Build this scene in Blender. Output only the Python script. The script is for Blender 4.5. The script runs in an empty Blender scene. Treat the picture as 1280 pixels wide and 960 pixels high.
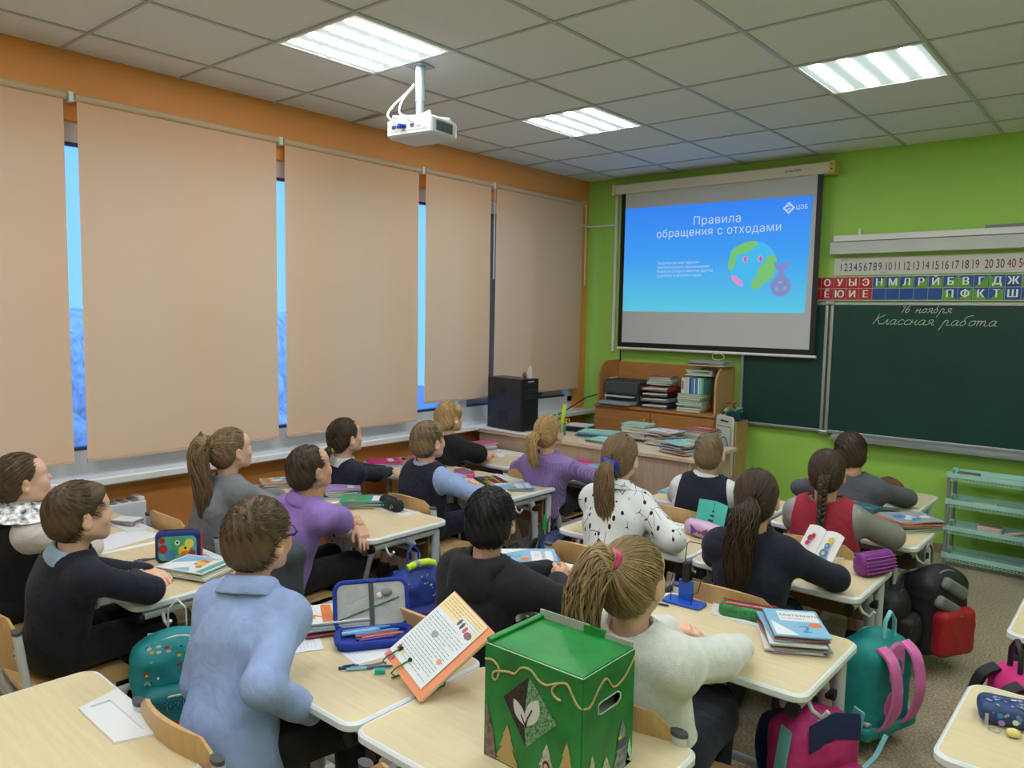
import bpy, math, random
import numpy as np
from mathutils import Vector, Matrix, Euler
random.seed(7); rng = np.random.default_rng(7)
PI = math.pi
scene = bpy.context.scene
COL = scene.collection

# ---------------------------------------------------------------- camera
cam_d = bpy.data.cameras.new('camera'); cam = bpy.data.objects.new('camera', cam_d); COL.objects.link(cam)
def cam_axes(yaw, pitch, roll):
    f = Vector((math.sin(yaw)*math.cos(pitch), math.cos(yaw)*math.cos(pitch), math.sin(pitch)))
    r = Vector((math.cos(yaw), -math.sin(yaw), 0)); u = r.cross(f)
    c, s = math.cos(roll), math.sin(roll)
    return c*r + s*u, -s*r + c*u, f
_r, _u, _f = cam_axes(-0.700587638, -0.0873997, 0.0182755)
cam.matrix_world = Matrix(((_r.x, _u.x, -_f.x, 4.27), (_r.y, _u.y, -_f.y, 0.0), (_r.z, _u.z, -_f.z, 1.63), (0, 0, 0, 1)))
cam_d.sensor_width = 36; cam_d.lens = 965.0/1280*36; cam_d.clip_start = 0.02
scene.camera = cam

# ---------------------------------------------------------------- world, light levels, exposure
SKY_STRENGTH = 2.1
TUBE_STRENGTH = 33.0
DIFFUSER_STRENGTH = 5.5
SLIDE_STRENGTH = 0.9
scene.view_settings.view_transform = 'Standard'; scene.view_settings.look = 'None'
scene.view_settings.exposure = 0.08; scene.view_settings.gamma = 1.0; scene.view_settings.use_curve_mapping = False
w = bpy.data.worlds.new('overcast_dawn'); scene.world = w; w.use_nodes = True
bg = w.node_tree.nodes['Background']; bg.inputs[0].default_value = (0.12, 0.37, 0.92, 1); bg.inputs[1].default_value = SKY_STRENGTH

# ---------------------------------------------------------------- materials
def lin(c):
    return tuple(((v/255.0)/12.92 if v/255.0 <= 0.04045 else ((v/255.0+0.055)/1.055)**2.4) for v in c)
MATS = {}
def mat(name, rgb, rough=0.5, metal=0.0, var=0.0, scale=20.0, bump=0.0, bscale=200.0, stretch=None, spec=0.5, emit=None, estr=0.0,
        alpha=1.0, sheen=0.0, island=0.0, transl=0.0, coord='Object'):
    """procedural material: base colour (sRGB 0-255) with noise variation, noise bump"""
    if name in MATS: return MATS[name]
    m = bpy.data.materials.new(name); m.use_nodes = True; nt = m.node_tree; N = nt.nodes; L = nt.links
    b = N['Principled BSDF']; c = lin(rgb)
    b.inputs['Base Color'].default_value = (*c, 1); b.inputs['Roughness'].default_value = rough
    b.inputs['Metallic'].default_value = metal; b.inputs['Specular IOR Level'].default_value = spec
    b.inputs['Alpha'].default_value = alpha
    if sheen: b.inputs['Sheen Weight'].default_value = sheen
    tc = None
    if var or bump:
        tc = N.new('ShaderNodeTexCoord'); mp = N.new('ShaderNodeMapping'); L.new(tc.outputs[coord], mp.inputs[0])
        if stretch: mp.inputs['Scale'].default_value = stretch
    src = None
    if var:
        n = N.new('ShaderNodeTexNoise'); n.inputs['Scale'].default_value = scale; n.inputs['Detail'].default_value = 4
        L.new(mp.outputs[0], n.inputs['Vector'])
        r = N.new('ShaderNodeMapRange'); r.inputs[1].default_value = 0.3; r.inputs[2].default_value = 0.7
        r.inputs[3].default_value = 1-var; r.inputs[4].default_value = 1+var
        L.new(n.outputs[0], r.inputs[0])
        v = N.new('ShaderNodeVectorMath'); v.operation = 'SCALE'; v.inputs[0].default_value = c; L.new(r.outputs[0], v.inputs['Scale'])
        src = v.outputs[0]
    if island:
        g = N.new('ShaderNodeNewGeometry'); r2 = N.new('ShaderNodeMapRange'); r2.inputs[3].default_value = 1-island; r2.inputs[4].default_value = 1+island
        L.new(g.outputs['Random Per Island'], r2.inputs[0])
        v2 = N.new('ShaderNodeVectorMath'); v2.operation = 'SCALE'
        if src: L.new(src, v2.inputs[0])
        else: v2.inputs[0].default_value = c
        L.new(r2.outputs[0], v2.inputs['Scale']); src = v2.outputs[0]
    if src: L.new(src, b.inputs['Base Color'])
    if bump:
        n2 = N.new('ShaderNodeTexNoise'); n2.inputs['Scale'].default_value = bscale; n2.inputs['Detail'].default_value = 3
        L.new(mp.outputs[0], n2.inputs['Vector'])
        bp = N.new('ShaderNodeBump'); bp.inputs['Strength'].default_value = bump; bp.inputs['Distance'].default_value = 0.002
        L.new(n2.outputs[0], bp.inputs['Height']); L.new(bp.outputs[0], b.inputs['Normal'])
    if emit:
        b.inputs['Emission Color'].default_value = (*lin(emit), 1); b.inputs['Emission Strength'].default_value = estr
    if transl:
        t = N.new('ShaderNodeBsdfTranslucent'); mx = N.new('ShaderNodeMixShader'); mx.inputs[0].default_value = transl
        if src: L.new(src, t.inputs[0])
        else: t.inputs[0].default_value = (*c, 1)
        L.new(b.outputs[0], mx.inputs[1]); L.new(t.outputs[0], mx.inputs[2]); L.new(mx.outputs[0], N['Material Output'].inputs[0])
    MATS[name] = m; return m
def C(rgb, rough=0.5, **k):
    """plain coloured material keyed by its colour"""
    return mat('paint_%02x%02x%02x_%d' % (*[int(v) for v in rgb], int(rough*10)), rgb, rough, **k)

# ---------------------------------------------------------------- objects
def tag(o, label=None, cat=None, group=None, kind=None):
    if label: o['label'] = label
    if cat: o['category'] = cat
    if group: o['group'] = group
    if kind: o['kind'] = kind
    return o
def thing(name, label, cat, loc=(0, 0, 0), rotz=0.0, group=None):
    o = bpy.data.objects.new(name, None); o.empty_display_size = 0.05; COL.objects.link(o)
    o.location = loc; o.rotation_euler = (0, 0, rotz)
    return tag(o, label, cat, group)

class MB:
    """collects shapes (with materials) and links them as one mesh object"""
    def __init__(s): s.v = []; s.f = []; s.m = []; s.mats = []; s.M = Matrix.Identity(4); s.sm = []
    def at(s, loc=(0, 0, 0), rot=(0, 0, 0)): s.M = Matrix.Translation(loc) @ Euler(rot).to_matrix().to_4x4(); return s
    def mi(s, m):
        if m not in s.mats: s.mats.append(m)
        return s.mats.index(m)
    def add(s, vs, fs, m, smooth=False):
        b = len(s.v); k = s.mi(m)
        for p in vs: s.v.append(tuple(s.M @ Vector(p)))
        for f in fs: s.f.append(tuple(b+i for i in f)); s.m.append(k); s.sm.append(smooth)
        return s
    def box(s, c, d, m, rot=None):
        x, y, z = d[0]/2, d[1]/2, d[2]/2
        vs = [Vector((a*x, b*y, e*z)) for a in (-1, 1) for b in (-1, 1) for e in (-1, 1)]
        if rot: R = Euler(rot).to_matrix(); vs = [R @ p for p in vs]
        vs = [p+Vector(c) for p in vs]
        return s.add(vs, [(0, 1, 3, 2), (4, 6, 7, 5), (0, 4, 5, 1), (2, 3, 7, 6), (0, 2, 6, 4), (1, 5, 7, 3)], m)
    def prism(s, poly, z0, z1, m, mtop=None, smooth=False, bev=0.0):
        n = len(poly)
        if bev:
            cx = sum(p[0] for p in poly)/n; cy = sum(p[1] for p in poly)/n
            def ins(e): return [(p[0]-math.copysign(min(e, abs(p[0]-cx)), p[0]-cx), p[1]-math.copysign(min(e, abs(p[1]-cy)), p[1]-cy)) for p in poly]
            q = ins(bev); rings = [[(x, y, z0) for x, y in q], [(x, y, z0+bev) for x, y in poly], [(x, y, z1-bev) for x, y in poly], [(x, y, z1) for x, y in q]]
        else: rings = [[(x, y, z0) for x, y in poly], [(x, y, z1) for x, y in poly]]
        vs = [p for r in rings for p in r]; k = len(rings)
        fs = [(r*n+i, r*n+(i+1) % n, (r+1)*n+(i+1) % n, (r+1)*n+i) for r in range(k-1) for i in range(n)]
        s.add(vs, fs, m, smooth)
        s.add(rings[0], [tuple(range(n-1, -1, -1))], m); s.add(rings[-1], [tuple(range(n))], mtop or m)
        return s
    def rrect(s, cx, cy, w, h, r, z0, z1, m, mtop=None, bev=0.0, n=5):
        return s.prism(rrpoly(cx, cy, w, h, r, n), z0, z1, m, mtop, False, bev)
    def tube(s, pts, r, m, n=8, closed=False, flat=None, caps=True):
        pts = [Vector(p) for p in pts]; K = len(pts); rad = r if isinstance(r, (list, tuple)) else [r]*K
        vs = []; prev = None
        for i, p in enumerate(pts):
            if closed: t = (pts[(i+1) % K]-pts[i-1]).normalized()
            else: t = (pts[min(i+1, K-1)]-pts[max(i-1, 0)]).normalized()
            if prev is None:
                a = Vector((0, 0, 1)) if abs(t.z) < 0.9 else Vector((1, 0, 0)); nx = a.cross(t).normalized()
            else: nx = (prev-t*prev.dot(t)).normalized()
            prev = nx; ny = t.cross(nx)
            for j in range(n):
                an = 2*PI*j/n; fx, fy = (1, 1) if not flat else flat
                vs.append(p+nx*math.cos(an)*rad[i]*fx+ny*math.sin(an)*rad[i]*fy)
        fs = []
        for i in range(K if closed else K-1):
            for j in range(n):
                fs.append((i*n+j, i*n+(j+1) % n, ((i+1) % K)*n+(j+1) % n, ((i+1) % K)*n+j))
        s.add(vs, fs, m, True)
        if caps and not closed:
            s.add(vs[:n], [tuple(range(n-1, -1, -1))], m); s.add(vs[-n:], [tuple(range(n))], m)
        return s
    def lathe(s, prof, m, n=16, c=(0, 0, 0)):
        vs = [(c[0]+r*math.cos(2*PI*j/n), c[1]+r*math.sin(2*PI*j/n), c[2]+z) for r, z in prof for j in range(n)]
        fs = [(i*n+j, i*n+(j+1) % n, (i+1)*n+(j+1) % n, (i+1)*n+j) for i in range(len(prof)-1) for j in range(n)]
        s.add(vs, fs, m, True)
        if prof[0][0] > 1e-4: s.add(vs[:n], [tuple(range(n-1, -1, -1))], m)
        if prof[-1][0] > 1e-4: s.add(vs[-n:], [tuple(range(n))], m)
        return s
    def sphere(s, c, r, m, n=12, k=8):
        rr = r if isinstance(r, (list, tuple)) else (r, r, r)
        vs = []; 
        for i in range(k+1):
            th = PI*i/k
            for j in range(n):
                a = 2*PI*j/n; vs.append((c[0]+rr[0]*math.sin(th)*math.cos(a), c[1]+rr[1]*math.sin(th)*math.sin(a), c[2]-rr[2]*math.cos(th)))
        fs = [(i*n+j, i*n+(j+1) % n, (i+1)*n+(j+1) % n, (i+1)*n+j) for i in range(k) for j in range(n)]
        return s.add(vs, fs, m, True)
    def sheet(s, P, th, m, nrm=None):
        """P: grid [i][j] of points, thickened along nrm (or local normals)"""
        a, b = len(P), len(P[0]); P = [[Vector(p) for p in r] for r in P]
        def nr(i, j):
            if nrm: return Vector(nrm)
            du = P[min(i+1, a-1)][j]-P[max(i-1, 0)][j]; dv = P[i][min(j+1, b-1)]-P[i][max(j-1, 0)]
            return du.cross(dv).normalized()
        top = [P[i][j]+nr(i, j)*th/2 for i in range(a) for j in range(b)]; bot = [P[i][j]-nr(i, j)*th/2 for i in range(a) for j in range(b)]
        n = a*b; fs = []
        for i in range(a-1):
            for j in range(b-1):
                q = (i*b+j, (i+1)*b+j, (i+1)*b+j+1, i*b+j+1); fs.append(q); fs.append(tuple(n+t for t in reversed(q)))
        s.add(top+bot, fs, m, True)
        e = []
        for i in range(a-1): e.append((i*b, n+i*b, n+(i+1)*b, (i+1)*b)); e.append((i*b+b-1, (i+1)*b+b-1, n+(i+1)*b+b-1, n+i*b+b-1))
        for j in range(b-1): e.append((j, j+1, n+j+1, n+j)); e.append(((a-1)*b+j, n+(a-1)*b+j, n+(a-1)*b+j+1, (a-1)*b+j+1))
        return s.add(top+bot, e, m)
    def mesh(s, name):
        me = bpy.data.meshes.new(name); me.from_pydata(s.v, [], s.f)
        for m in s.mats: me.materials.append(m)
        me.polygons.foreach_set('material_index', s.m); me.polygons.foreach_set('use_smooth', s.sm); me.update(); return me
    def build(s, name, parent=None, bevel=0.0, **t):
        o = bpy.data.objects.new(name, s.mesh(name)); COL.objects.link(o)
        if parent: o.parent = parent
        if bevel:
            b = o.modifiers.new('bevel', 'BEVEL'); b.width = bevel; b.segments = 2; b.limit_method = 'ANGLE'; b.angle_limit = 0.7
        return tag(o, **t)
def rrpoly(cx, cy, w, h, r, n=5):
    P = []
    for sx, sy, a0 in ((1, 1, 0), (-1, 1, 90), (-1, -1, 180), (1, -1, 270)):
        for k in range(n+1):
            a = math.radians(a0+90*k/n); P.append((cx+sx*(w/2-r)+r*math.cos(a), cy+sy*(h/2-r)+r*math.sin(a)))
    return P
def children(o): return [c for c in bpy.data.objects if c.parent == o]
def copy_tree(o, parent=None):
    c = o.copy(); COL.objects.link(c)
    if parent: c.parent = parent
    for ch in CH.get(o.name, None) or children(o): copy_tree(ch, c)
    return c
CH = {}
def arrmesh(name, V, F, mats, mi=None, smooth=True):
    """numpy vertices + quads or tris"""
    me = bpy.data.meshes.new(name); n = len(F); k = F.shape[1]
    me.vertices.add(len(V)); me.vertices.foreach_set('co', V.astype(np.float32).ravel())
    me.loops.add(n*k); me.loops.foreach_set('vertex_index', F.astype(np.int32).ravel())
    me.polygons.add(n); me.polygons.foreach_set('loop_start', np.arange(0, n*k, k, dtype=np.int32))
    for m in mats: me.materials.append(m)
    if mi is not None: me.polygons.foreach_set('material_index', mi.astype(np.int32))
    me.polygons.foreach_set('use_smooth', np.full(n, smooth)); me.update(calc_edges=True); me.validate(); return me
def link(name, me, parent=None, **t):
    o = bpy.data.objects.new(name, me); COL.objects.link(o)
    if parent: o.parent = parent
    return tag(o, **t)

# ---------------------------------------------------------------- signed distance fields -> smooth meshes
def smin(a, b, k):
    if k <= 0: return np.minimum(a, b)
    h = np.maximum(k-np.abs(a-b), 0)/k
    return np.minimum(a, b)-h*h*k*0.25
class Vol:
    def __init__(s, lo, hi, res):
        s.lo = np.array(lo, float); s.res = res; n = np.ceil((np.array(hi)-s.lo)/res).astype(int)+1; s.n = n
        s.x = [s.lo[i]+res*np.arange(n[i]) for i in range(3)]; s.d = np.full(n, 1.0, np.float32)
    def blk(s, lo, hi, mg):
        sl = []
        for i in range(3):
            a = int(max(0, math.floor((lo[i]-mg-s.lo[i])/s.res))); b = int(min(s.n[i], math.ceil((hi[i]+mg-s.lo[i])/s.res)+1))
            if b <= a: return None, None
            sl.append(slice(a, b))
        sl = tuple(sl); g = np.meshgrid(*[s.x[i][sl[i]] for i in range(3)], indexing='ij'); return sl, np.stack(g, -1)
    def comb(s, sl, v, k, op):
        if op == 'u': s.d[sl] = smin(s.d[sl], v, k)
        elif op == 's': s.d[sl] = -smin(-s.d[sl], v, k)
    def cone(s, a, b, ra, rb, k=0.02, op='u', sq=None):
        a = np.array(a, float); b = np.array(b, float); R = max(ra, rb)*(1.6 if sq is not None else 1)
        sl, g = s.blk(np.minimum(a, b)-R, np.maximum(a, b)+R, k+3*s.res)
        if sl is None: return s
        p = g-a; ab = b-a
        t = np.clip((p@ab)/max(ab@ab, 1e-9), 0, 1)
        q = p-t[..., None]*ab
        if sq is not None:
            ax, f = sq; ax = np.array(ax, float); ax /= np.linalg.norm(ax); c = q@ax; q = q+((1/f-1)*c)[..., None]*ax
        v = np.sqrt((q*q).sum(-1))-(ra+(rb-ra)*t); s.comb(sl, v, k, op); return s
    def ell(s, c, r, k=0.02, op='u', R=None):
        c = np.array(c, float); r = np.array(r, float); m = r.max()
        sl, g = s.blk(c-m, c+m, k+3*s.res)
        if sl is None: return s
        p = g-c
        if R is not None: p = p@R
        k0 = np.sqrt(((p/r)**2).sum(-1)); k1 = np.sqrt(((p/(r*r))**2).sum(-1))
        s.comb(sl, k0*(k0-1)/np.maximum(k1, 1e-6), k, op); return s
    def rbox(s, c, h, rd, k=0.01, op='u', R=None):
        c = np.array(c, float); h = np.array(h, float); m = np.linalg.norm(h)
        sl, g = s.blk(c-m, c+m, k+3*s.res)
        if sl is None: return s
        p = g-c
        if R is not None: p = p@R
        q = np.abs(p)-(h-rd); v = np.sqrt((np.maximum(q, 0)**2).sum(-1))+np.minimum(q.max(-1), 0)-rd
        s.comb(sl, v, k, op); return s
    def plane(s, c, nrm, k=0.01):
        """keep the side the normal points away from"""
        g = np.stack(np.meshgrid(*s.x, indexing='ij'), -1); nrm = np.array(nrm, float); nrm /= np.linalg.norm(nrm)
        s.d = -smin(-s.d, -((g-np.array(c))@nrm), k); return s
    def mesh(s):
        d = s.d; ins = d < 0; n = d.shape
        c = np.zeros(tuple(i-1 for i in n), np.int8)
        for a in (0, 1):
            for b in (0, 1):
                for e in (0, 1): c += ins[a:n[0]-1+a, b:n[1]-1+b, e:n[2]-1+e]
        act = (c > 0) & (c < 8); ci = np.argwhere(act); idx = np.full(act.shape, -1, np.int64); idx[act] = np.arange(len(ci))
        acc = np.zeros((len(ci), 3)); cnt = np.zeros(len(ci))
        cr = [np.array(t) for t in ((0,0,0),(1,0,0),(0,1,0),(1,1,0),(0,0,1),(1,0,1),(0,1,1),(1,1,1))]
        val = [d[ci[:, 0]+o[0], ci[:, 1]+o[1], ci[:, 2]+o[2]].astype(float) for o in cr]
        for i in range(8):
            for j in range(i+1, 8):
                if np.abs(cr[i]-cr[j]).sum() == 1:
                    a, b = val[i], val[j]; m = (a < 0) != (b < 0); t = np.where(m, a/np.where(m, a-b, 1), 0)
                    acc += np.where(m[:, None], cr[i]+t[:, None]*(cr[j]-cr[i]), 0); cnt += m
        V = s.lo+s.res*(ci+acc/np.maximum(cnt, 1)[:, None]); F = []
        for ax in range(3):
            b_, c_ = (ax+1) % 3, (ax+2) % 3
            sl1 = [slice(None)]*3; sl2 = [slice(None)]*3; sl1[ax] = slice(0, -1); sl2[ax] = slice(1, None)
            A, B = ins[tuple(sl1)], ins[tuple(sl2)]; e = np.argwhere(A != B)
            ok = (e[:, b_] > 0) & (e[:, c_] > 0) & (e[:, b_] < n[b_]-1) & (e[:, c_] < n[c_]-1); e = e[ok]
            fl = A[tuple(e.T)]; q = []
            for ob, oc in ((0, 0), (-1, 0), (-1, -1), (0, -1)):
                f = e.copy(); f[:, b_] += ob; f[:, c_] += oc; q.append(idx[tuple(f.T)])
            q = np.stack(q, 1); q = np.where(fl[:, None], q, q[:, ::-1]); F.append(q)
        return V, np.concatenate(F)
def vnormals(V, F):
    n = np.cross(V[F[:, 2]]-V[F[:, 0]], V[F[:, 3]]-V[F[:, 1]]) if F.shape[1] == 4 else np.cross(V[F[:, 1]]-V[F[:, 0]], V[F[:, 2]]-V[F[:, 0]])
    N = np.zeros_like(V)
    for i in range(F.shape[1]): np.add.at(N, F[:, i], n)
    return N/np.maximum(np.linalg.norm(N, axis=1, keepdims=True), 1e-9)
def folds(V, N, amp, freq, seed=0, axis=(0.3, 0.2, 1)):
    """cloth folds: a few warped sine ridges"""
    r = np.random.default_rng(seed); o = np.zeros(len(V))
    for k in range(5):
        d = r.normal(size=3)+np.array(axis)*1.0; d /= np.linalg.norm(d); e = r.normal(size=3); e /= np.linalg.norm(e)
        ph = freq*(0.6+0.8*r.random())*(V@d)+2.2*np.sin(freq*0.35*(V@e)+r.random()*6)
        o += (0.5+0.5*np.cos(ph+r.random()*6))**2.5*(0.5+0.5*np.sin(freq*0.3*(V@e)+r.random()*6))
    return V+N*((o-0.8)*amp)[:, None]
class Merge:
    def __init__(s): s.V = []; s.F = []; s.M = []; s.n = 0; s.mats = []
    def add(s, V, F, m):
        if F.shape[1] == 3: F = np.concatenate([F, F[:, 2:3]], 1)
        if m not in s.mats: s.mats.append(m)
        s.V.append(V); s.F.append(F+s.n); s.M.append(np.full(len(F), s.mats.index(m))); s.n += len(V)
    def mesh(s, name):
        V = np.concatenate(s.V); F = np.concatenate(s.F); M = np.concatenate(s.M)
        tri = F[:, 2] == F[:, 3]
        me = bpy.data.meshes.new(name); k = np.where(tri, 3, 4); ls = np.concatenate([[0], np.cumsum(k)[:-1]])
        li = F.ravel()[~(np.stack([np.zeros_like(tri), np.zeros_like(tri), np.zeros_like(tri), tri], 1).astype(bool).ravel())]
        me.vertices.add(len(V)); me.vertices.foreach_set('co', V.astype(np.float32).ravel())
        me.loops.add(len(li)); me.loops.foreach_set('vertex_index', li.astype(np.int32))
        me.polygons.add(len(F)); me.polygons.foreach_set('loop_start', ls.astype(np.int32))
        for m in s.mats: me.materials.append(m)
        me.polygons.foreach_set('material_index', M.astype(np.int32)); me.polygons.foreach_set('use_smooth', np.full(len(F), True))
        me.update(calc_edges=True); return me
def tubes(P, R, n=3):
    """P: (S,K,3) polylines, R: (S,K) radii -> all tubes as one vertex/quad array"""
    S, K, _ = P.shape; T = np.gradient(P, axis=1); T /= np.maximum(np.linalg.norm(T, axis=2, keepdims=True), 1e-9)
    up = np.array([0.31, 0.22, 0.92]); A = np.cross(T, up); A /= np.maximum(np.linalg.norm(A, axis=2, keepdims=True), 1e-9); B = np.cross(T, A)
    an = 2*PI*np.arange(n)/n
    V = P[:, :, None]+R[:, :, None, None]*(A[:, :, None]*np.cos(an)[None, None, :, None]+B[:, :, None]*np.sin(an)[None, None, :, None])
    base = (np.arange(S)*K*n)[:, None, None]+(np.arange(K-1)*n)[None, :, None]; j = np.arange(n)[None, None]; j2 = (np.arange(n)+1) % n
    F = np.stack([base+j, base+j2[None, None], base+n+j2[None, None], base+n+j], -1).reshape(-1, 4)
    return V.reshape(-1, 3), F
def bez(pts, t):
    pts = np.array(pts, float); n = len(pts)-1; x = np.clip(t, 0, 1)*n; i = np.minimum(x.astype(int), n-1); f = (x-i)[..., None]
    p0 = pts[np.maximum(i-1, 0)]; p1 = pts[i]; p2 = pts[i+1]; p3 = pts[np.minimum(i+2, n)]
    return 0.5*((2*p1)+(-p0+p2)*f+(2*p0-5*p1+4*p2-p3)*f*f+(-p0+3*p1-3*p2+p3)*f**3)
# ---------------------------------------------------------------- room shell
XR, YB, YF, H_C = 6.3, -2.7, 6.15, 2.906
WHITE = C((225, 226, 224), 0.45); PVC = mat('pvc_white', (214, 216, 220), 0.35); ALU = mat('aluminium', (176, 180, 182), 0.35, 0.7)
DARK = C((26, 27, 30), 0.4); BLK = C((12, 12, 14), 0.5); GREY = C((128, 130, 133), 0.5)
ORANGE = mat('wall_orange', (228, 151, 80), 0.6, var=0.03, scale=3, bump=0.15, bscale=180)
GREEN = mat('wall_green', (160, 208, 90), 0.6, var=0.02, scale=3, bump=0.15, bscale=180)
def floor_mat():
    m = mat('linoleum', (122, 110, 92), 0.42, spec=0.35); nt = m.node_tree; N, L = nt.nodes, nt.links; b = N['Principled BSDF']
    tc = N.new('ShaderNodeTexCoord'); n1 = N.new('ShaderNodeTexNoise'); n1.inputs['Scale'].default_value = 90; n1.inputs['Detail'].default_value = 5
    n2 = N.new('ShaderNodeTexNoise'); n2.inputs['Scale'].default_value = 2.2
    r = N.new('ShaderNodeValToRGB'); r.color_ramp.elements[0].position = 0.36; r.color_ramp.elements[0].color = (*lin((144, 130, 108)), 1); r.color_ramp.elements[1].position = 0.66; r.color_ramp.elements[1].color = (*lin((204, 188, 160)), 1)
    mx = N.new('ShaderNodeMix'); mx.data_type = 'RGBA'; mx.blend_type = 'MULTIPLY'; mx.inputs[0].default_value = 0.25
    L.new(tc.outputs['Object'], n1.inputs['Vector']); L.new(tc.outputs['Object'], n2.inputs['Vector']); L.new(n1.outputs[0], r.inputs[0]); L.new(r.outputs[0], mx.inputs[6]); L.new(n2.outputs[0], mx.inputs[7]); L.new(mx.outputs[2], b.inputs['Base Color']); return m
def struct(name, mb, **k): return mb.build(name, kind='structure', **k)
M = MB(); M.box((XR/2, (YF+YB)/2, -0.05), (XR+0.6, YF-YB+0.6, 0.1), floor_mat()); floor = struct('floor', M)
# window wall with three openings
ZS, ZT = 0.765, 2.57; WIN = [(-2.2, 0.35), (0.75, 4.62), (4.62, 4.62)]
WIN = [(-2.2, 0.35), (0.75, 6.0)]
M = MB(); T = 0.4
M.box((-T/2, (YF+YB)/2, ZS/2-0.02), (T, YF-YB, ZS-0.04), ORANGE); M.box((-T/2, (YF+YB)/2, (ZT+H_C+0.3)/2), (T, YF-YB, H_C+0.3-ZT), ORANGE)
for a, b in ((YB, -2.2), (0.35, 0.75), (6.0, YF)): M.box((-T/2, (a+b)/2, (ZS+ZT)/2-0.02), (T, b-a, ZT-ZS+0.04), ORANGE)
wall_left = struct('wall_left', M)
M = MB(); M.box((XR/2, YF+0.1, H_C/2+0.15), (XR+0.8, 0.2, H_C+0.3), GREEN); struct('wall_front', M)
M = MB(); M.box((XR+0.1, (YF+YB)/2, H_C/2+0.15), (0.2, YF-YB, H_C+0.3), GREEN); struct('wall_right', M)
M = MB(); M.box((XR/2, YB-0.1, H_C/2+0.15), (XR+0.8, 0.2, H_C+0.3), mat('wall_back', (214, 190, 130), 0.6)); struct('wall_back', M)
M = MB(); M.box((XR/2, YF-0.012, 0.03), (XR, 0.024, 0.06), mat('skirting', (150, 128, 104), 0.5)); struct('baseboard_front', M)
M = MB(); M.box((0.012, (YF+YB)/2, 0.03), (0.024, YF-YB, 0.06), MATS['skirting']); struct('baseboard_left', M)
# windows: white frames, mullions, panes
GL = mat('window_glass', (235, 245, 250), 0.02, spec=0.5, alpha=0.12)
for i, (a, b) in enumerate(WIN):
    M = MB(); X = -0.075; d = 0.07
    M.box((X, (a+b)/2, ZS+0.06), (d, b-a, 0.12), PVC); M.box((X, (a+b)/2, ZT-0.05), (d, b-a, 0.10), PVC)
    for y in (a+0.035, b-0.035): M.box((X, y, (ZS+ZT)/2), (d, 0.07, ZT-ZS-0.14), PVC)
    n = 7 if b-a > 3 else 4; ys = [a+(b-a)*k/n for k in range(1, n)]
    wf = struct('window_%d' % (i+1), M)
    for y in ys: M = MB(); M.box((X, y, (ZS+ZT)/2), (d*0.9, 0.09, ZT-ZS-0.14), PVC); M.build('mullion', wf)
    e = [a+0.07]+ys+[b-0.07]
    for y0, y1 in zip(e, e[1:]):
        M = MB(); y0_, y1_ = y0+0.04, y1-0.04; M.box((X+0.01, (y0_+y1_)/2, ZS+0.13), (0.04, y1_-y0_, 0.016), C((60, 62, 90))); M.box((X+0.01, (y0_+y1_)/2, ZT-0.108), (0.04, y1_-y0_, 0.014), C((60, 62, 90))); M.box((X, (y0_+y1_)/2, (ZS+ZT)/2), (0.01, y1_-y0_, ZT-ZS-0.15), GL); M.build('pane', wf)
M = MB(); M.prism([(-0.17, 0.0), (0.0, 0), (0.14, 0), (0.15, 0.008), (0.15, 0.037), (0.142, 0.045), (-0.17, 0.045)], YB+0.1, YF-0.02, mat('sill_white', (222, 224, 226), 0.16)); 
M.v = [(p[0], p[2], ZS-0.045+p[1]) for p in M.v]; M.f = [tuple(reversed(f)) for f in M.f]; struct('trim_1', M)
# ceiling: lay-in tiles on a metal grid
TILE = mat('ceiling_tile', (222, 226, 230), 0.9, var=0.02, scale=60, bump=0.3, bscale=300); BAR = mat('grid_bar', (176, 182, 186), 0.4)
M = MB(); M.box((XR/2, (YF+YB)/2, H_C+0.20), (XR+0.8, YF-YB+0.6, 0.1), C((90, 90, 88), 0.9)); ceil = struct('ceiling', M)
gx = [0.0]+[0.344+0.6*k for k in range(10)]+[XR]; gy = [YB]+[y for y in [1.551+0.6*k for k in range(-7, 8)] if y > YB+0.05]+[YF]
GR = MB()
for x in gx[1:-1]: GR.box((x, (YF+YB)/2, H_C-0.001), (0.019, YF-YB, 0.006), BAR); GR.box((x, (YF+YB)/2, H_C+0.02), (0.004, YF-YB, 0.036), BAR)
for y in gy[1:-1]: GR.box((XR/2, y, H_C-0.0015), (XR, 0.014, 0.006), BAR); GR.box((XR/2, y, H_C+0.02), (XR, 0.004, 0.036), BAR)
GR.build('grid_frame', ceil)
TUBE = mat('lamp_tube_glow', (255, 255, 255), 0.5, emit=(246, 250, 252), estr=TUBE_STRENGTH); DIFF = mat('lamp_diffuser_glow', (230, 240, 240), 0.5, emit=(196, 220, 222), estr=0.5)
lights = {(gx.index(x), gy.index(y)) for x in gx for y in gy if any(abs(x-u) < 0.01 for u in (0.944, 2.744, 4.544)) and any(abs(y-v) < 0.01 for v in (3.951, 2.151, 0.351, -1.449))}
tm = {}
def tile_mesh(w_, h_):
    k = (round(w_, 3), round(h_, 3))
    if k not in tm:
        M = MB(); M.box((0, 0, 0.009), (w_-0.012, h_-0.012, 0.014), TILE); tm[k] = M.mesh('ceiling_tile')
    return tm[k]
for i in range(len(gx)-1):
    for j in range(len(gy)-1):
        w_, h_ = gx[i+1]-gx[i], gy[j+1]-gy[j]; c = ((gx[i]+gx[i+1])/2, (gy[j]+gy[j+1])/2)
        if (i, j) in lights: continue
        o = link('ceiling_tile', tile_mesh(w_, h_), ceil); o.location = (c[0], c[1], H_C)
        if i == 0 and abs(gy[j]-2.751) < 0.01: o.location = (c[0]-0.02, c[1], H_C+0.012); o.rotation_euler = (0, -0.05, 0)
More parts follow.
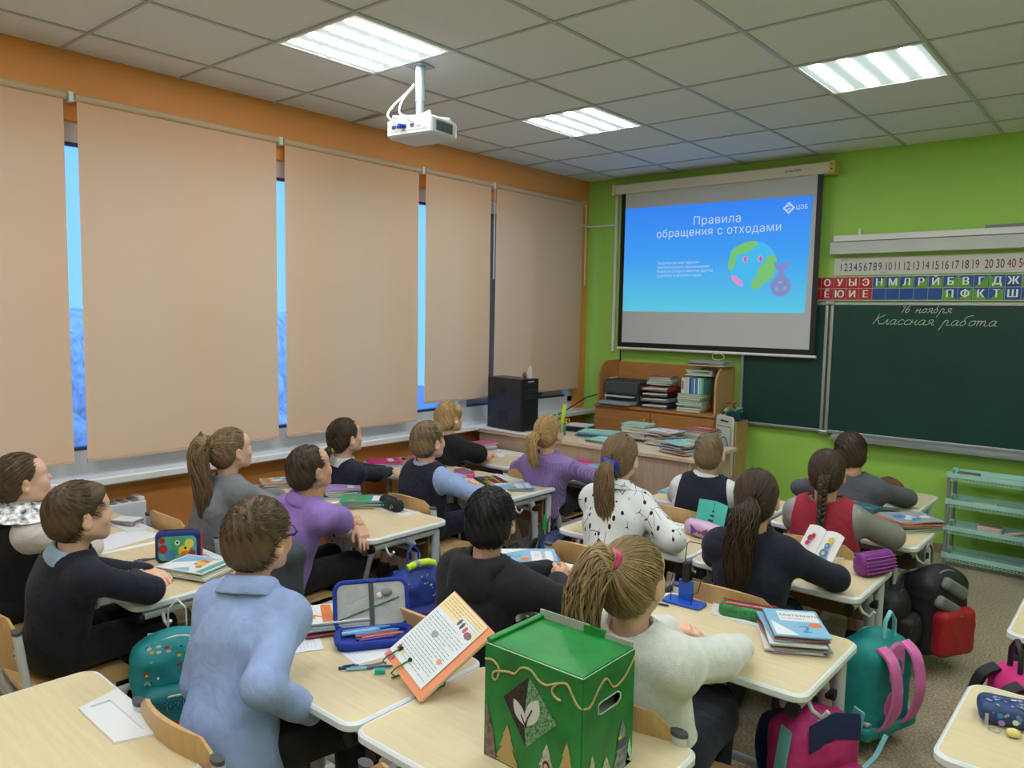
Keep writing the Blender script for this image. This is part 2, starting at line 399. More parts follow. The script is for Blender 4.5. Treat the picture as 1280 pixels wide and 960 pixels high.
lamp_lab = {(0.944, 2.151): 'square four-tube ceiling light panel nearest the projector', (0.944, 3.951): 'square ceiling light panel in front of the projection screen corner', (2.744, 3.951): 'square ceiling light panel above the right side of the screen'}
for (i, j) in sorted(lights):
    x, y = gx[i], gy[j]; lb = [v for k, v in lamp_lab.items() if abs(k[0]-x) < 0.01 and abs(k[1]-y) < 0.01]
    t = thing('ceiling_light', lb[0] if lb else 'square ceiling light panel, %s, %s' % ({3.951: 'front row', 2.151: 'second row', 0.351: 'row above the camera', -1.449: 'rear row'}[round(y, 3)], {0.944: 'window side', 2.744: 'middle column', 4.544: 'door side'}[round(x, 3)]), 'ceiling light', (x+0.3, y+0.3, H_C), group='ceiling light panels')
    M = MB(); 
    for s in (-1, 1): M.box((s*0.289, 0, 0.0), (0.016, 0.594, 0.012), WHITE); M.box((0, s*0.289, 0.0), (0.562, 0.016, 0.012), WHITE)
    M.box((0, 0, 0.07), (0.59, 0.59, 0.01), WHITE); M.build('frame', t)
    M = MB(); M.box((0, 0, 0.0), (0.562, 0.562, 0.002), DIFF); M.build('diffuser', t)
    for k in range(4):
        M = MB(); M.rrect((-0.207+0.138*k), 0, 0.064, 0.54, 0.031, -0.0035, -0.0012, TUBE); M.build('tube', t)
# roller blinds
BL = mat('blind_fabric', (250, 222, 190), 0.8, transl=0.55, bump=0.2, bscale=600); BLT = mat('blind_tube', (196, 168, 140), 0.6)
bl = [(-2.3, -0.2, 'outside the frame, farther back'), (-0.15, 0.42, 'outside the frame, next to the visible ones'), (0.47, 1.537, 'leftmost'), (1.600, 2.727, 'second from the left, behind the girl with the long ponytail'), (2.786, 3.905, 'third from the left'), (3.975, 4.69, 'fourth from the left, narrow'), (4.757, 5.97, 'rightmost, beside the green wall')]
for k, (a, b, lb) in enumerate(bl):
    t = thing('roller_blind', 'beige roller blind, '+lb, 'blind', (0.06, a, 0.85 if k < 5 else 0.855), group='roller blinds'); z = 2.67-t.location.z; zb = 0.0 if k < 5 else 0.12; zt = 1.822
    M = MB(); n = 18; P = [[(0.004*math.sin(5*v/n+k)*(v/n), (b-a)*u/6, zb+(zt-zb)*(1-v/n)) for u in range(7)] for v in range(n+1)]; M.sheet(P, 0.0012, BL, nrm=(1, 0, 0)); M.build('fabric', t)
    M = MB(); M.tube([(0, -0.01, zt), (0, b-a+0.01, zt)], 0.020, BLT, 12); M.build('roller', t)
    M = MB(); M.box((0, (b-a)/2, zb-0.002), (0.012, b-a, 0.018), BLT); M.build('bottom_bar', t, bevel=0.003)
    for yy in (-0.024, b-a+0.024):
        if yy < 0 or k == 6: M = MB(); M.box((-0.02, yy, zt), (0.05, 0.026, 0.05), WHITE); M.build('bracket', t, bevel=0.004)
    if k < 5: continue
    M = MB(); M.tube([(0.018, b-a+0.018, zt), (0.02, b-a+0.018, zt-0.75)], 0.0022, WHITE, 5); M.tube([(0.03, b-a+0.018, zt), (0.03, b-a+0.018, zt-0.75)], 0.0022, WHITE, 5); M.build('bead_chain', t)
M = MB(); M.box((-0.75, 6.3, 1.5), (0.6, 2.1, 9.5), mat('dark_brick', (70, 46, 44), 0.9, var=0.3, scale=4)); tag(M.build('added_dark_slab'), 'dark brick slab added outside to darken the last window', 'light blocker')  # slab added to block the sky behind the last gap and blind
# outside: ground, hazy tree line
M = MB(); M.box((-20, 4, -3.0), (38, 60, 0.2), C((150, 170, 200), 0.9)); tag(M.build('snowy_ground'), kind='structure')
TR = mat('frosted_tree', (226, 228, 232), 0.9, var=0.4, scale=5)
for k in range(9):
    M = MB(); x, y = -11-2*(k % 3), -3+1.9*k; hgt = 3.3+0.5*math.sin(k*2.1)
    M.lathe([(0.16, -2.9), (0.10, -1), (0.05, 0.8)], TR, 7, (x, y, 0)); 
    M.sphere((x, y, -1.0+hgt*0.35), (1.2, 1.0, hgt*0.5), TR, 10, 8)
    for q in range(7): a = q*2.4; M.sphere((x+0.8*math.cos(a), y+0.8*math.sin(a), -1.2+0.38*q), (0.7, 0.6, 0.6), TR, 8, 6)
    tag(M.build('frosted_tree'), 'hazy frosted tree outside, seen in the gaps between blinds', 'tree', 'trees outside the windows')
# front wall: conduit, board, screen ...
M = MB(); M.box((0.325, YF-0.012, 2.07), (0.03, 0.024, 1.50), WHITE); tag(M.build('cable_trunking', bevel=0.003), 'white vertical cable trunking left of the projection screen', 'trunking')
M = MB(); M.tube([(0.01, 5.95, 2.50), (0.012, 6.10, 2.49), (0.03, YF-0.01, 2.485), (0.31, YF-0.01, 2.49)], 0.010, WHITE, 6); tag(M.build('cable_duct'), 'thin white duct running round the corner to the vertical trunking', 'trunking')
M = MB(); M.tube([(0.43, 6.10, 1.34), (0.42, 6.12, 1.2), (0.34, 6.11, 1.12)], 0.006, BLK, 6); tag(M.build('screen_cable'), 'black cable hanging below the left corner of the screen', 'cable')
M = MB(); M.tube([(0.28, 4.98, 0.78), (0.34, 5.3, 0.80), (0.34, 5.7, 0.92), (0.36, 6.0, 0.95)], 0.005, BLK, 6); tag(M.build('power_cable'), 'black cable from the desk up to the printer cabinet', 'cable')
# ---------------------------------------------------------------- writing helpers
def text_mb(s, size, m, ext=0.0, shear=0.0, align='LEFT', bold=0.0, sx=1.0, space=1.0, rows=22):
    """outline the text, then fill it by scan bands with the non-zero rule (glyph contours may overlap)"""
    cu = bpy.data.curves.new('t', 'FONT'); cu.body = s; K_ = 20.0; cu.size = size*K_; cu.shear = shear; cu.align_x = align; cu.resolution_u = 4; cu.space_character = space; cu.fill_mode = 'NONE'
    o = bpy.data.objects.new('t', cu); COL.objects.link(o); bpy.context.view_layer.update()
    me = bpy.data.meshes.new_from_object(o.evaluated_get(bpy.context.evaluated_depsgraph_get())); COL.objects.unlink(o); bpy.data.objects.remove(o); bpy.data.curves.remove(cu)
    P_ = np.array([tuple(p.co)[:2] for p in me.vertices])/K_; E_ = np.array([tuple(e.vertices) for e in me.edges]); bpy.data.meshes.remove(me)
    A, B = P_[E_[:, 0]], P_[E_[:, 1]]; y0, y1 = P_[:, 1].min(), P_[:, 1].max(); n = max(8, int(rows*(y1-y0)/size*1.3)); ys = np.linspace(y0+1e-7, y1-1e-7, n+1); v = []; f = []
    for k in range(n):
        ym = (ys[k]+ys[k+1])/2; c = ((A[:, 1] <= ym) != (B[:, 1] <= ym)); a, b = A[c], B[c]
        if len(a) < 2: continue
        sl_ = (b[:, 0]-a[:, 0])/(b[:, 1]-a[:, 1]); xm = a[:, 0]+(ym-a[:, 1])*sl_; sg = np.where(b[:, 1] > a[:, 1], 1, -1); od = np.argsort(xm); w_ = 0; h_ = (ys[k+1]-ys[k])/2; st = None
        mx_ = size*0.05/max(h_, 1e-9)*0.5; sl_ = np.clip(sl_, -mx_, mx_)
        for q in od:
            if w_ == 0: st = q
            w_ += sg[q]
            if w_ == 0:
                i0 = len(v); v += [((xm[st]-sl_[st]*h_)*sx-bold, ys[k], 0), ((xm[q]-sl_[q]*h_)*sx+bold, ys[k], 0), ((xm[q]+sl_[q]*h_)*sx+bold, ys[k+1], 0), ((xm[st]+sl_[st]*h_)*sx-bold, ys[k+1], 0)]; f.append((i0, i0+1, i0+2, i0+3))
    return v, f
def write(M, s, pos, size, m, plane='front', **k):
    """add text to a mesh builder; plane front: reads along +x on a wall facing -y; top: reads along +x lying flat"""
    v, f = text_mb(s, size, m, **k)
    if plane == 'front': v = [(pos[0]+p[0], pos[1]-p[2], pos[2]+p[1]) for p in v]
    else: v = [(pos[0]+p[0], pos[1]+p[1], pos[2]+p[2]) for p in v]
    M.add(v, f, m)
GLY = {
 'а': (1.0, [[(.72,.85),(.42,1),(.12,.65),(.12,.2),(.35,0),(.62,.3),(.76,.95),(.7,.3),(.82,0),(1.0,.15)]]),
 'К': (1.25, [[(.38,2),(.3,1),(.12,0)], [(1.2,1.95),(.75,1.5),(.3,1.0),(.62,.75),(.85,.15),(1.1,.05),(1.25,.2)]]),
 'л': (.92, [[(0,.1),(.12,0),(.32,.4),(.55,1),(.6,.3),(.72,0),(.92,.15)]]),
 'с': (.82, [[(.76,.8),(.5,1),(.16,.7),(.12,.3),(.4,0),(.82,.2)]]),
 'н': (.98, [[(.12,1),(.1,.4),(.1,0)], [(.1,.5),(.4,.5),(.64,.6)], [(.68,1),(.64,.3),(.76,0),(.98,.15)]]),
 'я': (1.0, [[(0,.05),(.2,.1),(.5,.5),(.22,.65),(.3,1),(.7,.98),(.7,.3),(.82,0),(1.0,.15)]]),
 'р': (1.05, [[(.2,1),(.12,0),(.0,-1)], [(.12,.55),(.4,1),(.66,.7),(.62,.2),(.8,0),(1.05,.15)]]),
 'б': (1.0, [[(.62,.6),(.38,.95),(.12,.5),(.2,.05),(.5,.05),(.7,.5),(.45,.95),(.36,1.4),(.62,1.8),(1.15,1.95)]]),
 'о': (.95, [[(.5,1),(.16,.7),(.16,.2),(.45,0),(.75,.4),(.65,.9),(.45,1),(.75,.85),(.95,.9)]]),
 'т': (1.35, [[(.0,.9),(.12,.95),(.1,0)], [(.1,.6),(.35,1),(.5,.75),(.48,0)], [(.48,.6),(.78,1),(.92,.7),(.92,.2),(1.05,0),(1.35,.15)]]),
 '1': (.6, [[(0,1.35),(.35,1.95),(.25,0)]]), '6': (.95, [[(.75,1.95),(.3,1.3),(.12,.45),(.4,0),(.72,.4),(.5,.9),(.15,.6)]]), ' ': (.9, [])}
def cursive(M, s, x, z, y, xh, m, shear=0.42, r=0.0021, wx=1.0):
    for ch in s:
        wd, st = GLY[ch]
        for pl in st:
            t = np.linspace(0, 1, 5*len(pl)); q = bez([(a, b, 0) for a, b in pl], t)
            M.tube([(x+(p[0]*wx+p[1]*shear)*xh, y, z+p[1]*xh) for p in q], r, m, 4)
        x += wd*xh*wx
# ---------------------------------------------------------------- blackboard
BOARD = mat('board_green', (16, 60, 52), 0.5, var=0.12, scale=3, spec=0.35); CHALK = C((214, 222, 214), 0.9)
bb = thing('blackboard', 'dark green chalkboard with an aluminium frame and folding wings', 'blackboard', (2.30, YF, 0.79))
def bpanel(x0, x1, name, y0):
    M = MB(); M.box(((x0+x1)/2-2.3, y0, 0.49), (x1-x0-0.03, 0.018, 0.96), BOARD); M.build(name, bb)
    M = MB()
    for x in (x0+0.012, x1-0.012): M.box((x-2.3, y0-0.004, 0.49), (0.024, 0.032, 1.0), ALU)
    for z in (0.0, 0.98): M.box(((x0+x1)/2-2.3, y0-0.004, z), (x1-x0-0.048, 0.032, 0.022), ALU)
    M.build('frame', bb, bevel=0.004)
bpanel(1.60, 2.285, 'left_wing', -0.035); bpanel(2.30, 4.0, 'centre_panel', -0.035); bpanel(4.015, 4.7, 'right_wing', -0.035)
M = MB(); M.prism([(0, 0), (0.085, 0), (0.085, 0.014), (0.06, 0.012), (0.02, 0.03), (0, 0.05)], 0, 1.62, ALU); M.v = [(p[2]+0.06, -0.035-p[0], p[1]-0.05) for p in M.v]; M.f = [tuple(reversed(f)) for f in M.f]; M.build('chalk_tray', bb)
M = MB(); M.box((-0.008, -0.05, -0.01), (0.07, 0.04, 0.035), ALU); M.build('hinge', bb, bevel=0.01); M = MB(); M.box((-0.008, -0.05, 0.985), (0.07, 0.04, 0.03), ALU); M.build('hinge', bb, bevel=0.01)
M = MB(); cursive(M, '16 ноября', 2.79-2.3, 1.708-0.79, -0.046, 0.031, CHALK, wx=1.25); M.build('chalk_date', bb, label='chalk handwriting of the date in white', kind='stuff')
M = MB(); cursive(M, 'Классная работа', 2.60-2.3, 1.622-0.79, -0.046, 0.036, CHALK, wx=1.46); M.build('chalk_heading', bb, label='chalk handwriting of two words in white', kind='stuff')
# ---------------------------------------------------------------- letter strip
ls = thing('alphabet_strip', 'long strip of red, blue and green letter squares above the board', 'poster', (2.19, YF, 1.80))
RD, BU, GN, WT = C((176, 26, 34), 0.4), C((0, 74, 148), 0.4), C((92, 160, 44), 0.4), C((238, 238, 234), 0.5)
M = MB(); M.box((1.30, -0.012, 0.085), (2.66, 0.012, 0.182), C((190, 190, 160), 0.5)); M.build('backing', ls)
top = 'АОУЫЭНМЛРЙБВГДЖЗХЦЧЩ'; bot = 'ЯЁЮИЕ     ПФКТШСХЦЧЩ'
for k, (a, b) in enumerate(zip('АОУЫЭНМЛРЙБВГДЖЗХЧЩЦ', 'ЯЁЮИЕ     ПФКТШС    ')):
    x = -0.075+0.0933*(k)
    for r, ch in ((1, a), (0, b)):
        M = MB(); z = 0.002+0.086*r; red = k < 5
        M.box((x+0.0466, -0.0195, z+0.041), (0.0895, 0.003, 0.0815), RD if red else BU)
        tri = [(x+0.088, z+0.001), (x+0.088, z+0.080), (x+0.006, z+0.001)]
        if not red and ch != ' ' and not (k in (14,)):
            if (k+r) % 2 or k < 10: M.add([(p[0], -0.0212, p[1]) for p in tri], [(0, 1, 2)], GN)
            else: M.add([(p[0], -0.0212, p[1]) for p in ((x+0.002, z+0.001), (x+0.088, z+0.001), (x+0.002, z+0.08))], [(0, 1, 2)], GN)
        if ch != ' ': write(M, ch, (x+0.046, -0.0222, z+0.018), 0.072, WT, align='CENTER', bold=0.0022)
        M.build('letter_card', ls)
# ---------------------------------------------------------------- number strip
ns = thing('number_strip', 'white paper strip of numbers 1 to 100 above the letter squares', 'poster', (2.295, YF, 1.985))
M = MB(); M.box((1.1, -0.006, 0.065), (2.2, 0.006, 0.13), C((206, 204, 200), 0.7)); M.build('paper', ns)
M = MB(); NV, MR = C((40, 36, 60), 0.6), C((120, 26, 44), 0.6)
for k in range(1, 10): write(M, str(k), (0.040+0.0345*(k-1), -0.0105, 0.032), 0.085, NV, sx=0.62)
for k in range(10, 20): write(M, str(k), (0.358+0.0617*(k-10), -0.0105, 0.032), 0.085, MR, sx=0.62)
for k in range(20, 101, 10): write(M, str(k), (0.995+0.0655*(k//10-2), -0.0105, 0.032), 0.085, MR, sx=0.62)
for x0, z0, up in ((0.05, 0.108, 1), (0.33, 0.022, -1)):
    M.tube([(x0+0.05*u, -0.011, z0+up*0.010*math.sin(PI*u)) for u in np.linspace(0, 1, 7)], 0.0012, MR, 4)
M.build('printed_numbers', ns, kind='stuff')
# ---------------------------------------------------------------- board lamp
t = thing('board_lamp', 'long white box lamp mounted above the number strip', 'lamp', (2.28, YF, 2.14))
M = MB(); M.box((1.2, -0.05, 0.045), (2.4, 0.075, 0.09), C((196, 198, 196), 0.5)); M.build('lower_housing', t, bevel=0.004)
M = MB(); M.box((1.21, -0.045, 0.118), (2.38, 0.06, 0.045), WHITE); M.build('upper_housing', t, bevel=0.004)
M = MB(); M.box((0.19, -0.012, 0.165), (0.022, 0.02, 0.05), WHITE); M.build('bracket', t, bevel=0.002)
M = MB(); M.box((1.8, -0.02, 0.155), (1.6, 0.03, 0.02), GREY); M.build('rear_rail', t)
# ---------------------------------------------------------------- projection screen
ps = thing('projection_screen', 'wall-mounted roll-down projection screen with black borders', 'screen', (0.395, YF-0.10, 1.33))
CASE = mat('screen_case', (214, 208, 186), 0.5); FAB = mat('screen_fabric', (196, 198, 200), 0.85); 
M = MB(); M.box((0.925, 0.02, 1.455), (1.90, 0.11, 0.085), CASE); M.build('case', ps, bevel=0.012)
M = MB(); M.box((1.885, 0.02, 1.455), (0.045, 0.118, 0.095), C((206, 178, 96), 0.5)); M.box((-0.035, 0.02, 1.455), (0.03, 0.118, 0.095), CASE)
for z in (1.44, 1.475): M.tube([(1.885, -0.042, z), (1.885, -0.036, z)], 0.006, DARK, 8)
M.build('end_cap', ps, bevel=0.004)
M = MB(); write(M, 'ScreenMedia', (1.53, -0.037, 1.448), 0.028, DARK, shear=0.2, sx=0.9); M.build('case_lettering', ps, kind='stuff')
M = MB(); M.box((0.925, 0, 0.73), (1.775, 0.002, 1.38), FAB); M.build('fabric', ps)
M = MB(); 
for x in (0.055, 1.795): M.box((x, -0.0015, 0.73), (0.042, 0.003, 1.38), BLK)
M.box((0.925, -0.0015, 0.062), (1.70, 0.003, 0.045), BLK); M.build('black_border', ps)
M = MB(); M.tube([(0.03, 0, 0.03), (1.83, 0, 0.03)], 0.012, WHITE, 10); M.build('bottom_bar', ps); 
M = MB(); M.tube([(1.03+0.055*math.cos(a), -0.01, -0.005+0.028*math.sin(a)) for a in np.linspace(0, 2*PI, 13)[:-1]], 0.003, WHITE, 5, closed=True); M.build('pull_ring', ps)
def glow(name, rgb, k=1.0): return mat('slide_'+name, (20, 20, 20), 0.9, emit=rgb, estr=SLIDE_STRENGTH*k)  # slide colours emit by themselves, in place of light from the projector
def slide_bg():
    m = glow('background', (60, 150, 240)); nt = m.node_tree; N, L = nt.nodes, nt.links; tc = N.new('ShaderNodeTexCoord'); sp = N.new('ShaderNodeSeparateXYZ'); r = N.new('ShaderNodeValToRGB')
    r.color_ramp.elements[0].color = (*lin((92, 200, 226)), 1); r.color_ramp.elements[1].color = (*lin((52, 132, 246)), 1); e = r.color_ramp.elements.new(0.5); e.color = (*lin((62, 160, 244)), 1)
    L.new(tc.outputs['Generated'], sp.inputs[0]); L.new(sp.outputs[2], r.inputs[0]); L.new(r.outputs[0], N['Principled BSDF'].inputs['Emission Color']); return m
X0, X1, Z0, Z1 = 0.085, 1.742, 0.362, 1.27
def sl(name, fn, dy):
    M = MB(); fn(M); o = M.build(name, ps); return o
M = MB(); M.add([(0.082, -0.0045, 0.365), (1.725, -0.0045, 0.365), (1.745, -0.0045, 1.262), (0.078, -0.0045, 1.282)], [(0, 1, 2, 3)], slide_bg()); M.build('glowing_slide', ps)
LT = glow('text', (190, 206, 246)); GE = glow('leaf', (120, 196, 120)); SEA = glow('sea', (70, 186, 240)); PK = glow('pink', (206, 150, 214)); BAG = glow('bag', (130, 138, 206)); EY = glow('eye', (150, 120, 176))
M = MB(); write(M, 'Правила', (0.965, -0.007, 1.098), 0.098, LT, align='CENTER', space=1.08); write(M, 'обращения с отходами', (0.96, -0.007, 1.008), 0.094, LT, align='CENTER', space=1.06)
for k, s in enumerate(('Творческая мастерская', 'экологического просвещения', 'Новости сбора и многое другое', 'в школах и детских садах')): write(M, s, (0.42, -0.007, 0.775-0.036*k), 0.034, LT)
write(M, 'ЦЭБ', (1.618, -0.007, 1.165), 0.046, LT); M.build('slide_lettering', ps, kind='stuff')
M = MB()
def disc(M, cx, cz, rx, rz, y, m, n=40, a0=0, a1=2*PI, rot=0):
    P = [(rx*math.cos(a), rz*math.sin(a)) for a in np.linspace(a0, a1, n)]; P = [(cx+p*math.cos(rot)-q*math.sin(rot), y, cz+p*math.sin(rot)+q*math.cos(rot)) for p, q in P]; M.add(P, [tuple(range(n))], m)
disc(M, 1.19, 0.745, 0.215, 0.212, -0.006, SEA); disc(M, 1.10, 0.90, 0.13, 0.045, -0.0065, GE, rot=0.35); disc(M, 1.0, 0.80, 0.035, 0.10, -0.0067, GE, rot=-0.2); disc(M, 1.31, 0.68, 0.10, 0.075, -0.0069, GE, rot=0.9); disc(M, 1.24, 0.59, 0.07, 0.05, -0.0071, GE, rot=0.6); disc(M, 1.35, 0.79, 0.05, 0.04, -0.0073, GE); disc(M, 1.05, 0.61, 0.07, 0.03, -0.0071, PK, rot=-0.7)
for x in (1.115, 1.255): disc(M, x, 0.80, 0.024, 0.030, -0.0078, PK); disc(M, x+0.004, 0.80, 0.012, 0.024, -0.008, EY)
disc(M, 1.445, 0.555, 0.090, 0.088, -0.0078, BAG); M.add([(1.40, -0.008, 0.61), (1.49, -0.008, 0.61), (1.46, -0.008, 0.70), (1.43, -0.008, 0.70)], [(0, 1, 2, 3)], BAG)
M.add([(1.37, -0.0082, 0.77), (1.40, -0.0082, 0.70), (1.49, -0.0082, 0.70), (1.525, -0.0082, 0.78), (1.45, -0.0082, 0.745)], [(0, 1, 2, 3, 4)], BAG)
for k in range(3):
    a = PI/2+k*2*PI/3; p = [(1.445+0.05*math.cos(a+d)*f, -0.0085, 0.553+0.05*math.sin(a+d)*f) for d, f in ((-0.35, 1), (0.35, 1), (0.75, 0.75), (0.3, 0.6), (-0.3, 0.6))]; M.add(p, [(0, 1, 2, 3, 4)], GE)
M.v = [(1.295+(p[0]-1.19)*0.92, p[1], 0.745+(p[2]-0.745)*0.90) for p in M.v]
for k, (c, m) in enumerate(((0.048, LT), (0.030, glow('logo', (70, 140, 246))))): M.add([(1.565-c, -0.007-k*0.0005, 1.18), (1.565, -0.007-k*0.0005, 1.18-c), (1.565+c, -0.007-k*0.0005, 1.18), (1.565, -0.007-k*0.0005, 1.18+c)], [(0, 1, 2, 3)], m)
for k in (-1, 1): M.add([(1.545, -0.008, 1.172+k*0.012), (1.58, -0.008, 1.186+k*0.012), (1.58, -0.008, 1.194+k*0.012), (1.545, -0.008, 1.180+k*0.012)], [(0, 1, 2, 3)], LT)
M.build('slide_picture', ps, label='glowing drawing of the globe with a recycling sack', kind='stuff')
# ---------------------------------------------------------------- projector
t = thing('projector', 'white video projector hanging from a metal pole under the ceiling', 'projector', (1.24, 2.83, 2.535), math.radians(8))
PG = mat('projector_grey', (196, 200, 204), 0.4); ST = mat('steel', (170, 184, 196), 0.35, 0.6)
M = MB(); M.rrect(0, 0, 0.30, 0.23, 0.025, 0, 0.095, PG, bev=0.012); M.build('body', t)
M = MB(); M.box((0, -0.1155, 0.055), (0.25, 0.003, 0.055), C((180, 184, 190), 0.4)); 
for x, c in ((-0.09, (50, 50, 60)), (-0.055, (40, 40, 44)), (-0.02, (30, 44, 150)), (0.03, (60, 60, 60)), (0.07, (230, 230, 230))): M.box((x, -0.118, 0.05), (0.024, 0.006, 0.014), C(c, 0.5))
M.build('connector_panel', t)
M = MB(); 
for k in range(12): M.box((0.1515, -0.07+0.0115*k, 0.048), (0.004, 0.006, 0.05), C((70, 76, 84), 0.5))
M.build('vent', t, kind='stuff')
M = MB(); M.tube([(-0.05, 0.108, 0.05), (-0.05, 0.128, 0.05)], 0.034, DARK, 18); M.build('lens', t)
M = MB(); M.tube([(0.0, -0.02, 0.105), (0.0, -0.02, 0.235)], 0.022, ST, 10); M.tube([(0.0, -0.02, 0.19), (0.0, -0.02, 0.368)], 0.032, ST, 4); M.box((0, -0.02, 0.366), (0.11, 0.11, 0.008), ST)
M.build('ceiling_pole', t)
for s in ((0.12, 0.08), (-0.12, 0.08), (0.12, -0.09), (-0.12, -0.09)): M = MB(); M.tube([(0, -0.02, 0.118), (s[0], s[1], 0.112), (s[0], s[1], 0.094)], 0.007, PG, 8); M.build('mount_arm', t)
M = MB(); M.tube([tuple(p) for p in bez([(-0.01, -0.055, 0.27), (-0.03, -0.09, 0.22), (-0.09, -0.13, 0.15), (-0.11, -0.14, 0.10), (-0.03, -0.135, 0.055), (-0.02, -0.115, 0.05)], np.linspace(0, 1, 26))], 0.006, WHITE, 6); M.tube([tuple(p) for p in bez([(-0.01, -0.055, 0.26), (-0.07, -0.07, 0.2), (-0.07, -0.10, 0.13), (0.0, -0.125, 0.09), (0.05, -0.115, 0.055)], np.linspace(0, 1, 20))], 0.005, WHITE, 6); M.build('cables', t)
M = MB(); M.tube([(-0.02, -0.114, 0.05), (-0.03, -0.15, 0.048)], 0.011, C((30, 44, 170), 0.4), 8); M.build('plug', t, label='blue plug')
# ---------------------------------------------------------------- low cabinet with shelf, printer and papers
WD = mat('cabinet_wood', (178, 122, 66), 0.5, var=0.12, scale=6, stretch=(1, 1, 8)); WDE = mat('cabinet_edge', (190, 150, 104), 0.5); BRASS = mat('brass', (210, 170, 90), 0.3, 1.0)
cb = thing('cabinet', 'low wooden cabinet with a round-shouldered shelf on top, under the screen', 'cabinet', (0.40, 6.13, 0))
M = MB(); M.box((0.57, -0.19, 0.42), (1.14, 0.36, 0.84), WD); M.build('body', cb); M = MB(); M.box((0.57, -0.195, 0.855), (1.17, 0.385, 0.022), WD); M.build('cabinet_top', cb, bevel=0.004)
for s, x in ((0, 0.285), (1, 0.855)):
    M = MB(); M.box((x, -0.379, 0.43), (0.56, 0.018, 0.80), WD); d = M.build('door', cb, bevel=0.003); M = MB(); hx = x+(0.24 if s == 0 else -0.24); M.tube([(hx, -0.388, 0.70), (hx, -0.41, 0.71), (hx, -0.41, 0.77), (hx, -0.388, 0.78)], 0.006, BRASS, 8); M.build('handle', d)
M = MB(); M.box((0.57, -0.02, 1.05), (1.14, 0.018, 0.37), WD); M.build('back_panel', cb)
for x in (0.01, 1.13):
    P = [(0, 0.866), (-0.34, 0.866), (-0.34, 1.08)]+[(-0.34+0.15*(1-math.cos(a)), 1.10+0.15*math.sin(a)) for a in np.linspace(0, PI/2, 7)]+[(0, 1.25)]
    M = MB(); M.add([(x-0.009, p, q) for p, q in P]+[(x+0.009, p, q) for p, q in P], [tuple(range(len(P)))[::-1], tuple(range(len(P), 2*len(P)))]+[(i, (i+1) % len(P), len(P)+(i+1) % len(P), len(P)+i) for i in range(len(P))], WDE if x > 1 else WD); M.build('side_panel', cb)
t = thing('printer', 'dark grey laser printer on the left of the wooden cabinet', 'printer', (0.62, 5.93, 0.868)); PR = mat('printer_dark', (52, 58, 62), 0.45)
M = MB(); M.box((0, 0.02, 0.11), (0.36, 0.22, 0.22), PR); M.build('body', t, bevel=0.025); M = MB(); M.box((0, -0.1, 0.15), (0.34, 0.03, 0.10), C((70, 76, 80), 0.4)); M.build('front_panel', t, bevel=0.01)
M = MB(); M.box((0, -0.12, 0.075), (0.28, 0.07, 0.01), C((200, 204, 206), 0.5)); M.build('output_slot', t); M = MB(); M.box((0, -0.155, 0.02), (0.32, 0.14, 0.03), C((150, 158, 166), 0.4)); M.build('paper_tray', t, bevel=0.008)
M = MB(); M.tube([(-0.17, -0.09, 0.03), (-0.17, -0.08, 0.17), (-0.17, -0.02, 0.22), (-0.17, 0.1, 0.225)], 0.006, C((190, 190, 184), 0.4), 6); M.build('side_trim', t)
# ---------------------------------------------------------------- people
SKIN = mat('skin', (214, 164, 138), 0.5, var=0.05, scale=30, bump=0.05, bscale=400)
SKIN_L = mat('skin_light', (226, 180, 156), 0.5, var=0.05, scale=30, bump=0.05, bscale=400)
EYEW = mat('eye_white', (225, 222, 218), 0.25); IRIS = mat('iris', (70, 50, 38), 0.2); LIP = mat('lips', (188, 112, 104), 0.45)
def cloth(name, rgb, rough=0.9, **k):
    kk = dict(var=0.07, scale=25, bump=0.25, bscale=900, sheen=0.05); kk.update(k)
    m = mat('cloth_'+name, rgb, rough, **kk); nt = m.node_tree; N, L = nt.nodes, nt.links
    if 'wr' in m: return m
    m['wr'] = 1; tc = N.new('ShaderNodeTexCoord'); n = N.new('ShaderNodeTexNoise'); n.inputs['Scale'].default_value = 9; n.inputs['Detail'].default_value = 2.5; n.inputs['Distortion'].default_value = 1.2
    b2 = N.new('ShaderNodeBump'); b2.inputs['Distance'].default_value = 0.02; b2.inputs['Strength'].default_value = 0.55
    L.new(tc.outputs['Object'], n.inputs[0]); L.new(n.outputs[0], b2.inputs['Height'])
    pb = N['Principled BSDF']; old = pb.inputs['Normal'].links[0].from_node; L.new(b2.outputs[0], old.inputs['Normal']); return m
def hairmat(name, rgb): return mat('hair_'+name, rgb, 0.5, island=0.42, spec=0.35, var=0.12, scale=40)
def nrm(v): v = np.array(v, float); return v/max(np.linalg.norm(v), 1e-9)
def basis(yaw, pitch, roll=0.0):
    """columns: right, forward, up of a head or body frame; yaw + turns left (towards -x)"""
    M = Matrix.Rotation(yaw, 3, 'Z') @ Matrix.Rotation(pitch, 3, 'X') @ Matrix.Rotation(roll, 3, 'Y'); return np.array(M)
def ik(S, W, U, F, pole, zdesk, out):
    D = W-S; L = np.linalg.norm(D); L = min(L, (U+F)*0.995); u = nrm(D); W = S+u*L
    a = (U*U-F*F+L*L)/(2*L); h = math.sqrt(max(U*U-a*a, 0)); e1 = nrm(np.cross(u, (0.1, 0.2, 1))); e2 = np.cross(u, e1)
    best = None
    for k in range(72):
        t = 2*PI*k/72; E = S+u*a+h*(math.cos(t)*e1+math.sin(t)*e2)
        c = -np.dot(E-S-u*a, nrm(pole))*1.0+max(0, zdesk+0.045-E[2])*30
        if best is None or c < best[0]: best = (c, E)
    return best[1], W
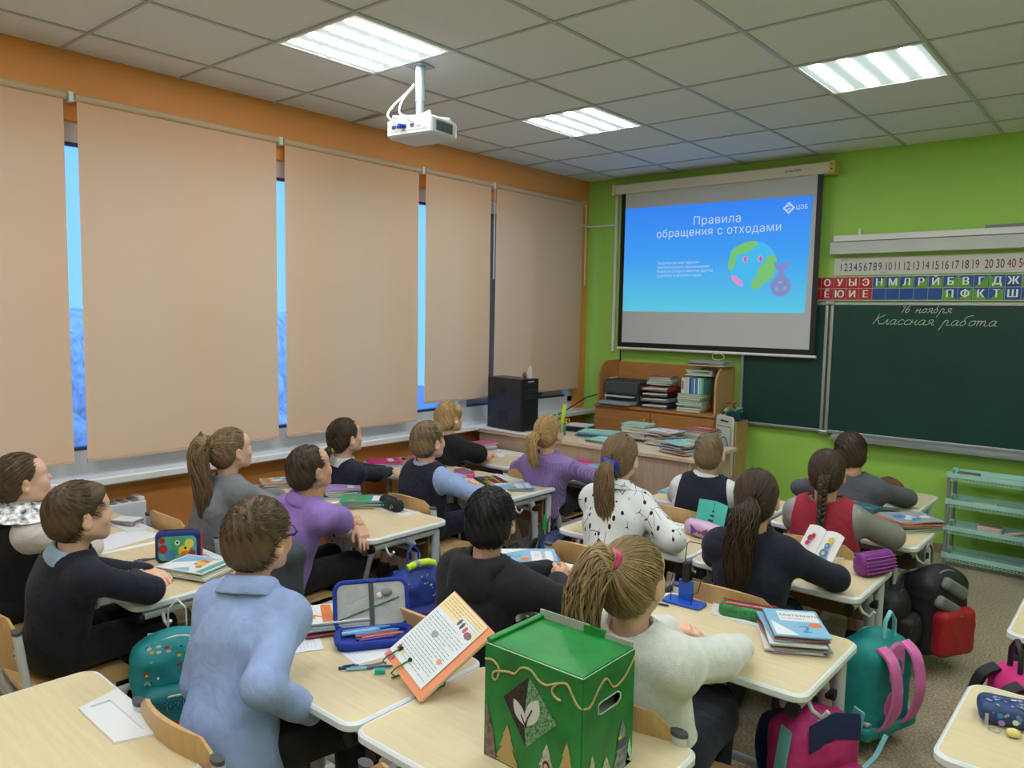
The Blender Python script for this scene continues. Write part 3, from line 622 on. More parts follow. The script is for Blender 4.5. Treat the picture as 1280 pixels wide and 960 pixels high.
def hand_mesh(w, d, n, side, sc=1.0, curl=0.5, spread=1.0, hold=False):
    """five separate fingers, thumb from the side of the palm; w wrist, d finger direction, n palm normal"""
    d = nrm(d); n = nrm(np.array(n)-d*np.dot(n, d)); s = np.cross(n, d)*(-1 if side > 0 else 1)
    R = np.stack([s, d, n], 1); v = Vol(w-0.16*sc, w+0.16*sc, 0.0036)
    v.cone(w-d*0.03*sc, w+d*0.01*sc, 0.023*sc, 0.02*sc, 0.01, sq=(n, 0.8))
    v.rbox(w+d*0.042*sc, (0.033*sc, 0.038*sc, 0.0125*sc), 0.012*sc, 0.015, R=R)
    for i, (o, L) in enumerate(((1.5, 0.060), (0.5, 0.067), (-0.5, 0.062), (-1.5, 0.049))):
        b = w+d*(0.074-0.004*abs(o))*sc+s*o*0.0165*sc; L *= sc; ang = curl*(0.5+0.08*i); dd = nrm(d+s*o*0.08*spread)
        p = b-dd*0.012*sc; r = 0.0083*sc
        for j, fr in enumerate((0.45, 0.32, 0.25)):
            dd2 = math.cos(ang)*dd+math.sin(ang)*n; q = (b if j == 0 else p)+dd2*L*fr
            v.cone(p, q, r, r*0.92, 0.004 if j else 0.006); r *= 0.92; p = q; ang += curl*0.75
    b = w+d*0.018*sc+s*0.022*sc; t1 = b+(s*0.75+d*0.75+n*0.25)*0.028*sc; t2 = t1+nrm(d*1.0+s*0.35+n*(0.3+curl*0.6))*0.025*sc; t3 = t2+nrm(d*1.0-s*(0.1+0.3*hold)+n*(0.3+curl*0.5))*0.02*sc
    v.cone(b, t1, 0.0125*sc, 0.0105*sc, 0.012); v.cone(t1, t2, 0.0100*sc, 0.0088*sc, 0.004); v.cone(t2, t3, 0.0088*sc, 0.0075*sc, 0.003)
    return v.mesh()
ELL_C = np.array((0, -0.012, 0.022)); 
def add_head(mg, H, R, skin, N, res=0.0042, girl=False):
    P = lambda x, y, z: H+R@np.array((x, y, z))
    lo = np.minimum(H-0.13, N-0.07); hi = np.maximum(H+0.13, N+0.07); v = Vol(lo, hi, res)
    v.ell(P(0, -0.008, 0.022), (0.070, 0.086, 0.081), 0.02, R=R); v.ell(P(0, 0.028, -0.03), (0.054, 0.058, 0.066), 0.03, R=R)
    v.ell(P(0, 0.045, 0.036), (0.058, 0.040, 0.044), 0.03, R=R); v.ell(P(0, 0.058, -0.085), (0.019, 0.017, 0.014), 0.03, R=R)                       # chin
    for s in (-1, 1):
        v.ell(P(s*0.032, 0.058, -0.028), (0.024, 0.022, 0.026), 0.02, R=R)            # cheek
        v.ell(P(s*0.032, 0.091, 0.004), (0.017, 0.010, 0.011), 0.014, 's', R=R)       # eye socket
        v.cone(P(s*0.048, 0.0, -0.052), P(s*0.014, 0.055, -0.082), 0.016, 0.012, 0.03)  # jaw
        v.ell(P(s*0.028, 0.071, 0.001), (0.0125, 0.0105, 0.008), 0.004, R=R)          # lids
    v.cone(P(0, 0.079, 0.006), P(0, 0.0955, -0.020), 0.0055, 0.0068, 0.010); v.ell(P(0, 0.088, -0.024), (0.0125, 0.008, 0.006), 0.008, R=R)
    v.cone(P(-0.026, 0.075, 0.020), P(0.026, 0.075, 0.020), 0.006, 0.006, 0.02); v.ell(P(0, 0.070, -0.053), (0.022, 0.014, 0.018), 0.02, R=R)
    for s in (-1, 1):
        v.ell(P(s*0.076, -0.006, -0.012), (0.009, 0.019, 0.031), 0.006, R=R@basis(-s*0.45, 0.0, 0)); v.ell(P(s*0.088, -0.001, -0.010), (0.008, 0.011, 0.020), 0.006, 's', R=R@basis(-s*0.45, 0, 0))
    v.cone(P(0, -0.022, -0.03), N, 0.046, 0.047, 0.03)
    V, F = v.mesh(); mg.add(V, F, skin)
    # lips, eyes
    q = Vol(P(0, 0.08, -0.05)-0.04, P(0, 0.08, -0.05)+0.04, 0.003)
    q.ell(P(0, 0.0765, -0.050), (0.019, 0.0095, 0.0045), 0.002, R=R); q.ell(P(0, 0.0755, -0.0585), (0.016, 0.0100, 0.0055), 0.003, R=R); V, F = q.mesh(); mg.add(V, F, LIP)
    for s in (-1, 1):
        b = MB(); b.sphere((0, 0, 0), (0.0125, 0.0085, 0.0068), EYEW, 10, 6); mg.add(np.array(b.v)@R.T+P(s*0.0285, 0.0755, 0.0005), np.array([f for f in b.f]), EYEW)
        b = MB(); b.sphere((0, 0, 0), (0.0056, 0.0034, 0.006), IRIS, 10, 6); mg.add(np.array(b.v)@R.T+P(s*0.0285, 0.0815, 0.0015), np.array([f for f in b.f]), IRIS)
def hair_cap(H, R, k):
    """returns cap mesh in head coordinates; k: style dict"""
    r = np.array(k.get('r', (0.080, 0.099, 0.094))); v = Vol((-0.12, -0.14, -0.14), (0.12, 0.13, 0.15), 0.0052)
    v.ell(ELL_C, r, 0.0); v.ell((0, -0.055, -0.02), (r[0]*0.86, 0.055, 0.062), 0.03)
    if k.get('fringe'): v.ell((0, 0.045, 0.052), (0.068, 0.047, 0.042), 0.02)
    sl = k.get('slope', 1.04); z0 = k.get('z0', -0.017)
    v.plane((0, 0, z0), (0, sl, -1), 0.012)
    v.ell((0, 0.10, -0.01), (0.068, 0.055, 0.062 if not k.get('fringe') else 0.048), 0.012, 's')
    if k['style'] == 'short': v.ell((0, -0.075, -0.112), (0.075, 0.05, 0.040), 0.02, 's')
    for s in (-1, 1): v.ell((s*0.086, 0.0, -0.022), (0.018, 0.026, 0.038), 0.008, 's')
    V, F = v.mesh(); return V, F, r
def strands_short(V, F, r, k, rg, n=900):
    N = vnormals(V, F); ok = np.where((((V-ELL_C)/r)**2).sum(1) > 0.9)[0]; i = rg.choice(ok, n); p = V[i].copy()
    cr = np.array(k.get('crown', (0.012, -0.055, 0.10))); K = 6; P = [p-N[i]*0.002]; st = k.get('step', 0.0075)*(0.7+0.6*rg.random(n))[:, None]
    for j in range(1, K):
        q = P[-1]; g = (q-ELL_C)/(r*r); g /= np.linalg.norm(g, axis=1, keepdims=True)
        t = q-cr; sw = np.cross(g, t); t = t+0.45*sw+rg.normal(size=(n, 3))*0.014
        t = t+np.clip(0.9-np.linalg.norm(q-cr, axis=1, keepdims=True)*8, 0, 1)*0.004*rg.normal(size=(n, 3))
        t -= g*(t*g).sum(1, keepdims=True); t /= np.maximum(np.linalg.norm(t, axis=1, keepdims=True), 1e-6)
        qn = q+t*st; e = (qn-ELL_C)/r; L = np.linalg.norm(e, axis=1, keepdims=True)
        on = (q[:, 2:3] > -0.02); qp = ELL_C+e/L*r*(1.004+0.010*j*rg.random((n, 1))); P.append(np.where(on, qp, qn+g*0.0006))
    P = np.stack(P, 1); Rr = np.linspace(0.0015, 0.0004, K)[None, :]*(0.7+0.7*rg.random((n, 1))); return P, Rr
def strands_tied(V, F, r, T, rg, n=800):
    N = vnormals(V, F); i = rg.choice(len(V), n); K = 8; a = (V[i]-ELL_C)/r; b = (np.array(T)-ELL_C)/r; la = np.linalg.norm(a, axis=1, keepdims=True); lb = np.linalg.norm(b)
    a = a/la; b = b/lb; P = []
    for j in range(K):
        t = (j/(K-1)); c = a*(1-t)+b*t+0.05*np.sin(PI*t)*np.array((0, 0, -0.3)); c /= np.linalg.norm(c, axis=1, keepdims=True)
        h = (la*(1-t)+max(min(lb, 1.04), 0.98)*t)*(1.0+0.02*rg.random((n, 1))*math.sin(PI*t)+0.006); P.append(ELL_C+c*r*h)
    P = np.stack(P, 1); return P, np.full((n, K), 0.0016)*(0.6+0.8*rg.random((n, 1)))
def person(sp):
    H = np.array(sp['head'], float); hx, hy = sp['hip']; seat = sp.get('seat', 0.37); sc = sp.get('s', 1.0); seed = sp.get('seed', 1); rg = np.random.default_rng(seed)
    by = sp.get('byaw', 0.0); Rh = basis(sp.get('hyaw', 0.0), sp.get('hpitch', 0.12), sp.get('hroll', 0.0)); Rb = basis(by, 0)
    right, fwd = Rb[:, 0], Rb[:, 1]; zd = sp.get('desk', 0.6); skin = sp.get('skin', SKIN); girl = sp.get('girl', False)
    Pv = np.array((hx, hy, seat+0.085)); nk = H+Rh@np.array((0, -0.03, -0.085)); N = nk+nrm(Pv-nk-fwd*0.0)*0.055
    Ch = N*0.66+Pv*0.34-fwd*0.012+(0, 0, -0.02); Wa = N*0.33+Pv*0.67-fwd*0.004
    SL, SR = N-right*0.112*sc-(0, 0, 0.054), N+right*0.112*sc-(0, 0, 0.054)
    root = thing('person', sp['label'], 'person', (hx, hy, 0)); root['group'] = 'pupils seated at the desks'; off = np.array((hx, hy, 0))
    arms = []
    for side, S in ((-1, SL), (1, SR)):
        a = sp['arms'][0 if side < 0 else 1]; W = np.array(a['w'], float)
        E, W2 = ik(S, W, 0.225*sc, 0.205*sc, np.array(a.get('pole', right*side*0.9+np.array((0, 0, -0.6))-fwd*0.3)), a.get('zmin', zd), side)
        if 'e' in a: E = np.array(a['e'], float); W2 = W
        arms.append((side, S, E, W2, a))
    kn = sp.get('knees'); legs = []
    for side in (-1, 1):
        h0 = Pv+right*side*0.065-(0, 0, 0.02); K = h0+fwd*0.33*sc+right*side*0.02+(0, 0, 0.01)
        if kn: K = np.array(kn[0 if side < 0 else 1], float)
        ft = K+fwd*sp.get('foot', -0.05)+right*side*0.01; ft[2] = 0.07; legs.append((h0, K, ft, side))
    def torso(v, e, hemf=1.0, low=True):
        q = (fwd, 0.74)
        v.cone(Pv-(0, 0, 0.0), Wa, 0.122*sc+e, 0.108*sc+e, 0.02, sq=q); v.cone(Wa, Ch, 0.108*sc+e, 0.120*sc+e, 0.04, sq=q)
        v.cone(Ch, N-(0, 0, 0.055), 0.118*sc+e, 0.088*sc+e, 0.04, sq=(fwd, 0.72))
        for S in (SL, SR): v.cone(N-(0, 0, 0.03), S, 0.036+e, 0.046*sc+e, 0.05); v.cone(Ch, S-(0, 0, 0.02), 0.08*sc+e, 0.045*sc+e, 0.04, sq=q)
    rw = 0.024*sc
    mn = np.minimum.reduce([Pv-0.2, SL-0.12, SR-0.12]+[a[2]-0.09 for a in arms]+[a[3]-0.09 for a in arms]); mx = np.maximum.reduce([N+0.09, Pv+0.2, SL+0.12, SR+0.12]+[a[2]+0.09 for a in arms]+[a[3]+0.09 for a in arms])
    # body: one skin mesh (head, torso, arms, hands, legs)
    mg = Merge(); add_head(mg, H, Rh, skin, N-(0, 0, 0.02), girl=girl)
    lmn = np.minimum.reduce([mn]+[l[1]-0.08 for l in legs]+[l[2]-0.06 for l in legs]); lmx = np.maximum.reduce([mx]+[l[1]+0.08 for l in legs])
    v = Vol(lmn, lmx, 0.011); torso(v, -0.012)
    for side, S, E, W, a in arms: v.cone(S, E, 0.036*sc, 0.031*sc, 0.02); v.cone(E, W, 0.031*sc, rw, 0.008)
    for h0, K, ft, s in legs: v.cone(h0, K, 0.06*sc, 0.044*sc, 0.03); v.cone(K, ft, 0.043*sc, 0.028*sc, 0.01)
    V, F = v.mesh(); mg.add(V, F, skin)
    for side, S, E, W, a in arms:
        d = np.array(a.get('d', W-E)); n_ = np.array(a.get('n', (0, 0, -1))); hm = hand_mesh(W, d, n_, side, 0.92*sc, a.get('curl', 0.5), a.get('spread', 1.0), a.get('hold', False)); mg.add(hm[0], hm[1], skin)
        if sp.get('short'):
            v = Vol(np.minimum.reduce([S, E, W])-0.06, np.maximum.reduce([S, E, W])+0.06, 0.006)
            v.cone(S, E, 0.037*sc, 0.032*sc, 0.0); v.cone(E, W, 0.033*sc, rw+0.001, 0.012); V, F = v.mesh(); mg.add(V, F, skin)
    for k in range(len(mg.V)): mg.V[k] = mg.V[k]-off
    link('body', mg.mesh('body'), root)
    def put(name, v, m, fold=0.0, fr=24, lab=None, mats=None):
        V, F = v.mesh() if isinstance(v, Vol) else v
        if len(F) == 0: return None
        if fold: V = folds(V, vnormals(V, F), fold, fr, seed+len(name))
        o = link(name, arrmesh(name, V-off, F, [m]), root)
        if lab: o['label'] = lab
        return o
    # top garment
    t = sp['top']; tm = t['m']; e = t.get('e', 0.012); res = 0.0075
    v = Vol(mn, mx, res); torso(v, e)
    sl = 0.010+t.get('loose', 0.0)
    for side, S, E, W, a in arms:
        if sp.get('short'):
            M_ = S*0.3+E*0.7; v.cone(S, M_, 0.042*sc+sl, 0.048*sc+sl, 0.03)
        else:
            cu = W-nrm(W-E)*t.get('cuff', 0.004); v.cone(S, E, 0.040*sc+sl, 0.034*sc+sl, 0.035); v.cone(E, cu, 0.034*sc+sl, rw+sl*0.75, 0.012)
    if t.get('hem', 0): v.cone(Pv-(0, 0, 0.03), Pv+(0, 0, 0.04), 0.135*sc+e, 0.12*sc+e, 0.03, sq=(fwd, 0.8))
    v.cone(N-(0, 0, 0.03)-fwd*0.0, nk+Rh[:, 2]*0.03, 0.05*sc+t.get('neck', 0.0), 0.056*sc+t.get('neck', 0.0), 0.01, 's')
    v.plane(Pv-(0, 0, 0.075+t.get('long', 0)), (0, 0, -1), 0.01)
    if sp.get('short'):
        for side, S, E, W, a in arms:
            u = nrm(E-S); v.cone(S*0.33+E*0.67, E+u*0.1, 0.038*sc, 0.05*sc, 0.003, 's')
    put(t.get('name', 'shirt'), v, tm, t.get('fold', 0.006)*(0.45 if 'vest' in sp else 1), t.get('fr', 24), t.get('label'))
    if 'vest' in sp:
        q = sp['vest']; v = Vol(mn, mx, res); torso(v, e+0.017)
        for side, S, E, W, a in arms:
            cS = S+right*side*0.016; g_ = 1
            v.cone(S-right*side*0.0, S+nrm(E-S)*0.03, 0.046+e, 0.045+e, 0.03)
            v.plane(cS, right*side+np.array((0, 0, 0.12)), 0.004) if True else None
        v.cone(N-(0, 0, 0.045)+fwd*0.01, nk+Rh[:, 2]*0.03, 0.058*sc, 0.075*sc, 0.01, 's'); v.cone(N+fwd*0.11, N+fwd*0.16-(0, 0, 0.14), 0.05, 0.01, 0.01, 's')
        v.plane(Pv-(0, 0, 0.06), (0, 0, -1), 0.01); put(q.get('name', 'vest'), v, q['m'], 0.004, 16, q.get('label'))
    if sp.get('collar'):
        b = MB(); n = 28; pr = ((0.050, -0.008), (0.052, 0.020), (0.056, 0.028), (0.062, 0.024), (0.082, -0.012), (0.080, -0.015)); rows = []
        up = nrm(nk-N); rr = nrm(right-up*np.dot(right, up)); ff = np.cross(up, rr)
        for k in range(n+1):
            a_ = 2*PI*(k/n)*0.94+0.06*PI+PI/2
            rows.append([tuple(N-off+(rr*math.cos(a_)*1.04+ff*math.sin(a_)*0.98)*(r_*sc*1.02+(e-0.010)*0.6)+up*(z_+0.006-0.012*max(0, math.sin(a_)))*1.15) for r_, z_ in pr])
        b.sheet(rows, 0.003, sp['collar']); b.build('collar', root)
    if sp.get('hood'):
        v = Vol(N-0.2, N+0.16, res)
        for k in range(9):
            a0 = PI*(1.02+0.96*k/9)+0.05; a1 = PI*(1.02+0.96*(k+1)/9)+0.05; w_ = lambda a: N+(0, 0, 0.0)+right*math.cos(a)*0.083+fwd*math.sin(a)*0.078+np.array((0, 0, 0.010+0.012*math.sin(a)))
            v.cone(w_(a0), w_(a1), 0.030, 0.030, 0.01)
        v.ell(N-fwd*0.085-(0, 0, 0.055), (0.085, 0.04, 0.07), 0.03, R=Rb); put('hood', v, tm, 0.005, 30)
    if sp.get('ruffle'):
        b = MB(); 
        rows = []
        for k in range(61):
            a_ = 2*PI*k/60; rp = 0.006*math.sin(a_*18); c_, s_ = math.cos(a_), math.sin(a_); cc = N-off+np.array((0, 0, 0.0))
            rows.append([tuple(cc+right*c_*0.052+fwd*s_*0.052+(0, 0, 0.012)), tuple(cc+right*c_*(0.064+rp)+fwd*s_*(0.064+rp)+(0, 0, 0.066))])
        b.sheet(rows, 0.002, sp['ruffle'][0]); b.build('neck_ruffle', root)
        b = MB(); rows = []
        for k in range(73):
            a_ = 2*PI*k/72; c_, s_ = math.cos(a_), math.sin(a_); sc_ = 0.005*abs(math.sin(a_*12)); cc = N-off; row = []
            for j in range(6):
                u_ = j/5; R_ = 0.058+u_*(0.095+sc_*(j == 5)); row.append(tuple(cc+right*c_*R_*1.10+fwd*s_*R_*0.92+(0, 0, 0.056-0.040*u_**1.3-0.02*u_*abs(c_)**2)))
            rows.append(row)
        b.sheet(rows, 0.003, sp['ruffle'][1]); b.build('lace_collar', root, label='white lace collar over a black yoke')
    # bottoms
    bt = sp['bottom']; v = Vol(lmn-0.03, lmx+0.03, 0.010)
    if bt.get('skirt'):
        v.cone(Pv, Pv-(0, 0, 0.02), 0.135*sc, 0.14*sc, 0.03, sq=(fwd, 0.85))
        for h0, K, ft, s in legs: v.cone(h0, h0*0.25+K*0.75, 0.082*sc, 0.085*sc, 0.05)
        v.cone(legs[0][0]*0.3+legs[0][1]*0.7, legs[1][0]*0.3+legs[1][1]*0.7, 0.07, 0.07, 0.05)
    else:
        v.cone(Pv+(0, 0, 0.025), Pv+(0, 0, 0.04), 0.124*sc, 0.118*sc, 0.03, sq=(fwd, 0.82))
        for h0, K, ft, s in legs: v.cone(h0, K, 0.074*sc, 0.058*sc, 0.035); v.cone(K, ft, 0.058*sc, 0.050*sc, 0.012)
    v.plane(Pv+(0, 0, 0.045), (0, 0, 1), 0.01)
    V, F = v.mesh()
    if bt.get('pleats'):
        Nn = vnormals(V, F); V = V+Nn*(0.006*np.abs(np.sin(60*((V-Pv)@right)+30*((V-Pv)@fwd))))[:, None]*(Nn[:, 2:3] < 0.95)
    put('skirt' if bt.get('skirt') else 'trousers', (V, F), bt['m'], 0.004, 20)
    if bt.get('skirt') and bt.get('tights'):
        v = Vol(lmn-0.03, lmx+0.03, 0.010)
        for h0, K, ft, s in legs: v.cone(h0, K, 0.064*sc, 0.049*sc, 0.03); v.cone(K, ft, 0.048*sc, 0.034*sc, 0.01)
        put('tights', v, bt['tights'])
    for h0, K, ft, s in legs:
        v = Vol(ft-(0.08, 0.1, 0.08), ft+(0.08, 0.22, 0.06), 0.008); f0 = ft*(1, 1, 0)
        v.cone(f0+fwd*-0.02+(0, 0, 0.035), f0+fwd*0.11+(0, 0, 0.028), 0.034, 0.030, 0.02); v.cone(f0+(0, 0, 0.03), ft+(0, 0, 0.01), 0.034, 0.036, 0.02); v.plane((0, 0, 0.003), (0, 0, -1), 0.004)
        put('shoe', v, sp.get('shoe', C((40, 38, 40), 0.5)))
    # hair
    hk = sp['hair']; hm_ = hk['m']; V, F, r = hair_cap(H, Rh, hk); Wd = lambda Q: Q@Rh.T+H-off
    hg = Merge(); Nn = vnormals(V, F); hg.add(Wd(V+Nn*(0.0015*np.sin(V@np.array((240., 130, 90)))[:, None])), F, hm_)
    if hk['style'] == 'short':
        P, Rr = strands_short(V, F, r, hk, rg, hk.get('n', 1100)); a_, f_ = tubes(P, Rr); hg.add(Wd(a_), f_, hm_)
    else:
        T = np.array(hk['tie'], float); P, Rr = strands_tied(V, F, r, T, rg, 800); a_, f_ = tubes(P, Rr); hg.add(Wd(a_), f_, hm_)
        Tw = H+Rh@T; path = [Tw]+[Tw+np.array(q, float) for q in hk.get('tail', [])]
        if hk['style'] == 'pony':
            n = hk.get('nt', 420); K = 16; t = np.linspace(0, 1, K); c = bez(path, t); L = len(path)
            wd = np.interp(t, (0, 0.12, 0.45, 0.8, 1), np.array((0.35, 0.8, 1.0, 0.9, 0.45)))*hk.get('w', 0.04)
            an = rg.random(n)*2*PI; rr_ = np.sqrt(rg.random(n)); tg = np.gradient(c, axis=0); tg /= np.linalg.norm(tg, axis=1, keepdims=True); A = np.cross(tg, (0.3, 1, 0.1)); A /= np.linalg.norm(A, axis=1, keepdims=True); B = np.cross(tg, A)
            ph = rg.random(n)*6; wv = hk.get('wave', 0.004); an2 = an[:, None]+0.5*np.sin(2.2*t[None]*3+ph[:, None])
            P = c[None]+wd[None, :, None]*rr_[:, None, None]*(np.cos(an2)[..., None]*A[None]+0.7*np.sin(an2)[..., None]*B[None])+wv*np.sin(t[None]*14+ph[:, None])[..., None]*A[None]*t[None, :, None]
            ln = 0.78+0.22*rg.random(n); P = P[:, 0:1]+(P-P[:, 0:1])*ln[:, None, None] if False else P
            Rr = np.interp(t, (0, 0.2, 0.8, 1), (0.0016, 0.0026, 0.0022, 0.0004))[None]*(0.6+0.8*rg.random((n, 1))); a_, f_ = tubes(P, Rr); hg.add(a_-off, f_, hm_)
            v = Vol(c.min(0)-0.08, c.max(0)+0.08, 0.007)
            for i in range(K-2): v.cone(c[i], c[i+1], wd[i]*0.72, wd[i+1]*0.72, 0.01, sq=(B[i], 0.7))
            Vt, Ft = v.mesh(); hg.add(Vt-off, Ft, hm_)
        elif hk['style'] == 'braid':
            K = 60; t = np.linspace(0, 1, K); c = bez(path, t); w0 = hk.get('w', 0.013); tot = np.linalg.norm(np.diff(c, axis=0), axis=1).sum(); fq = tot/0.055*2*PI
            tp = np.interp(t, (0, 0.1, 0.7, 1), (1, 1.1, 0.85, 0.6)); P = []
            for s in range(3):
                ph = fq*t+s*2*PI/3; P.append(c+(w0*np.sin(ph)*tp)[:, None]*right+(w0*0.55*np.sin(2*ph)*tp)[:, None]*fwd)
            P = np.stack(P); a_, f_ = tubes(P, np.tile(w0*0.92*tp, (3, 1)), 8); hg.add(a_-off, f_, hm_)
            n = 90; an = rg.random(n)*6.28; q = path[-1]; P = np.stack([np.array(q)+np.stack([np.cos(an)*0.01*(0.5+u_), np.sin(an)*0.008*(0.5+u_), -0.075*u_*(0.7+0.3*rg.random(n))], 1) for u_ in np.linspace(0, 1, 5)], 1)
            a_, f_ = tubes(P, np.linspace(0.003, 0.0006, 5)[None]*np.ones((n, 1))); hg.add(a_-off, f_, hm_)
        elif hk['style'] == 'bun':
            v = Vol(Tw-0.06, Tw+0.06, 0.005); v.ell(Tw, (0.036, 0.03, 0.036), 0.01); Vt, Ft = v.mesh(); hg.add(Vt-off, Ft, hm_)
    if hk.get('wisps', 30):
        n = hk.get('wisps', 30); i = rg.choice(len(V), n); p = V[i]-Nn[i]*0.003; dr = Nn[i]*0.4+rg.normal(size=(n, 3))*0.5; dr /= np.linalg.norm(dr, axis=1, keepdims=True)
        P = np.stack([p+dr*u_*0.022+np.array((0, -0.3, -0.4))*0.02*u_*u_ for u_ in (0, 0.33, 0.66, 1)], 1); a_, f_ = tubes(P, np.full((n, 4), 0.0004)); hg.add(Wd(a_), f_, hm_)
    link('hair', hg.mesh('hair'), root)
    if 'tiem' in hk:
        Tw = H+Rh@np.array(hk['tie'], float)+np.array(hk.get('tieo', (0, 0, 0))); v = Vol(Tw-0.06, Tw+0.06, 0.004); rt = hk.get('tier', 0.018)
        ax = nrm(Rh@(np.array(hk['tie'])-ELL_C)); a1 = nrm(np.cross(ax, (1, 0.1, 0))); a2 = np.cross(ax, a1)
        for k in range(14):
            g_ = 2*PI*k/14; v.ell(Tw+(a1*math.cos(g_)+a2*math.sin(g_))*rt, [rt*0.62*(1+0.25*math.sin(k*2.3))]*3, 0.006)
        put('hair_tie', v, hk['tiem'], label if False else 0.0, lab=hk.get('tiel'))
    for s in (-1, 1):
        eb = MB(); pts = [H-off+Rh@np.array((s*x_, y_, z_)) for x_, y_, z_ in ((0.014, 0.0835, 0.0195), (0.026, 0.0830, 0.0225), (0.042, 0.0735, 0.0185))]; eb.tube(pts, [0.0016, 0.0022, 0.001], hm_, 5); eb.build('eyebrow', root)
    if sp.get('glasses'):
        g = MB(); gm = sp['glasses']; Q = lambda x, y, z: H-off+Rh@np.array((x, y, z))
        for s in (-1, 1):
            g.tube([Q(s*(0.031+0.021*math.cos(a_)), 0.094-0.004*abs(math.cos(a_)), 0.0+0.016*math.sin(a_)) for a_ in np.linspace(0, 2*PI, 17)[:-1]], 0.0016, gm, 6, closed=True)
            g.tube([Q(s*0.052, 0.09, 0.006), Q(s*0.078, 0.07, 0.008), Q(s*0.083, 0.0, 0.010), Q(s*0.080, -0.025, -0.006)], 0.0022, gm, 6)
        g.tube([Q(-0.010, 0.097, 0.004), Q(0, 0.1, 0.006), Q(0.010, 0.097, 0.004)], 0.0014, gm, 6); g.build('glasses', root)
    return root, dict(N=N, SL=SL, SR=SR, Pv=Pv, arms=arms, off=off, legs=legs, Rh=Rh, H=H)
# ---------------------------------------------------------------- desks
TOPM = mat('desk_laminate', (216, 200, 162), 0.35, var=0.05, scale=7, stretch=(1, 12, 1), spec=0.4); EDGE = mat('desk_edge', (222, 226, 228), 0.35)
TRAY = mat('tray_white', (226, 229, 232), 0.3); FRM = mat('frame_white', (206, 209, 212), 0.35, 0.2); BRN = mat('panel_brown', (132, 98, 62), 0.55, var=0.08, scale=10)
DZ = 0.60
def build_desk():
    t = thing('school_desk', '', 'desk')
    M = MB(); M.rrect(0, 0, 0.698, 0.505, 0.045, DZ-0.028, DZ-0.0005, EDGE, bev=0.006, n=6); M.rrect(0, 0, 0.676, 0.483, 0.036, DZ-0.003, DZ, TOPM, n=6); M.build('tabletop', t)
    M = MB(); a0, a1, b0, b1 = -0.105, 0.105, 0.153, 0.203
    for q in ([(-0.155, 0.236), (-0.115, 0.130), (a0, b0), (a0, b1)], [(-0.115, 0.130), (0.115, 0.130), (a1, b0), (a0, b0)], [(0.115, 0.130), (0.155, 0.236), (a1, b1), (a1, b0)], [(0.155, 0.236), (-0.155, 0.236), (a0, b1), (a1, b1)]): M.prism(q, DZ-0.0005, DZ+0.007, TRAY)

    M.build('pencil_tray', t); M = MB(); M.box((0, 0.178, DZ+0.0006), (0.214, 0.054, 0.0012), TRAY); M.build('tray_groove', t)
    for s in (-1, 1):
        x = s*0.305; M = MB()
        M.tube([(x, -0.21, DZ-0.055), (x, 0.205, DZ-0.055)], 0.018, FRM, 8)
        M.tube([(x, 0.20, DZ-0.05), (x, 0.195, 0.30), (x, 0.12, 0.05), (x, 0.10, 0.03)], 0.021, FRM, 8, flat=(1, 1))
        M.tube([(x, -0.02, DZ-0.05), (x, 0.03, DZ-0.07), (x, 0.065, DZ-0.14), (x, 0.095, 0.05)], 0.021, FRM, 8)
        M.box((x, 0.015, 0.018), (0.045, 0.46, 0.036), FRM)
        o = M.build('side_frame', t)
        M = MB()
        for k in range(5): M.tube([(x+s*0.0195, 0.075+0.004*k, 0.38-0.06*k), (x+s*0.0225, 0.075+0.004*k, 0.38-0.06*k)], 0.005, BLK, 6); M.tube([(x+s*0.0195, 0.172-0.012*k, 0.26-0.04*k), (x+s*0.0225, 0.172-0.012*k, 0.26-0.04*k)], 0.005, BLK, 6)
        M.build('adjustment_hole', t, kind='stuff')
        M = MB(); M.tube([(x+s*0.010, 0.045, DZ-0.105), (x+s*0.036, 0.045, DZ-0.105)], 0.018, BLK, 12); M.build('knob', t)
        for yy in (-0.225, 0.24): M = MB(); M.box((x, yy, 0.016), (0.05, 0.03, 0.032), BLK); M.build('foot_cap', t, bevel=0.006)
        M = MB(); M.tube([(x, -0.225, DZ-0.06), (x, -0.205, DZ-0.06)], 0.021, BLK, 10); M.build('rail_cap', t)
    M = MB(); M.box((0, 0.17, DZ-0.13), (0.58, 0.014, 0.20), BRN); M.build('modesty_panel', t, bevel=0.002)
    M = MB(); M.box((0, 0.105, DZ-0.11), (0.56, 0.11, 0.008), BRN); M.build('book_shelf', t); M = MB(); M.tube([(-0.29, 0.05, DZ-0.118), (0.29, 0.05, DZ-0.118)], 0.012, FRM, 8); M.build('crossbar', t); M = MB(); M.tube([(-0.30, 0.11, 0.14), (0.30, 0.11, 0.14)], 0.016, FRM, 8); M.build('crossbar', t)
    M = MB(); M.tube([(0.318, -0.14, DZ-0.055), (0.335, -0.14, DZ-0.085), (0.362, -0.14, DZ-0.095), (0.378, -0.14, DZ-0.072)], 0.007, FRM, 6); M.build('hook', t)
    return t
desk0 = build_desk(); DESKS = {}; _n = [0]
def desk(key, x0, y0, label, rz=0.0):
    o = desk0 if _n[0] == 0 else copy_tree(desk0); _n[0] += 1; o.location = (x0+0.35, y0+0.2525, 0); o.rotation_euler.z = rz; o['label'] = label; o['group'] = 'single school desks'; DESKS[key] = o
desk('A', 1.965, 0.36, 'empty pale school desk in the bottom left corner of the photo', -0.03)
desk('M1L', 2.085, 1.160, 'school desk of the boy in the light blue shirt, with the open pencil case')
desk('M1R', 2.79, 1.155, 'school desk carrying the green painted cardboard box')
desk('M2L', 2.175, 2.075, 'school desk in front of the black-haired boy in the dark hoodie')
desk('M2R', 2.885, 2.085, 'school desk of the girl in the white fluffy sweater, by the stack marked 2')
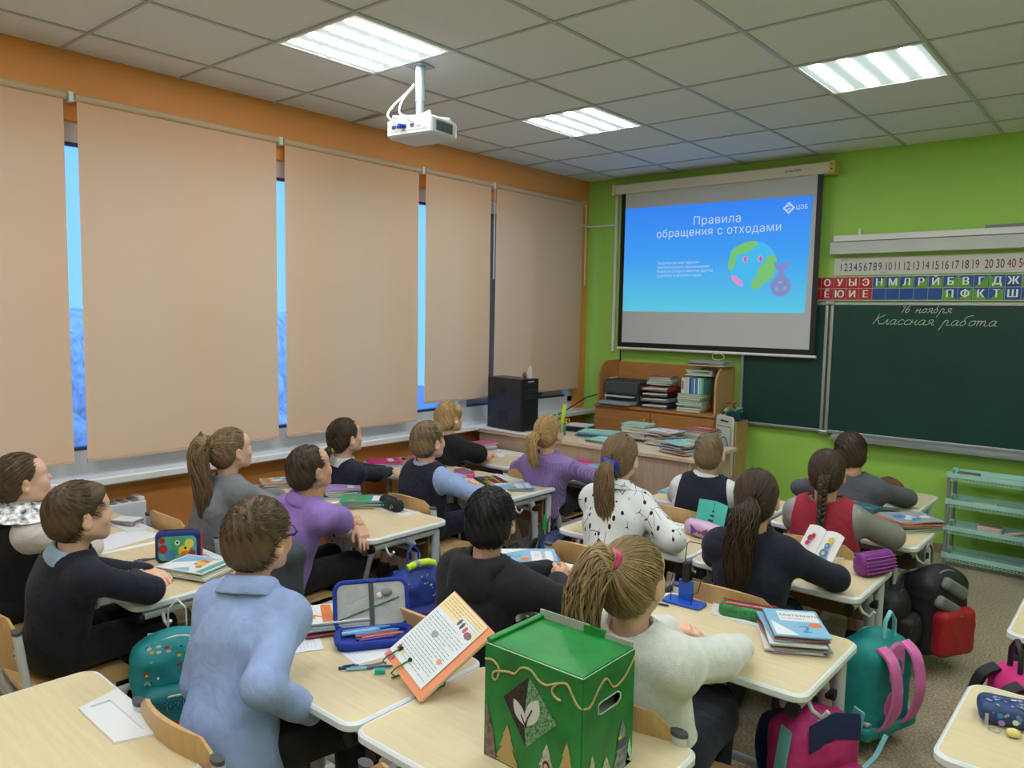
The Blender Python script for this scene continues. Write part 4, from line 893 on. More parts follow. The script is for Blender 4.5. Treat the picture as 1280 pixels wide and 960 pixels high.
desk('M3L', 2.05, 2.985, 'school desk of the girl in the patterned white blouse')
desk('M3R', 2.765, 2.985, 'school desk with the purple ribbed pencil pouch at its right end')
desk('M4L', 2.03, 3.86, 'school desk in front of the boy in the dark vest facing the green wall')
desk('M4R', 2.765, 3.86, 'school desk of the girl in the red vest, with a textbook stack on the right')
desk('M5R', 2.60, 4.665, 'frontmost school desk by the green wall, where the boy in grey sits')
desk('L2L', 0.195, 1.15, 'school desk of the girl with the lace collar, nearest the radiator')
desk('L2R', 0.905, 1.15, 'school desk of the boy in the navy jumper, with the cartoon-coloured pencil case')
desk('L3L', 0.165, 2.225, 'school desk of the girl with the very long ponytail')
desk('L3R', 0.870, 2.225, 'school desk of the boy in the purple short-sleeved shirt')
desk('L4L', 0.09, 3.25, 'school desk with pink folders, before the girl with the yellow hair tie')
desk('L4R', 0.80, 3.25, 'school desk of the boy in the vest with light blue sleeves')
desk('L5L', 0.185, 3.965, 'school desk touching the teacher desk, left one, with a pink box stack')
desk('L5R', 0.890, 3.965, 'school desk touching the teacher desk, right one, where the girl in lilac sits')
desk('R1', 3.905, 2.02, 'school desk at the right edge of the photo with the blue star pencil case')
desk('R2', 3.925, 3.01, 'school desk at the right edge of the photo, behind the pink backpack')
# ---------------------------------------------------------------- chairs
PLY = mat('plywood', (196, 158, 106), 0.4, var=0.10, scale=8, stretch=(10, 1, 1)); PLYE = mat('plywood_edge', (176, 130, 84), 0.5)
def build_chair():
    t = thing('school_chair', '', 'chair'); S = 0.36
    P = [[((u-0.5)*0.36*(1 if v < 4 else 0.97), -0.15+0.33*v/8, S-0.012*math.sin(PI*v/8*0.9)+(-0.02*((v-6)/2)**2 if v > 6 else 0)+0.012*(2*u-1)**2) for v in range(9)] for u in np.linspace(0, 1, 7)]
    M = MB(); M.sheet(P, 0.011, PLY); M.build('seat', t)
    rows = []
    for v in range(7):
        z = 0.475+0.185*v/6; hw = 0.185*math.sqrt(max(0, 1-(abs(v-3)/3.6)**4))
        rows.append([((2*u-1)*hw, -0.185-0.035*v/6-0.028*(1-(2*u-1)**2), z+(0.012*(1-(2*u-1)**2) if v > 4 else 0)) for u in np.linspace(0, 1, 13)])
    M = MB(); M.sheet(rows, 0.011, PLY); M.build('backrest', t)
    for s in (-1, 1):
        x = s*0.195; M = MB(); M.tube([(x, -0.215, 0.625), (x, -0.195, 0.46), (x, -0.15, 0.34), (x, -0.02, 0.06), (x, -0.01, 0.035)], 0.017, FRM, 10, flat=(0.75, 1.35))
        M.tube([(x, -0.155, 0.33), (x, 0.16, 0.335)], 0.013, FRM, 8); M.tube([(x, 0.10, 0.33), (x, 0.01, 0.05)], 0.015, FRM, 8); M.box((x, -0.02, 0.017), (0.032, 0.40, 0.034), FRM); M.build('side_frame', t)
        M = MB(); M.tube([(x, -0.215, 0.623), (x, -0.2165, 0.634)], 0.0175, C((72, 74, 80), 0.5), 10, flat=(0.75, 1.35)); M.build('end_cap', t)
        M = MB(); M.box((s*0.172, -0.212, 0.56), (0.03, 0.004, 0.05), FRM); 
        for dz in (-0.013, 0.013): M.tube([(s*0.168, -0.214, 0.56+dz), (s*0.168, -0.218, 0.56+dz)], 0.004, GREY, 6)
        M.build('bracket', t)
    M = MB(); M.tube([(-0.195, 0.02, 0.325), (0.195, 0.02, 0.325)], 0.011, FRM, 8); M.build('crossbar', t); M = MB(); M.tube([(-0.195, -0.12, 0.325), (0.195, -0.12, 0.325)], 0.011, FRM, 8); M.build('crossbar', t)
    return t
chair0 = build_chair(); _c = [0]
def chair(x, y, label, rz=0.0):
    o = chair0 if _c[0] == 0 else copy_tree(chair0); _c[0] += 1; o.location = (x, y, 0); o.rotation_euler.z = rz; o['label'] = label; o['group'] = 'plywood school chairs'; return o
# ---------------------------------------------------------------- pupils
NAVY = cloth('navy', (18, 24, 44)); NAVY2 = cloth('navy_knit', (16, 21, 38), bscale=500); BLACKC = cloth('black', (12, 12, 15)); LBLUE = cloth('pale_blue', (150, 174, 204)); SHIRT = cloth('shirt_blue', (144, 165, 211), sheen=0.05, bscale=1500)
GREYC = cloth('grey_knit', (118, 122, 128)); SK_G = cloth('grey_skirt', (88, 90, 98)); PURP = cloth('purple_shirt', (146, 116, 190)); LILAC = cloth('lilac_knit', (150, 124, 188)); WHITEC = cloth('white', (214, 216, 220)); CREAM = cloth('cream_blouse', (206, 200, 196), sheen=0.05)
FUZZ = mat('cloth_fluffy', (214, 216, 214), 1.0, var=0.08, scale=60, bump=1.0, bscale=260, sheen=1.0); REDV = cloth('red_wool', (150, 34, 54)); SATIN = mat('cloth_satin_grey', (136, 134, 132), 0.35, var=0.05, scale=20); GSW = cloth('slate', (82, 84, 94)); HOOD = cloth('charcoal', (23, 25, 32))
def stripes(m, sc_, dark, axis=0):
    nt = m.node_tree; N, L = nt.nodes, nt.links; b = N['Principled BSDF']; tc = N.new('ShaderNodeTexCoord'); wv = N.new('ShaderNodeTexWave'); wv.bands_direction = 'XYZ'[axis]; wv.inputs['Scale'].default_value = sc_; wv.inputs['Distortion'].default_value = 1.0
    mx = N.new('ShaderNodeMix'); mx.data_type = 'RGBA'; mx.blend_type = 'MULTIPLY'; mx.inputs[0].default_value = dark; src = b.inputs['Base Color'].links[0].from_socket
    L.new(tc.outputs['Object'], wv.inputs[0]); L.new(src, mx.inputs[6]); L.new(wv.outputs[0], mx.inputs[7]); L.new(mx.outputs[2], b.inputs['Base Color'])
stripes(LILAC, 28, 0.35); stripes(SK_G, 40, 0.35); 
def print_blouse():
    m = mat('cloth_print', (220, 222, 224), 0.8, bump=0.2, bscale=900); nt = m.node_tree; N, L = nt.nodes, nt.links; b = N['Principled BSDF']; tc = N.new('ShaderNodeTexCoord')
    n = N.new('ShaderNodeTexNoise'); n.inputs['Scale'].default_value = 9; wv = N.new('ShaderNodeTexVoronoi'); wv.feature = 'DISTANCE_TO_EDGE'; wv.inputs['Scale'].default_value = 11
    v2 = N.new('ShaderNodeTexVoronoi'); v2.inputs['Scale'].default_value = 17; v2.inputs['Randomness'].default_value = 0.8
    mp = N.new('ShaderNodeMapping'); mp.inputs['Scale'].default_value = (1.6, 1.6, 0.8); L.new(tc.outputs['Object'], mp.inputs[0]); L.new(mp.outputs[0], v2.inputs[0])
    c1 = N.new('ShaderNodeMath'); c1.operation = 'LESS_THAN'; c1.inputs[1].default_value = 0.016; c2 = N.new('ShaderNodeMath'); c2.operation = 'LESS_THAN'; c2.inputs[1].default_value = 0.20
    c3 = N.new('ShaderNodeMath'); c3.operation = 'GREATER_THAN'; c3.inputs[1].default_value = 0.52; c4 = N.new('ShaderNodeMath'); c4.operation = 'MULTIPLY'; c5 = N.new('ShaderNodeMath'); c5.operation = 'MAXIMUM'
    L.new(mp.outputs[0], wv.inputs[0]); L.new(tc.outputs['Object'], n.inputs[0]); L.new(wv.outputs['Distance'], c1.inputs[0]); L.new(v2.outputs['Distance'], c2.inputs[0]); L.new(n.outputs[0], c3.inputs[0]); L.new(c1.outputs[0], c4.inputs[0]); L.new(c3.outputs[0], c4.inputs[1]); L.new(c4.outputs[0], c5.inputs[0]); L.new(c2.outputs[0], c5.inputs[1])
    mx = N.new('ShaderNodeMix'); mx.data_type = 'RGBA'; mx.inputs[6].default_value = (*lin((220, 222, 224)), 1); mx.inputs[7].default_value = (*lin((20, 20, 26)), 1); L.new(c5.outputs[0], mx.inputs[0]); L.new(mx.outputs[2], b.inputs['Base Color']); return m
PRINT = print_blouse()
BR = hairmat('brown', (86, 68, 48)); DB = hairmat('dark_brown', (64, 48, 36)); LB = hairmat('light_brown', (122, 98, 70)); BLO = hairmat('blond', (176, 146, 98)); BK = hairmat('black', (18, 17, 19)); ASH = hairmat('ash', (112, 94, 68)); DBL = hairmat('dark_blond', (140, 116, 82))
def fold_arms(x, y0, z=None, dx=0.0, dy=0.0):
    z = DZ+0.032 if z is None else z
    return [dict(w=(x-0.035+dx, y0+0.16+dy, z), d=(1, 0.25, -0.05), curl=0.35), dict(w=(x+0.03+dx, y0+0.085+dy, z+0.012), d=(-1, 0.45, -0.05), curl=0.35)]
def V3(*a): return np.array(a, float)
P = {}
P['lace'] = person(dict(seed=1, girl=True, label='girl in a white blouse with lace collar under a black pinafore at the left edge', head=(0.807, 1.07, 0.94), hip=(0.70, 0.99), hyaw=-0.12, hpitch=0.22, arms=fold_arms(0.72, 1.15), skin=SKIN_L,
    top=dict(name='blouse', m=CREAM, loose=0.012, fold=0.006), vest=dict(name='pinafore', m=BLACKC), bottom=dict(m=BLACKC, skirt=1), ruffle=(CREAM, mat('lace', (206, 206, 208), 0.8, var=0.95, scale=38, bump=0.6, bscale=150)), hair=dict(style='bun', m=BR, tie=(0, -0.11, -0.02))))
P['navy'] = person(dict(seed=2, label='boy in a navy jumper with a pale blue collar, at the left', head=(1.513, 1.02, 0.94), hip=(1.36, 0.98), hyaw=-0.05, hpitch=0.12, arms=fold_arms(1.36, 1.15, dx=0.03), skin=SKIN_L,
    top=dict(name='jumper', m=NAVY2, loose=0.003, fold=0.005), bottom=dict(m=BLACKC), collar=LBLUE, hair=dict(style='short', m=BR, fringe=1, r=(0.081, 0.100, 0.094))))
P['blue'] = person(dict(seed=3, s=1.05, label='boy in a light blue shirt and black-framed glasses, nearest the camera', head=(2.328, 1.195, 0.985), hip=(2.42, 1.04), seat=0.38, byaw=0.36, hyaw=0.22, hpitch=0.04,
    arms=[dict(w=(2.36, 1.24, 0.55), d=(0.3, 0.8, -0.2), pole=(-0.3, -0.6, -0.8), zmin=0.45), dict(w=(2.56, 1.20, 0.545), d=(-0.4, 0.8, -0.25), pole=(0.6, -0.5, -0.7), zmin=0.45)],
    top=dict(name='shirt', m=SHIRT, loose=0.012, e=0.016, fold=0.013, fr=22, hem=1, long=0.02), bottom=dict(m=BLACKC), collar=SHIRT, glasses=BLK, knees=[(2.24, 1.38, 0.455), (2.54, 1.38, 0.455)], hair=dict(style='short', m=BR, r=(0.084, 0.103, 0.100), n=1500, crown=(0.02, -0.07, 0.08))))
P['long'] = person(dict(seed=4, girl=True, label='girl in a grey knit top with a very long brown ponytail, by the window', head=(0.767, 2.005, 0.945), hip=(0.70, 1.90), hyaw=-0.05, hpitch=0.20, arms=[dict(w=(0.64, 2.36, 0.63), d=(0.5, 0.8, -0.05)), dict(w=(0.88, 2.36, 0.64), d=(0.1, 1, -0.1), curl=0.3)], skin=SKIN_L,
    top=dict(name='knit_top', m=GREYC, loose=0.008), bottom=dict(m=SK_G, skirt=1, pleats=1, tights=GREYC), hair=dict(style='pony', m=LB, tie=(0, -0.104, 0.058), tail=[(-0.015, -0.030, 0.008), (-0.02, -0.050, -0.07), (-0.005, -0.035, -0.22), (0.0, -0.03, -0.37)], w=0.072, nt=620, wave=0.003, tiem=BLK, tier=0.013)))
P['purple'] = person(dict(seed=5, short=True, label='boy in a purple short-sleeved shirt with bare crossed forearms', head=(1.412, 2.01, 0.94), hip=(1.30, 1.93), hyaw=-0.05, hpitch=0.26, arms=[dict(w=(1.47, 2.235, 0.655), d=(0.75, -0.15, -0.75), n=(-0.6, 0.1, -0.5), curl=0.3, pole=(-0.3, 0.5, -0.6)), dict(w=(1.27, 2.31, 0.66), d=(-1, 0.2, 0), curl=0.4, pole=(1, 0.1, -0.3))],
    top=dict(name='short_sleeved_shirt', m=PURP, loose=0.008, e=0.014, fold=0.008), bottom=dict(m=BLACKC), collar=PURP, hair=dict(style='short', m=DB, r=(0.077, 0.096, 0.090), step=0.004)))
P['yellow'] = person(dict(seed=6, girl=True, label='dark-haired girl in navy with a low ponytail in a yellow-green hair tie', head=(0.671, 2.776, 0.915), hip=(0.58, 2.80), hyaw=-0.1, hpitch=0.2, arms=fold_arms(0.58, 3.12), s=0.96, skin=SKIN_L,
    top=dict(name='cardigan', m=NAVY), bottom=dict(m=NAVY, skirt=1), collar=WHITEC, hair=dict(style='pony', m=DB, tie=(0, -0.105, -0.045), tail=[(0, -0.03, -0.01), (0.0, -0.05, -0.06), (0.01, -0.045, -0.15)], w=0.03, tiem=C((206, 226, 60), 0.5), tier=0.013, tiel='yellow-green hair tie')))
P['bluesl'] = person(dict(seed=7, label='boy in a navy vest over light blue sleeves, reaching along his desk', head=(1.194, 2.94, 0.935), hip=(1.14, 2.95), hyaw=-0.05, hpitch=0.14, arms=[dict(w=(1.08, 3.36, 0.632), d=(1, 0.3, 0)), dict(w=(1.40, 3.24, 0.64), d=(0.55, 0.9, -0.05), curl=0.35)], s=0.98, skin=SKIN_L,
    top=dict(name='shirt', m=SHIRT, loose=0.006), vest=dict(m=NAVY), bottom=dict(m=NAVY), collar=LBLUE, hair=dict(style='short', m=ASH, fringe=1)))
P['blacksh'] = person(dict(seed=8, short=True, label='fair-haired child in a black short-sleeved top beside the window', head=(0.503, 3.80, 0.92), hip=(0.47, 3.78), hyaw=-0.15, hpitch=0.15, arms=[dict(w=(0.48, 4.18, 0.63), d=(1, 0.2, 0)), dict(w=(0.58, 4.12, 0.635), d=(-1, 0.5, 0))], s=0.98, skin=SKIN_L,
    top=dict(name='short_sleeved_top', m=BLACKC, loose=0.014, e=0.018), bottom=dict(m=BLACKC), hair=dict(style='short', m=BLO, r=(0.082, 0.101, 0.096), fringe=1, z0=-0.035, step=0.009)))
P['lilac'] = person(dict(seed=9, girl=True, label='girl in a lilac ribbed sweater with a blond ponytail in front of the teacher desk', head=(1.415, 3.753, 0.92), hip=(1.36, 3.80), byaw=0.2, hyaw=0.0, hpitch=0.12, arms=[dict(w=(1.16, 4.02, 0.64), d=(0.8, 0.6, 0)), dict(w=(1.44, 4.05, 0.64), d=(-0.8, 0.6, 0), pole=(1, -0.1, -0.5))], s=1.0, skin=SKIN_L,
    top=dict(name='sweater', m=LILAC, loose=0.010, e=0.016, fold=0.005), bottom=dict(m=BLACKC), hair=dict(style='pony', m=BLO, tie=(0, -0.112, 0.005), tail=[(-0.01, -0.05, -0.01), (0.0, -0.065, -0.09), (0.02, -0.05, -0.19)], w=0.045, tiem=C((110, 90, 60), 0.6), tier=0.012)))
P['print'] = person(dict(seed=10, girl=True, label='girl in a black-printed white blouse, brown ponytail in a blue scrunchie', head=(2.377, 3.04, 0.985), hip=(2.44, 2.87), byaw=0.15, hyaw=0.12, hpitch=0.08, arms=fold_arms(2.45, 2.985, dx=0.02), s=1.03, skin=SKIN_L,
    top=dict(name='blouse', m=PRINT, loose=0.007, e=0.013, fold=0.006), bottom=dict(m=BLACKC), collar=PRINT, hair=dict(style='pony', m=LB, tie=(-0.005, -0.108, -0.015), tail=[(0.0, -0.04, -0.02), (0.01, -0.055, -0.12), (0.02, -0.05, -0.25), (0.03, -0.045, -0.38)], w=0.056, wave=0.006, tiem=C((28, 44, 160), 0.4), tier=0.028, tiel='shiny blue scrunchie')))
P['vest'] = person(dict(seed=11, label='short-haired boy in a dark vest over a white shirt facing the green wall', head=(2.455, 3.79, 0.925), hip=(2.40, 3.72), byaw=0.25, hyaw=0.30, hpitch=0.10, arms=fold_arms(2.42, 3.86), s=1.0, skin=SKIN_L,
    top=dict(name='shirt', m=WHITEC, loose=0.012), vest=dict(m=NAVY), bottom=dict(m=NAVY), collar=WHITEC, hair=dict(style='short', m=ASH, r=(0.075, 0.094, 0.087), step=0.0035, n=700)))
P['pony'] = person(dict(seed=12, girl=True, label='girl in a navy jumper with a wavy dark ponytail, elbow on the desk', head=(3.116, 2.836, 0.955), hip=(3.12, 2.79), byaw=0.2, hyaw=0.22, hpitch=0.06, arms=[dict(w=(2.98, 3.16, 0.63), d=(1, 0.2, 0)), dict(w=(3.22, 3.15, 0.64), d=(-1, 0.5, 0), pole=(1, 0, -0.4))], s=1.05,
    top=dict(name='jumper', m=NAVY, loose=0.006, e=0.012, fold=0.005), bottom=dict(m=NAVY, skirt=1), hair=dict(style='pony', m=DB, tie=(0, -0.112, -0.01), tail=[(0, -0.035, -0.01), (-0.01, -0.05, -0.08), (-0.025, -0.045, -0.19), (-0.03, -0.04, -0.31)], w=0.064, wave=0.009, tiem=C((90, 80, 60), 0.6), tier=0.010)))
P['red'] = person(dict(seed=13, girl=True, label='girl in a red vest over grey satin sleeves with a single dark braid', head=(3.115, 3.64, 0.935), hip=(3.13, 3.67), byaw=0.15, hyaw=0.25, hpitch=0.05, arms=[dict(w=(3.0, 4.0, 0.63), d=(1, 0.2, 0)), dict(w=(3.24, 3.98, 0.64), d=(-1, 0.4, 0), pole=(1, 0, -0.5))], s=1.04,
    top=dict(name='blouse', m=SATIN, loose=0.011, fold=0.007), vest=dict(m=REDV), bottom=dict(m=REDV, skirt=1), hair=dict(style='braid', m=DB, tie=(0, -0.104, 0.01), tail=[(0, -0.02, -0.04), (0, -0.025, -0.15), (0.0, -0.035, -0.30)], w=0.0135)))
P['greysw'] = person(dict(seed=14, label='boy in a slate grey sweater and dark-framed glasses at the frontmost desk', head=(2.974, 4.485, 0.91), hip=(3.00, 4.50), byaw=0.1, hyaw=0.30, hpitch=0.0, hroll=-0.15, arms=[dict(w=(2.80, 4.72, 0.63), d=(1, 0.2, 0)), dict(w=(3.06, 4.80, 0.64), d=(-1, 0.4, 0), pole=(1, 0, -0.3))], s=1.04,
    top=dict(name='sweater', m=GSW, loose=0.006, e=0.013), bottom=dict(m=BLACKC), glasses=BLK, hair=dict(style='short', m=DB, r=(0.083, 0.101, 0.095))))
P['hood'] = person(dict(seed=15, label='black-haired boy in a charcoal hoodie holding a small blue thing', head=(2.553, 1.94, 0.935), hip=(2.48, 1.88), byaw=0.1, hyaw=0.38, hpitch=0.08, arms=[dict(w=(2.545, 2.27, 0.675), d=(0.7, 0.5, 0.2), n=(0.5, 0.2, -0.8), curl=0.9, hold=True), dict(w=(2.635, 2.22, 0.66), d=(-0.15, 0.9, 0.3), n=(-0.9, 0, -0.3), curl=0.9, hold=True, pole=(1, -0.3, -0.6))], s=1.04,
    top=dict(name='hoodie', m=HOOD, loose=0.012, e=0.018), hood=True, bottom=dict(m=BLACKC), hair=dict(style='short', m=BK, r=(0.083, 0.102, 0.098), n=1300)))
P['fuzzy'] = person(dict(seed=16, girl=True, label='girl in a white fluffy sweater with a long fair ponytail and a pink hair tie', head=(3.25, 1.72, 0.95), hip=(3.24, 1.84), byaw=0.1, hyaw=0.02, hpitch=0.12, arms=[dict(w=(3.12, 2.22, 0.635), d=(0.8, 0.5, 0)), dict(w=(3.36, 2.20, 0.645), d=(-0.7, 0.6, 0), pole=(1, 0.1, -0.4))], s=1.06, skin=SKIN_L,
    top=dict(name='fluffy_sweater', m=FUZZ, loose=0.013, e=0.018, fold=0.005), bottom=dict(m=NAVY, skirt=1, tights=NAVY), hair=dict(style='pony', m=DBL, tie=(-0.01, -0.09, 0.085), tail=[(-0.02, -0.035, -0.01), (-0.04, -0.065, -0.10), (-0.04, -0.06, -0.22), (-0.03, -0.04, -0.35)], w=0.060, wave=0.004, tiem=C((196, 60, 110), 0.6), tier=0.018, tiel='pink and black hair tie')))
for k, lb in (('lace', 'with the lace-collar girl'), ('navy', 'under the boy in the navy jumper'), ('blue', 'under the boy in the light blue shirt'), ('long', 'of the girl with the very long ponytail'), ('purple', 'under the boy in the purple shirt'), ('yellow', 'of the girl with the yellow-green hair tie'), ('bluesl', 'of the boy with light blue sleeves'), ('blacksh', 'of the child in the black top'), ('lilac', 'of the girl in the lilac sweater'), ('print', 'of the girl in the patterned blouse'), ('vest', 'behind the vest boy facing the green wall'), ('pony', 'of the girl with the wavy dark ponytail'), ('red', 'of the girl in the red vest'), ('greysw', 'of the boy in the slate sweater'), ('hood', 'of the boy in the charcoal hoodie'), ('fuzzy', 'of the girl in the white fluffy sweater')):
    r = P[k][0]; chair(r.location.x+{'blue': 0.10, 'lilac': -0.09, 'navy': 0.07, 'bluesl': 0.09}.get(k, 0), r.location.y+{'lilac': 0.16, 'greysw': 0.08, 'vest': 0.04}.get(k, 0.02), 'plywood school chair with a white frame, '+lb)
chair(3.17, 1.27, 'empty plywood school chair pushed up to the desk with the green box', 0.0)
# jacket on the back of the purple-shirt boy's chair, skin of the little thing in the hoodie boy's hands
# ---------------------------------------------------------------- books and papers
PAGE = mat('book_pages', (214, 210, 198), 0.8, var=0.06, scale=300, stretch=(0.05, 0.05, 1))
COLN = {'blue': (74, 130, 190), 'light blue': (134, 184, 214), 'white': (226, 228, 230), 'red': (176, 46, 56), 'pink': (214, 96, 150), 'lilac': (164, 140, 196), 'teal': (92, 170, 164), 'green': (72, 160, 110), 'grey': (150, 154, 160), 'orange': (222, 128, 70), 'yellow': (232, 202, 60), 'navy': (34, 50, 104), 'mint': (150, 208, 190), 'purple': (112, 72, 156), 'cream': (226, 216, 190), 'dark grey': (62, 64, 72), 'maroon': (120, 52, 66), 'magenta': (196, 40, 120), 'black': (30, 30, 34)}
def colm(c): return mat('cover_'+c.replace(' ', '_'), COLN[c], 0.35, spec=0.5)
INK = C((60, 66, 84), 0.6)
def quad(M, x0, y0, x1, y1, z, m): M.add([(x0, y0, z), (x1, y0, z), (x1, y1, z), (x0, y1, z)], [(0, 1, 2, 3)], m)
def lines(M, x0, y0, x1, n, dy, z, m, rg, h=0.0012):
    for k in range(n):
        x = x0
        while x < x1-0.005:
            w_ = min(rg.uniform(0.006, 0.02), x1-x); quad(M, x, y0-dy*k, x+w_, y0-dy*k+h, z, m); x += w_+0.003
def cover_art(M, w_, d, z, style, rg):
    X, Y = w_/2-0.008, d/2-0.008
    if style == 'math':
        quad(M, -X, -Y, X, Y, z, colm('light blue')); quad(M, -X*0.6, Y*0.1, X, Y*0.92, z+0.0003, colm('white'))
        M.add([(-X, -Y, z+0.0003), (-X*0.1, -Y, z+0.0003), (-X, Y*0.1, z+0.0003)], [(0, 1, 2)], colm('white')); write(M, 'Математика', (-X*0.55, Y*0.5, z+0.0006), 0.026, colm('navy'), plane='top'); write(M, '2', (0.0, -Y*0.75, z+0.0006), 0.075, colm('blue'), plane='top')
        disc_top(M, X*0.72, -Y*0.15, 0.02, z+0.0006, colm('orange')); lines(M, -X*0.5, Y*0.35, X*0.5, 2, 0.008, z+0.0006, INK, rg)
    elif style == 'orange':
        quad(M, -X, -Y, X, Y, z, colm('white')); quad(M, -X, -Y*0.4, X, -Y*0.05, z+0.0003, colm('orange')); write(M, '2', (0.0, -Y*0.7, z+0.0006), 0.09, colm('orange'), plane='top'); lines(M, -X*0.8, Y*0.75, X*0.8, 5, 0.011, z+0.0004, colm('orange'), rg)
        M.add([(-X, -Y, z+0.0004), (X, -Y, z+0.0004), (X, -Y*0.7, z+0.0004)], [(0, 1, 2)], colm('light blue'))
    elif style == 'animal':
        M.add([(-X, -Y, z), (X*0.3, -Y, z), (-X, Y*0.6, z)], [(0, 1, 2)], colm('light blue')); quad(M, -X, Y*0.7, X, Y, z, colm('teal'))
        for k in range(9): disc_top(M, X*0.1+rg.uniform(-0.05, 0.05), Y*0.2+rg.uniform(-0.02, 0.025), rg.uniform(0.008, 0.02), z+0.0003+k*0.0001, colm(rg.choice(['orange', 'pink', 'orange', 'yellow'])))
        M.add([(X*0.5, Y*0.1, z+0.0003), (X, -Y*0.4, z+0.0003), (X, Y*0.4, z+0.0003)], [(0, 1, 2)], colm('light blue'))
    elif style == 'sheet': lines(M, -X*0.9, Y*0.85, X*0.9, int(Y*2/0.011), 0.011, z, mat('faint_ink', (150, 158, 180), 0.8), rg, 0.0008)
    elif style == 'work': quad(M, -X, Y*0.35, X, Y, z, colm('blue')); quad(M, -X*0.7, Y*0.45, X*0.7, Y*0.8, z+0.0003, colm('white')); lines(M, -X*0.7, Y*0.1, X*0.6, 4, 0.012, z, INK, rg); disc_top(M, X*0.5, -Y*0.5, 0.022, z+0.0003, colm('orange'))
    elif style == 'photo':
        quad(M, -X, -Y, X, Y, z, colm('grey'))
        for k in range(12): disc_top(M, rg.uniform(-X*0.7, X*0.7), rg.uniform(-Y*0.7, Y*0.7), rg.uniform(0.01, 0.03), z+0.0002+k*0.0001, colm(rg.choice(['light blue', 'white', 'orange', 'blue', 'cream'])))
    elif style == 'plain': quad(M, -X*0.6, Y*0.3, X*0.6, Y*0.7, z, colm('white')); lines(M, -X*0.5, Y*0.6, X*0.5, 3, 0.01, z+0.0002, INK, rg)
def disc_top(M, x, y, r, z, m, n=14): M.add([(x+r*math.cos(2*PI*k/n), y+r*math.sin(2*PI*k/n), z) for k in range(n)], [tuple(range(n))], m)
ORD = ['topmost', 'second down', 'third down', 'fourth down', 'fifth down', 'sixth down', 'seventh down', 'eighth down', 'ninth down', 'tenth down', 'eleventh down', 'twelfth down']
def book(x, y, z, w_, d, t_, col, label, rz=0.0, art=None, kind='book', group=None, seed=0):
    rg = random.Random(seed); t = thing(kind, label, 'notebook' if kind == 'notebook' else 'book', (x, y, z), rz, group); cm = colm(col); M = MB()
    if t_ < 0.004: M.box((0, 0, t_/2), (w_, d, t_), cm); zt = t_
    else:
        e = 0.0012
        M.box((0, 0, e/2), (w_, d, e), cm); M.box((0, 0, t_-e/2), (w_, d, e), cm); M.box((-w_/2+e/2, 0, t_/2), (e, d, t_-2*e), cm); M.build('cover', t)
        M = MB(); M.box((0.001, 0, t_/2), (w_-0.006, d-0.006, t_-2*e-0.0002), PAGE); M.build('pages', t); zt = t_; M = MB()
    if t_ < 0.004: M.build('cover', t); M = MB()
    if art: cover_art(M, w_, d, zt+0.0004, art, rg); M.build('cover_print', t, kind='stuff')
    return t
def stack(x, y, z, spec, where, rz=0.0, w_=0.17, d=0.22, jit=0.012, ang=0.10, seed=1, kind='book', art='plain', group=None):
    """spec: list bottom to top of (colour, thickness); every book is its own object"""
    rg = random.Random(seed); n = len(spec); g = group or 'books in the stack '+where
    for i, (c, t_) in enumerate(spec):
        k = n-1-i; lb = '%s %s, %s, stack %s' % (c, kind, ORD[k], where); lb = ' '.join(lb.split())
        book(x+rg.uniform(-jit, jit), y+rg.uniform(-jit, jit), z, w_*rg.uniform(0.93, 1.04), d*rg.uniform(0.93, 1.02), t_-0.0006, c, lb, rz+rg.uniform(-ang, ang), art if k == 0 else None, kind, g, seed*50+i); z += t_+0.0006 if k else 0
    return z+t_
D = DZ+0.0008
# textbooks on the pupils' desks
stack(3.415, 2.445, D, [('lilac', .007), ('white', .006), ('grey', .006), ('maroon', .010), ('white', .005), ('light blue', .008), ('red', .006), ('blue', .005), ('light blue', .005)], 'on the white-sweater girl desk', rz=0.55, w_=0.17, d=0.235, seed=3, art='math', jit=0.010)
stack(1.415, 1.475, D, [('maroon', .010), ('white', .009), ('cream', .006), ('teal', .008), ('white', .004)], 'beside the cartoon pencil case', rz=-1.25, w_=0.17, d=0.235, seed=5, art='animal')
stack(2.24, 1.52, D, [('dark grey', .006), ('red', .006), ('blue', .008), ('light blue', .008), ('white', .006), ('light blue', .006), ('white', .005)], 'left of the open pencil case', rz=-0.5, w_=0.16, d=0.22, seed=6, art='orange')
stack(3.345, 4.245, D, [('light blue', .009), ('maroon', .010), ('white', .007), ('grey', .008), ('red', .008), ('orange', .006), ('light blue', .004)], 'by the red-vest girl', rz=-0.6, w_=0.20, d=0.25, seed=7, art='photo', ang=0.16)
stack(1.04, 2.62, D, [('maroon', .010), ('white', .010), ('light blue', .008), ('blue', .006), ('green', .004)], 'before the purple-shirt boy', rz=-0.7, w_=0.18, d=0.23, seed=8, art='work')
stack(0.78, 2.665, D, [('blue', .012), ('light blue', .010), ('teal', .012), ('lilac', .010), ('lilac', .008)], 'by the far edge near the purple-shirt boy', rz=-0.55, w_=0.15, d=0.19, seed=9)
stack(0.30, 2.58, D, [('navy', .009), ('lilac', .008), ('white', .006), ('lilac', .006), ('yellow', .004)], 'at the grey-top girl under the blind', rz=-0.5, w_=0.17, d=0.23, seed=10, art='photo')
stack(0.27, 3.42, D, [('white', .008), ('lilac', .010), ('white', .008), ('pink', .006), ('magenta', .004)], 'of pink folders by the window', rz=-0.4, w_=0.18, d=0.23, seed=11, ang=0.15)
stack(0.30, 4.36, D, [('blue', .009), ('grey', .009), ('mint', .010), ('white', .006), ('pink', .012), ('pink', .010)], 'of pink covers near the computer', rz=-0.3, w_=0.17, d=0.18, seed=12, art=None)
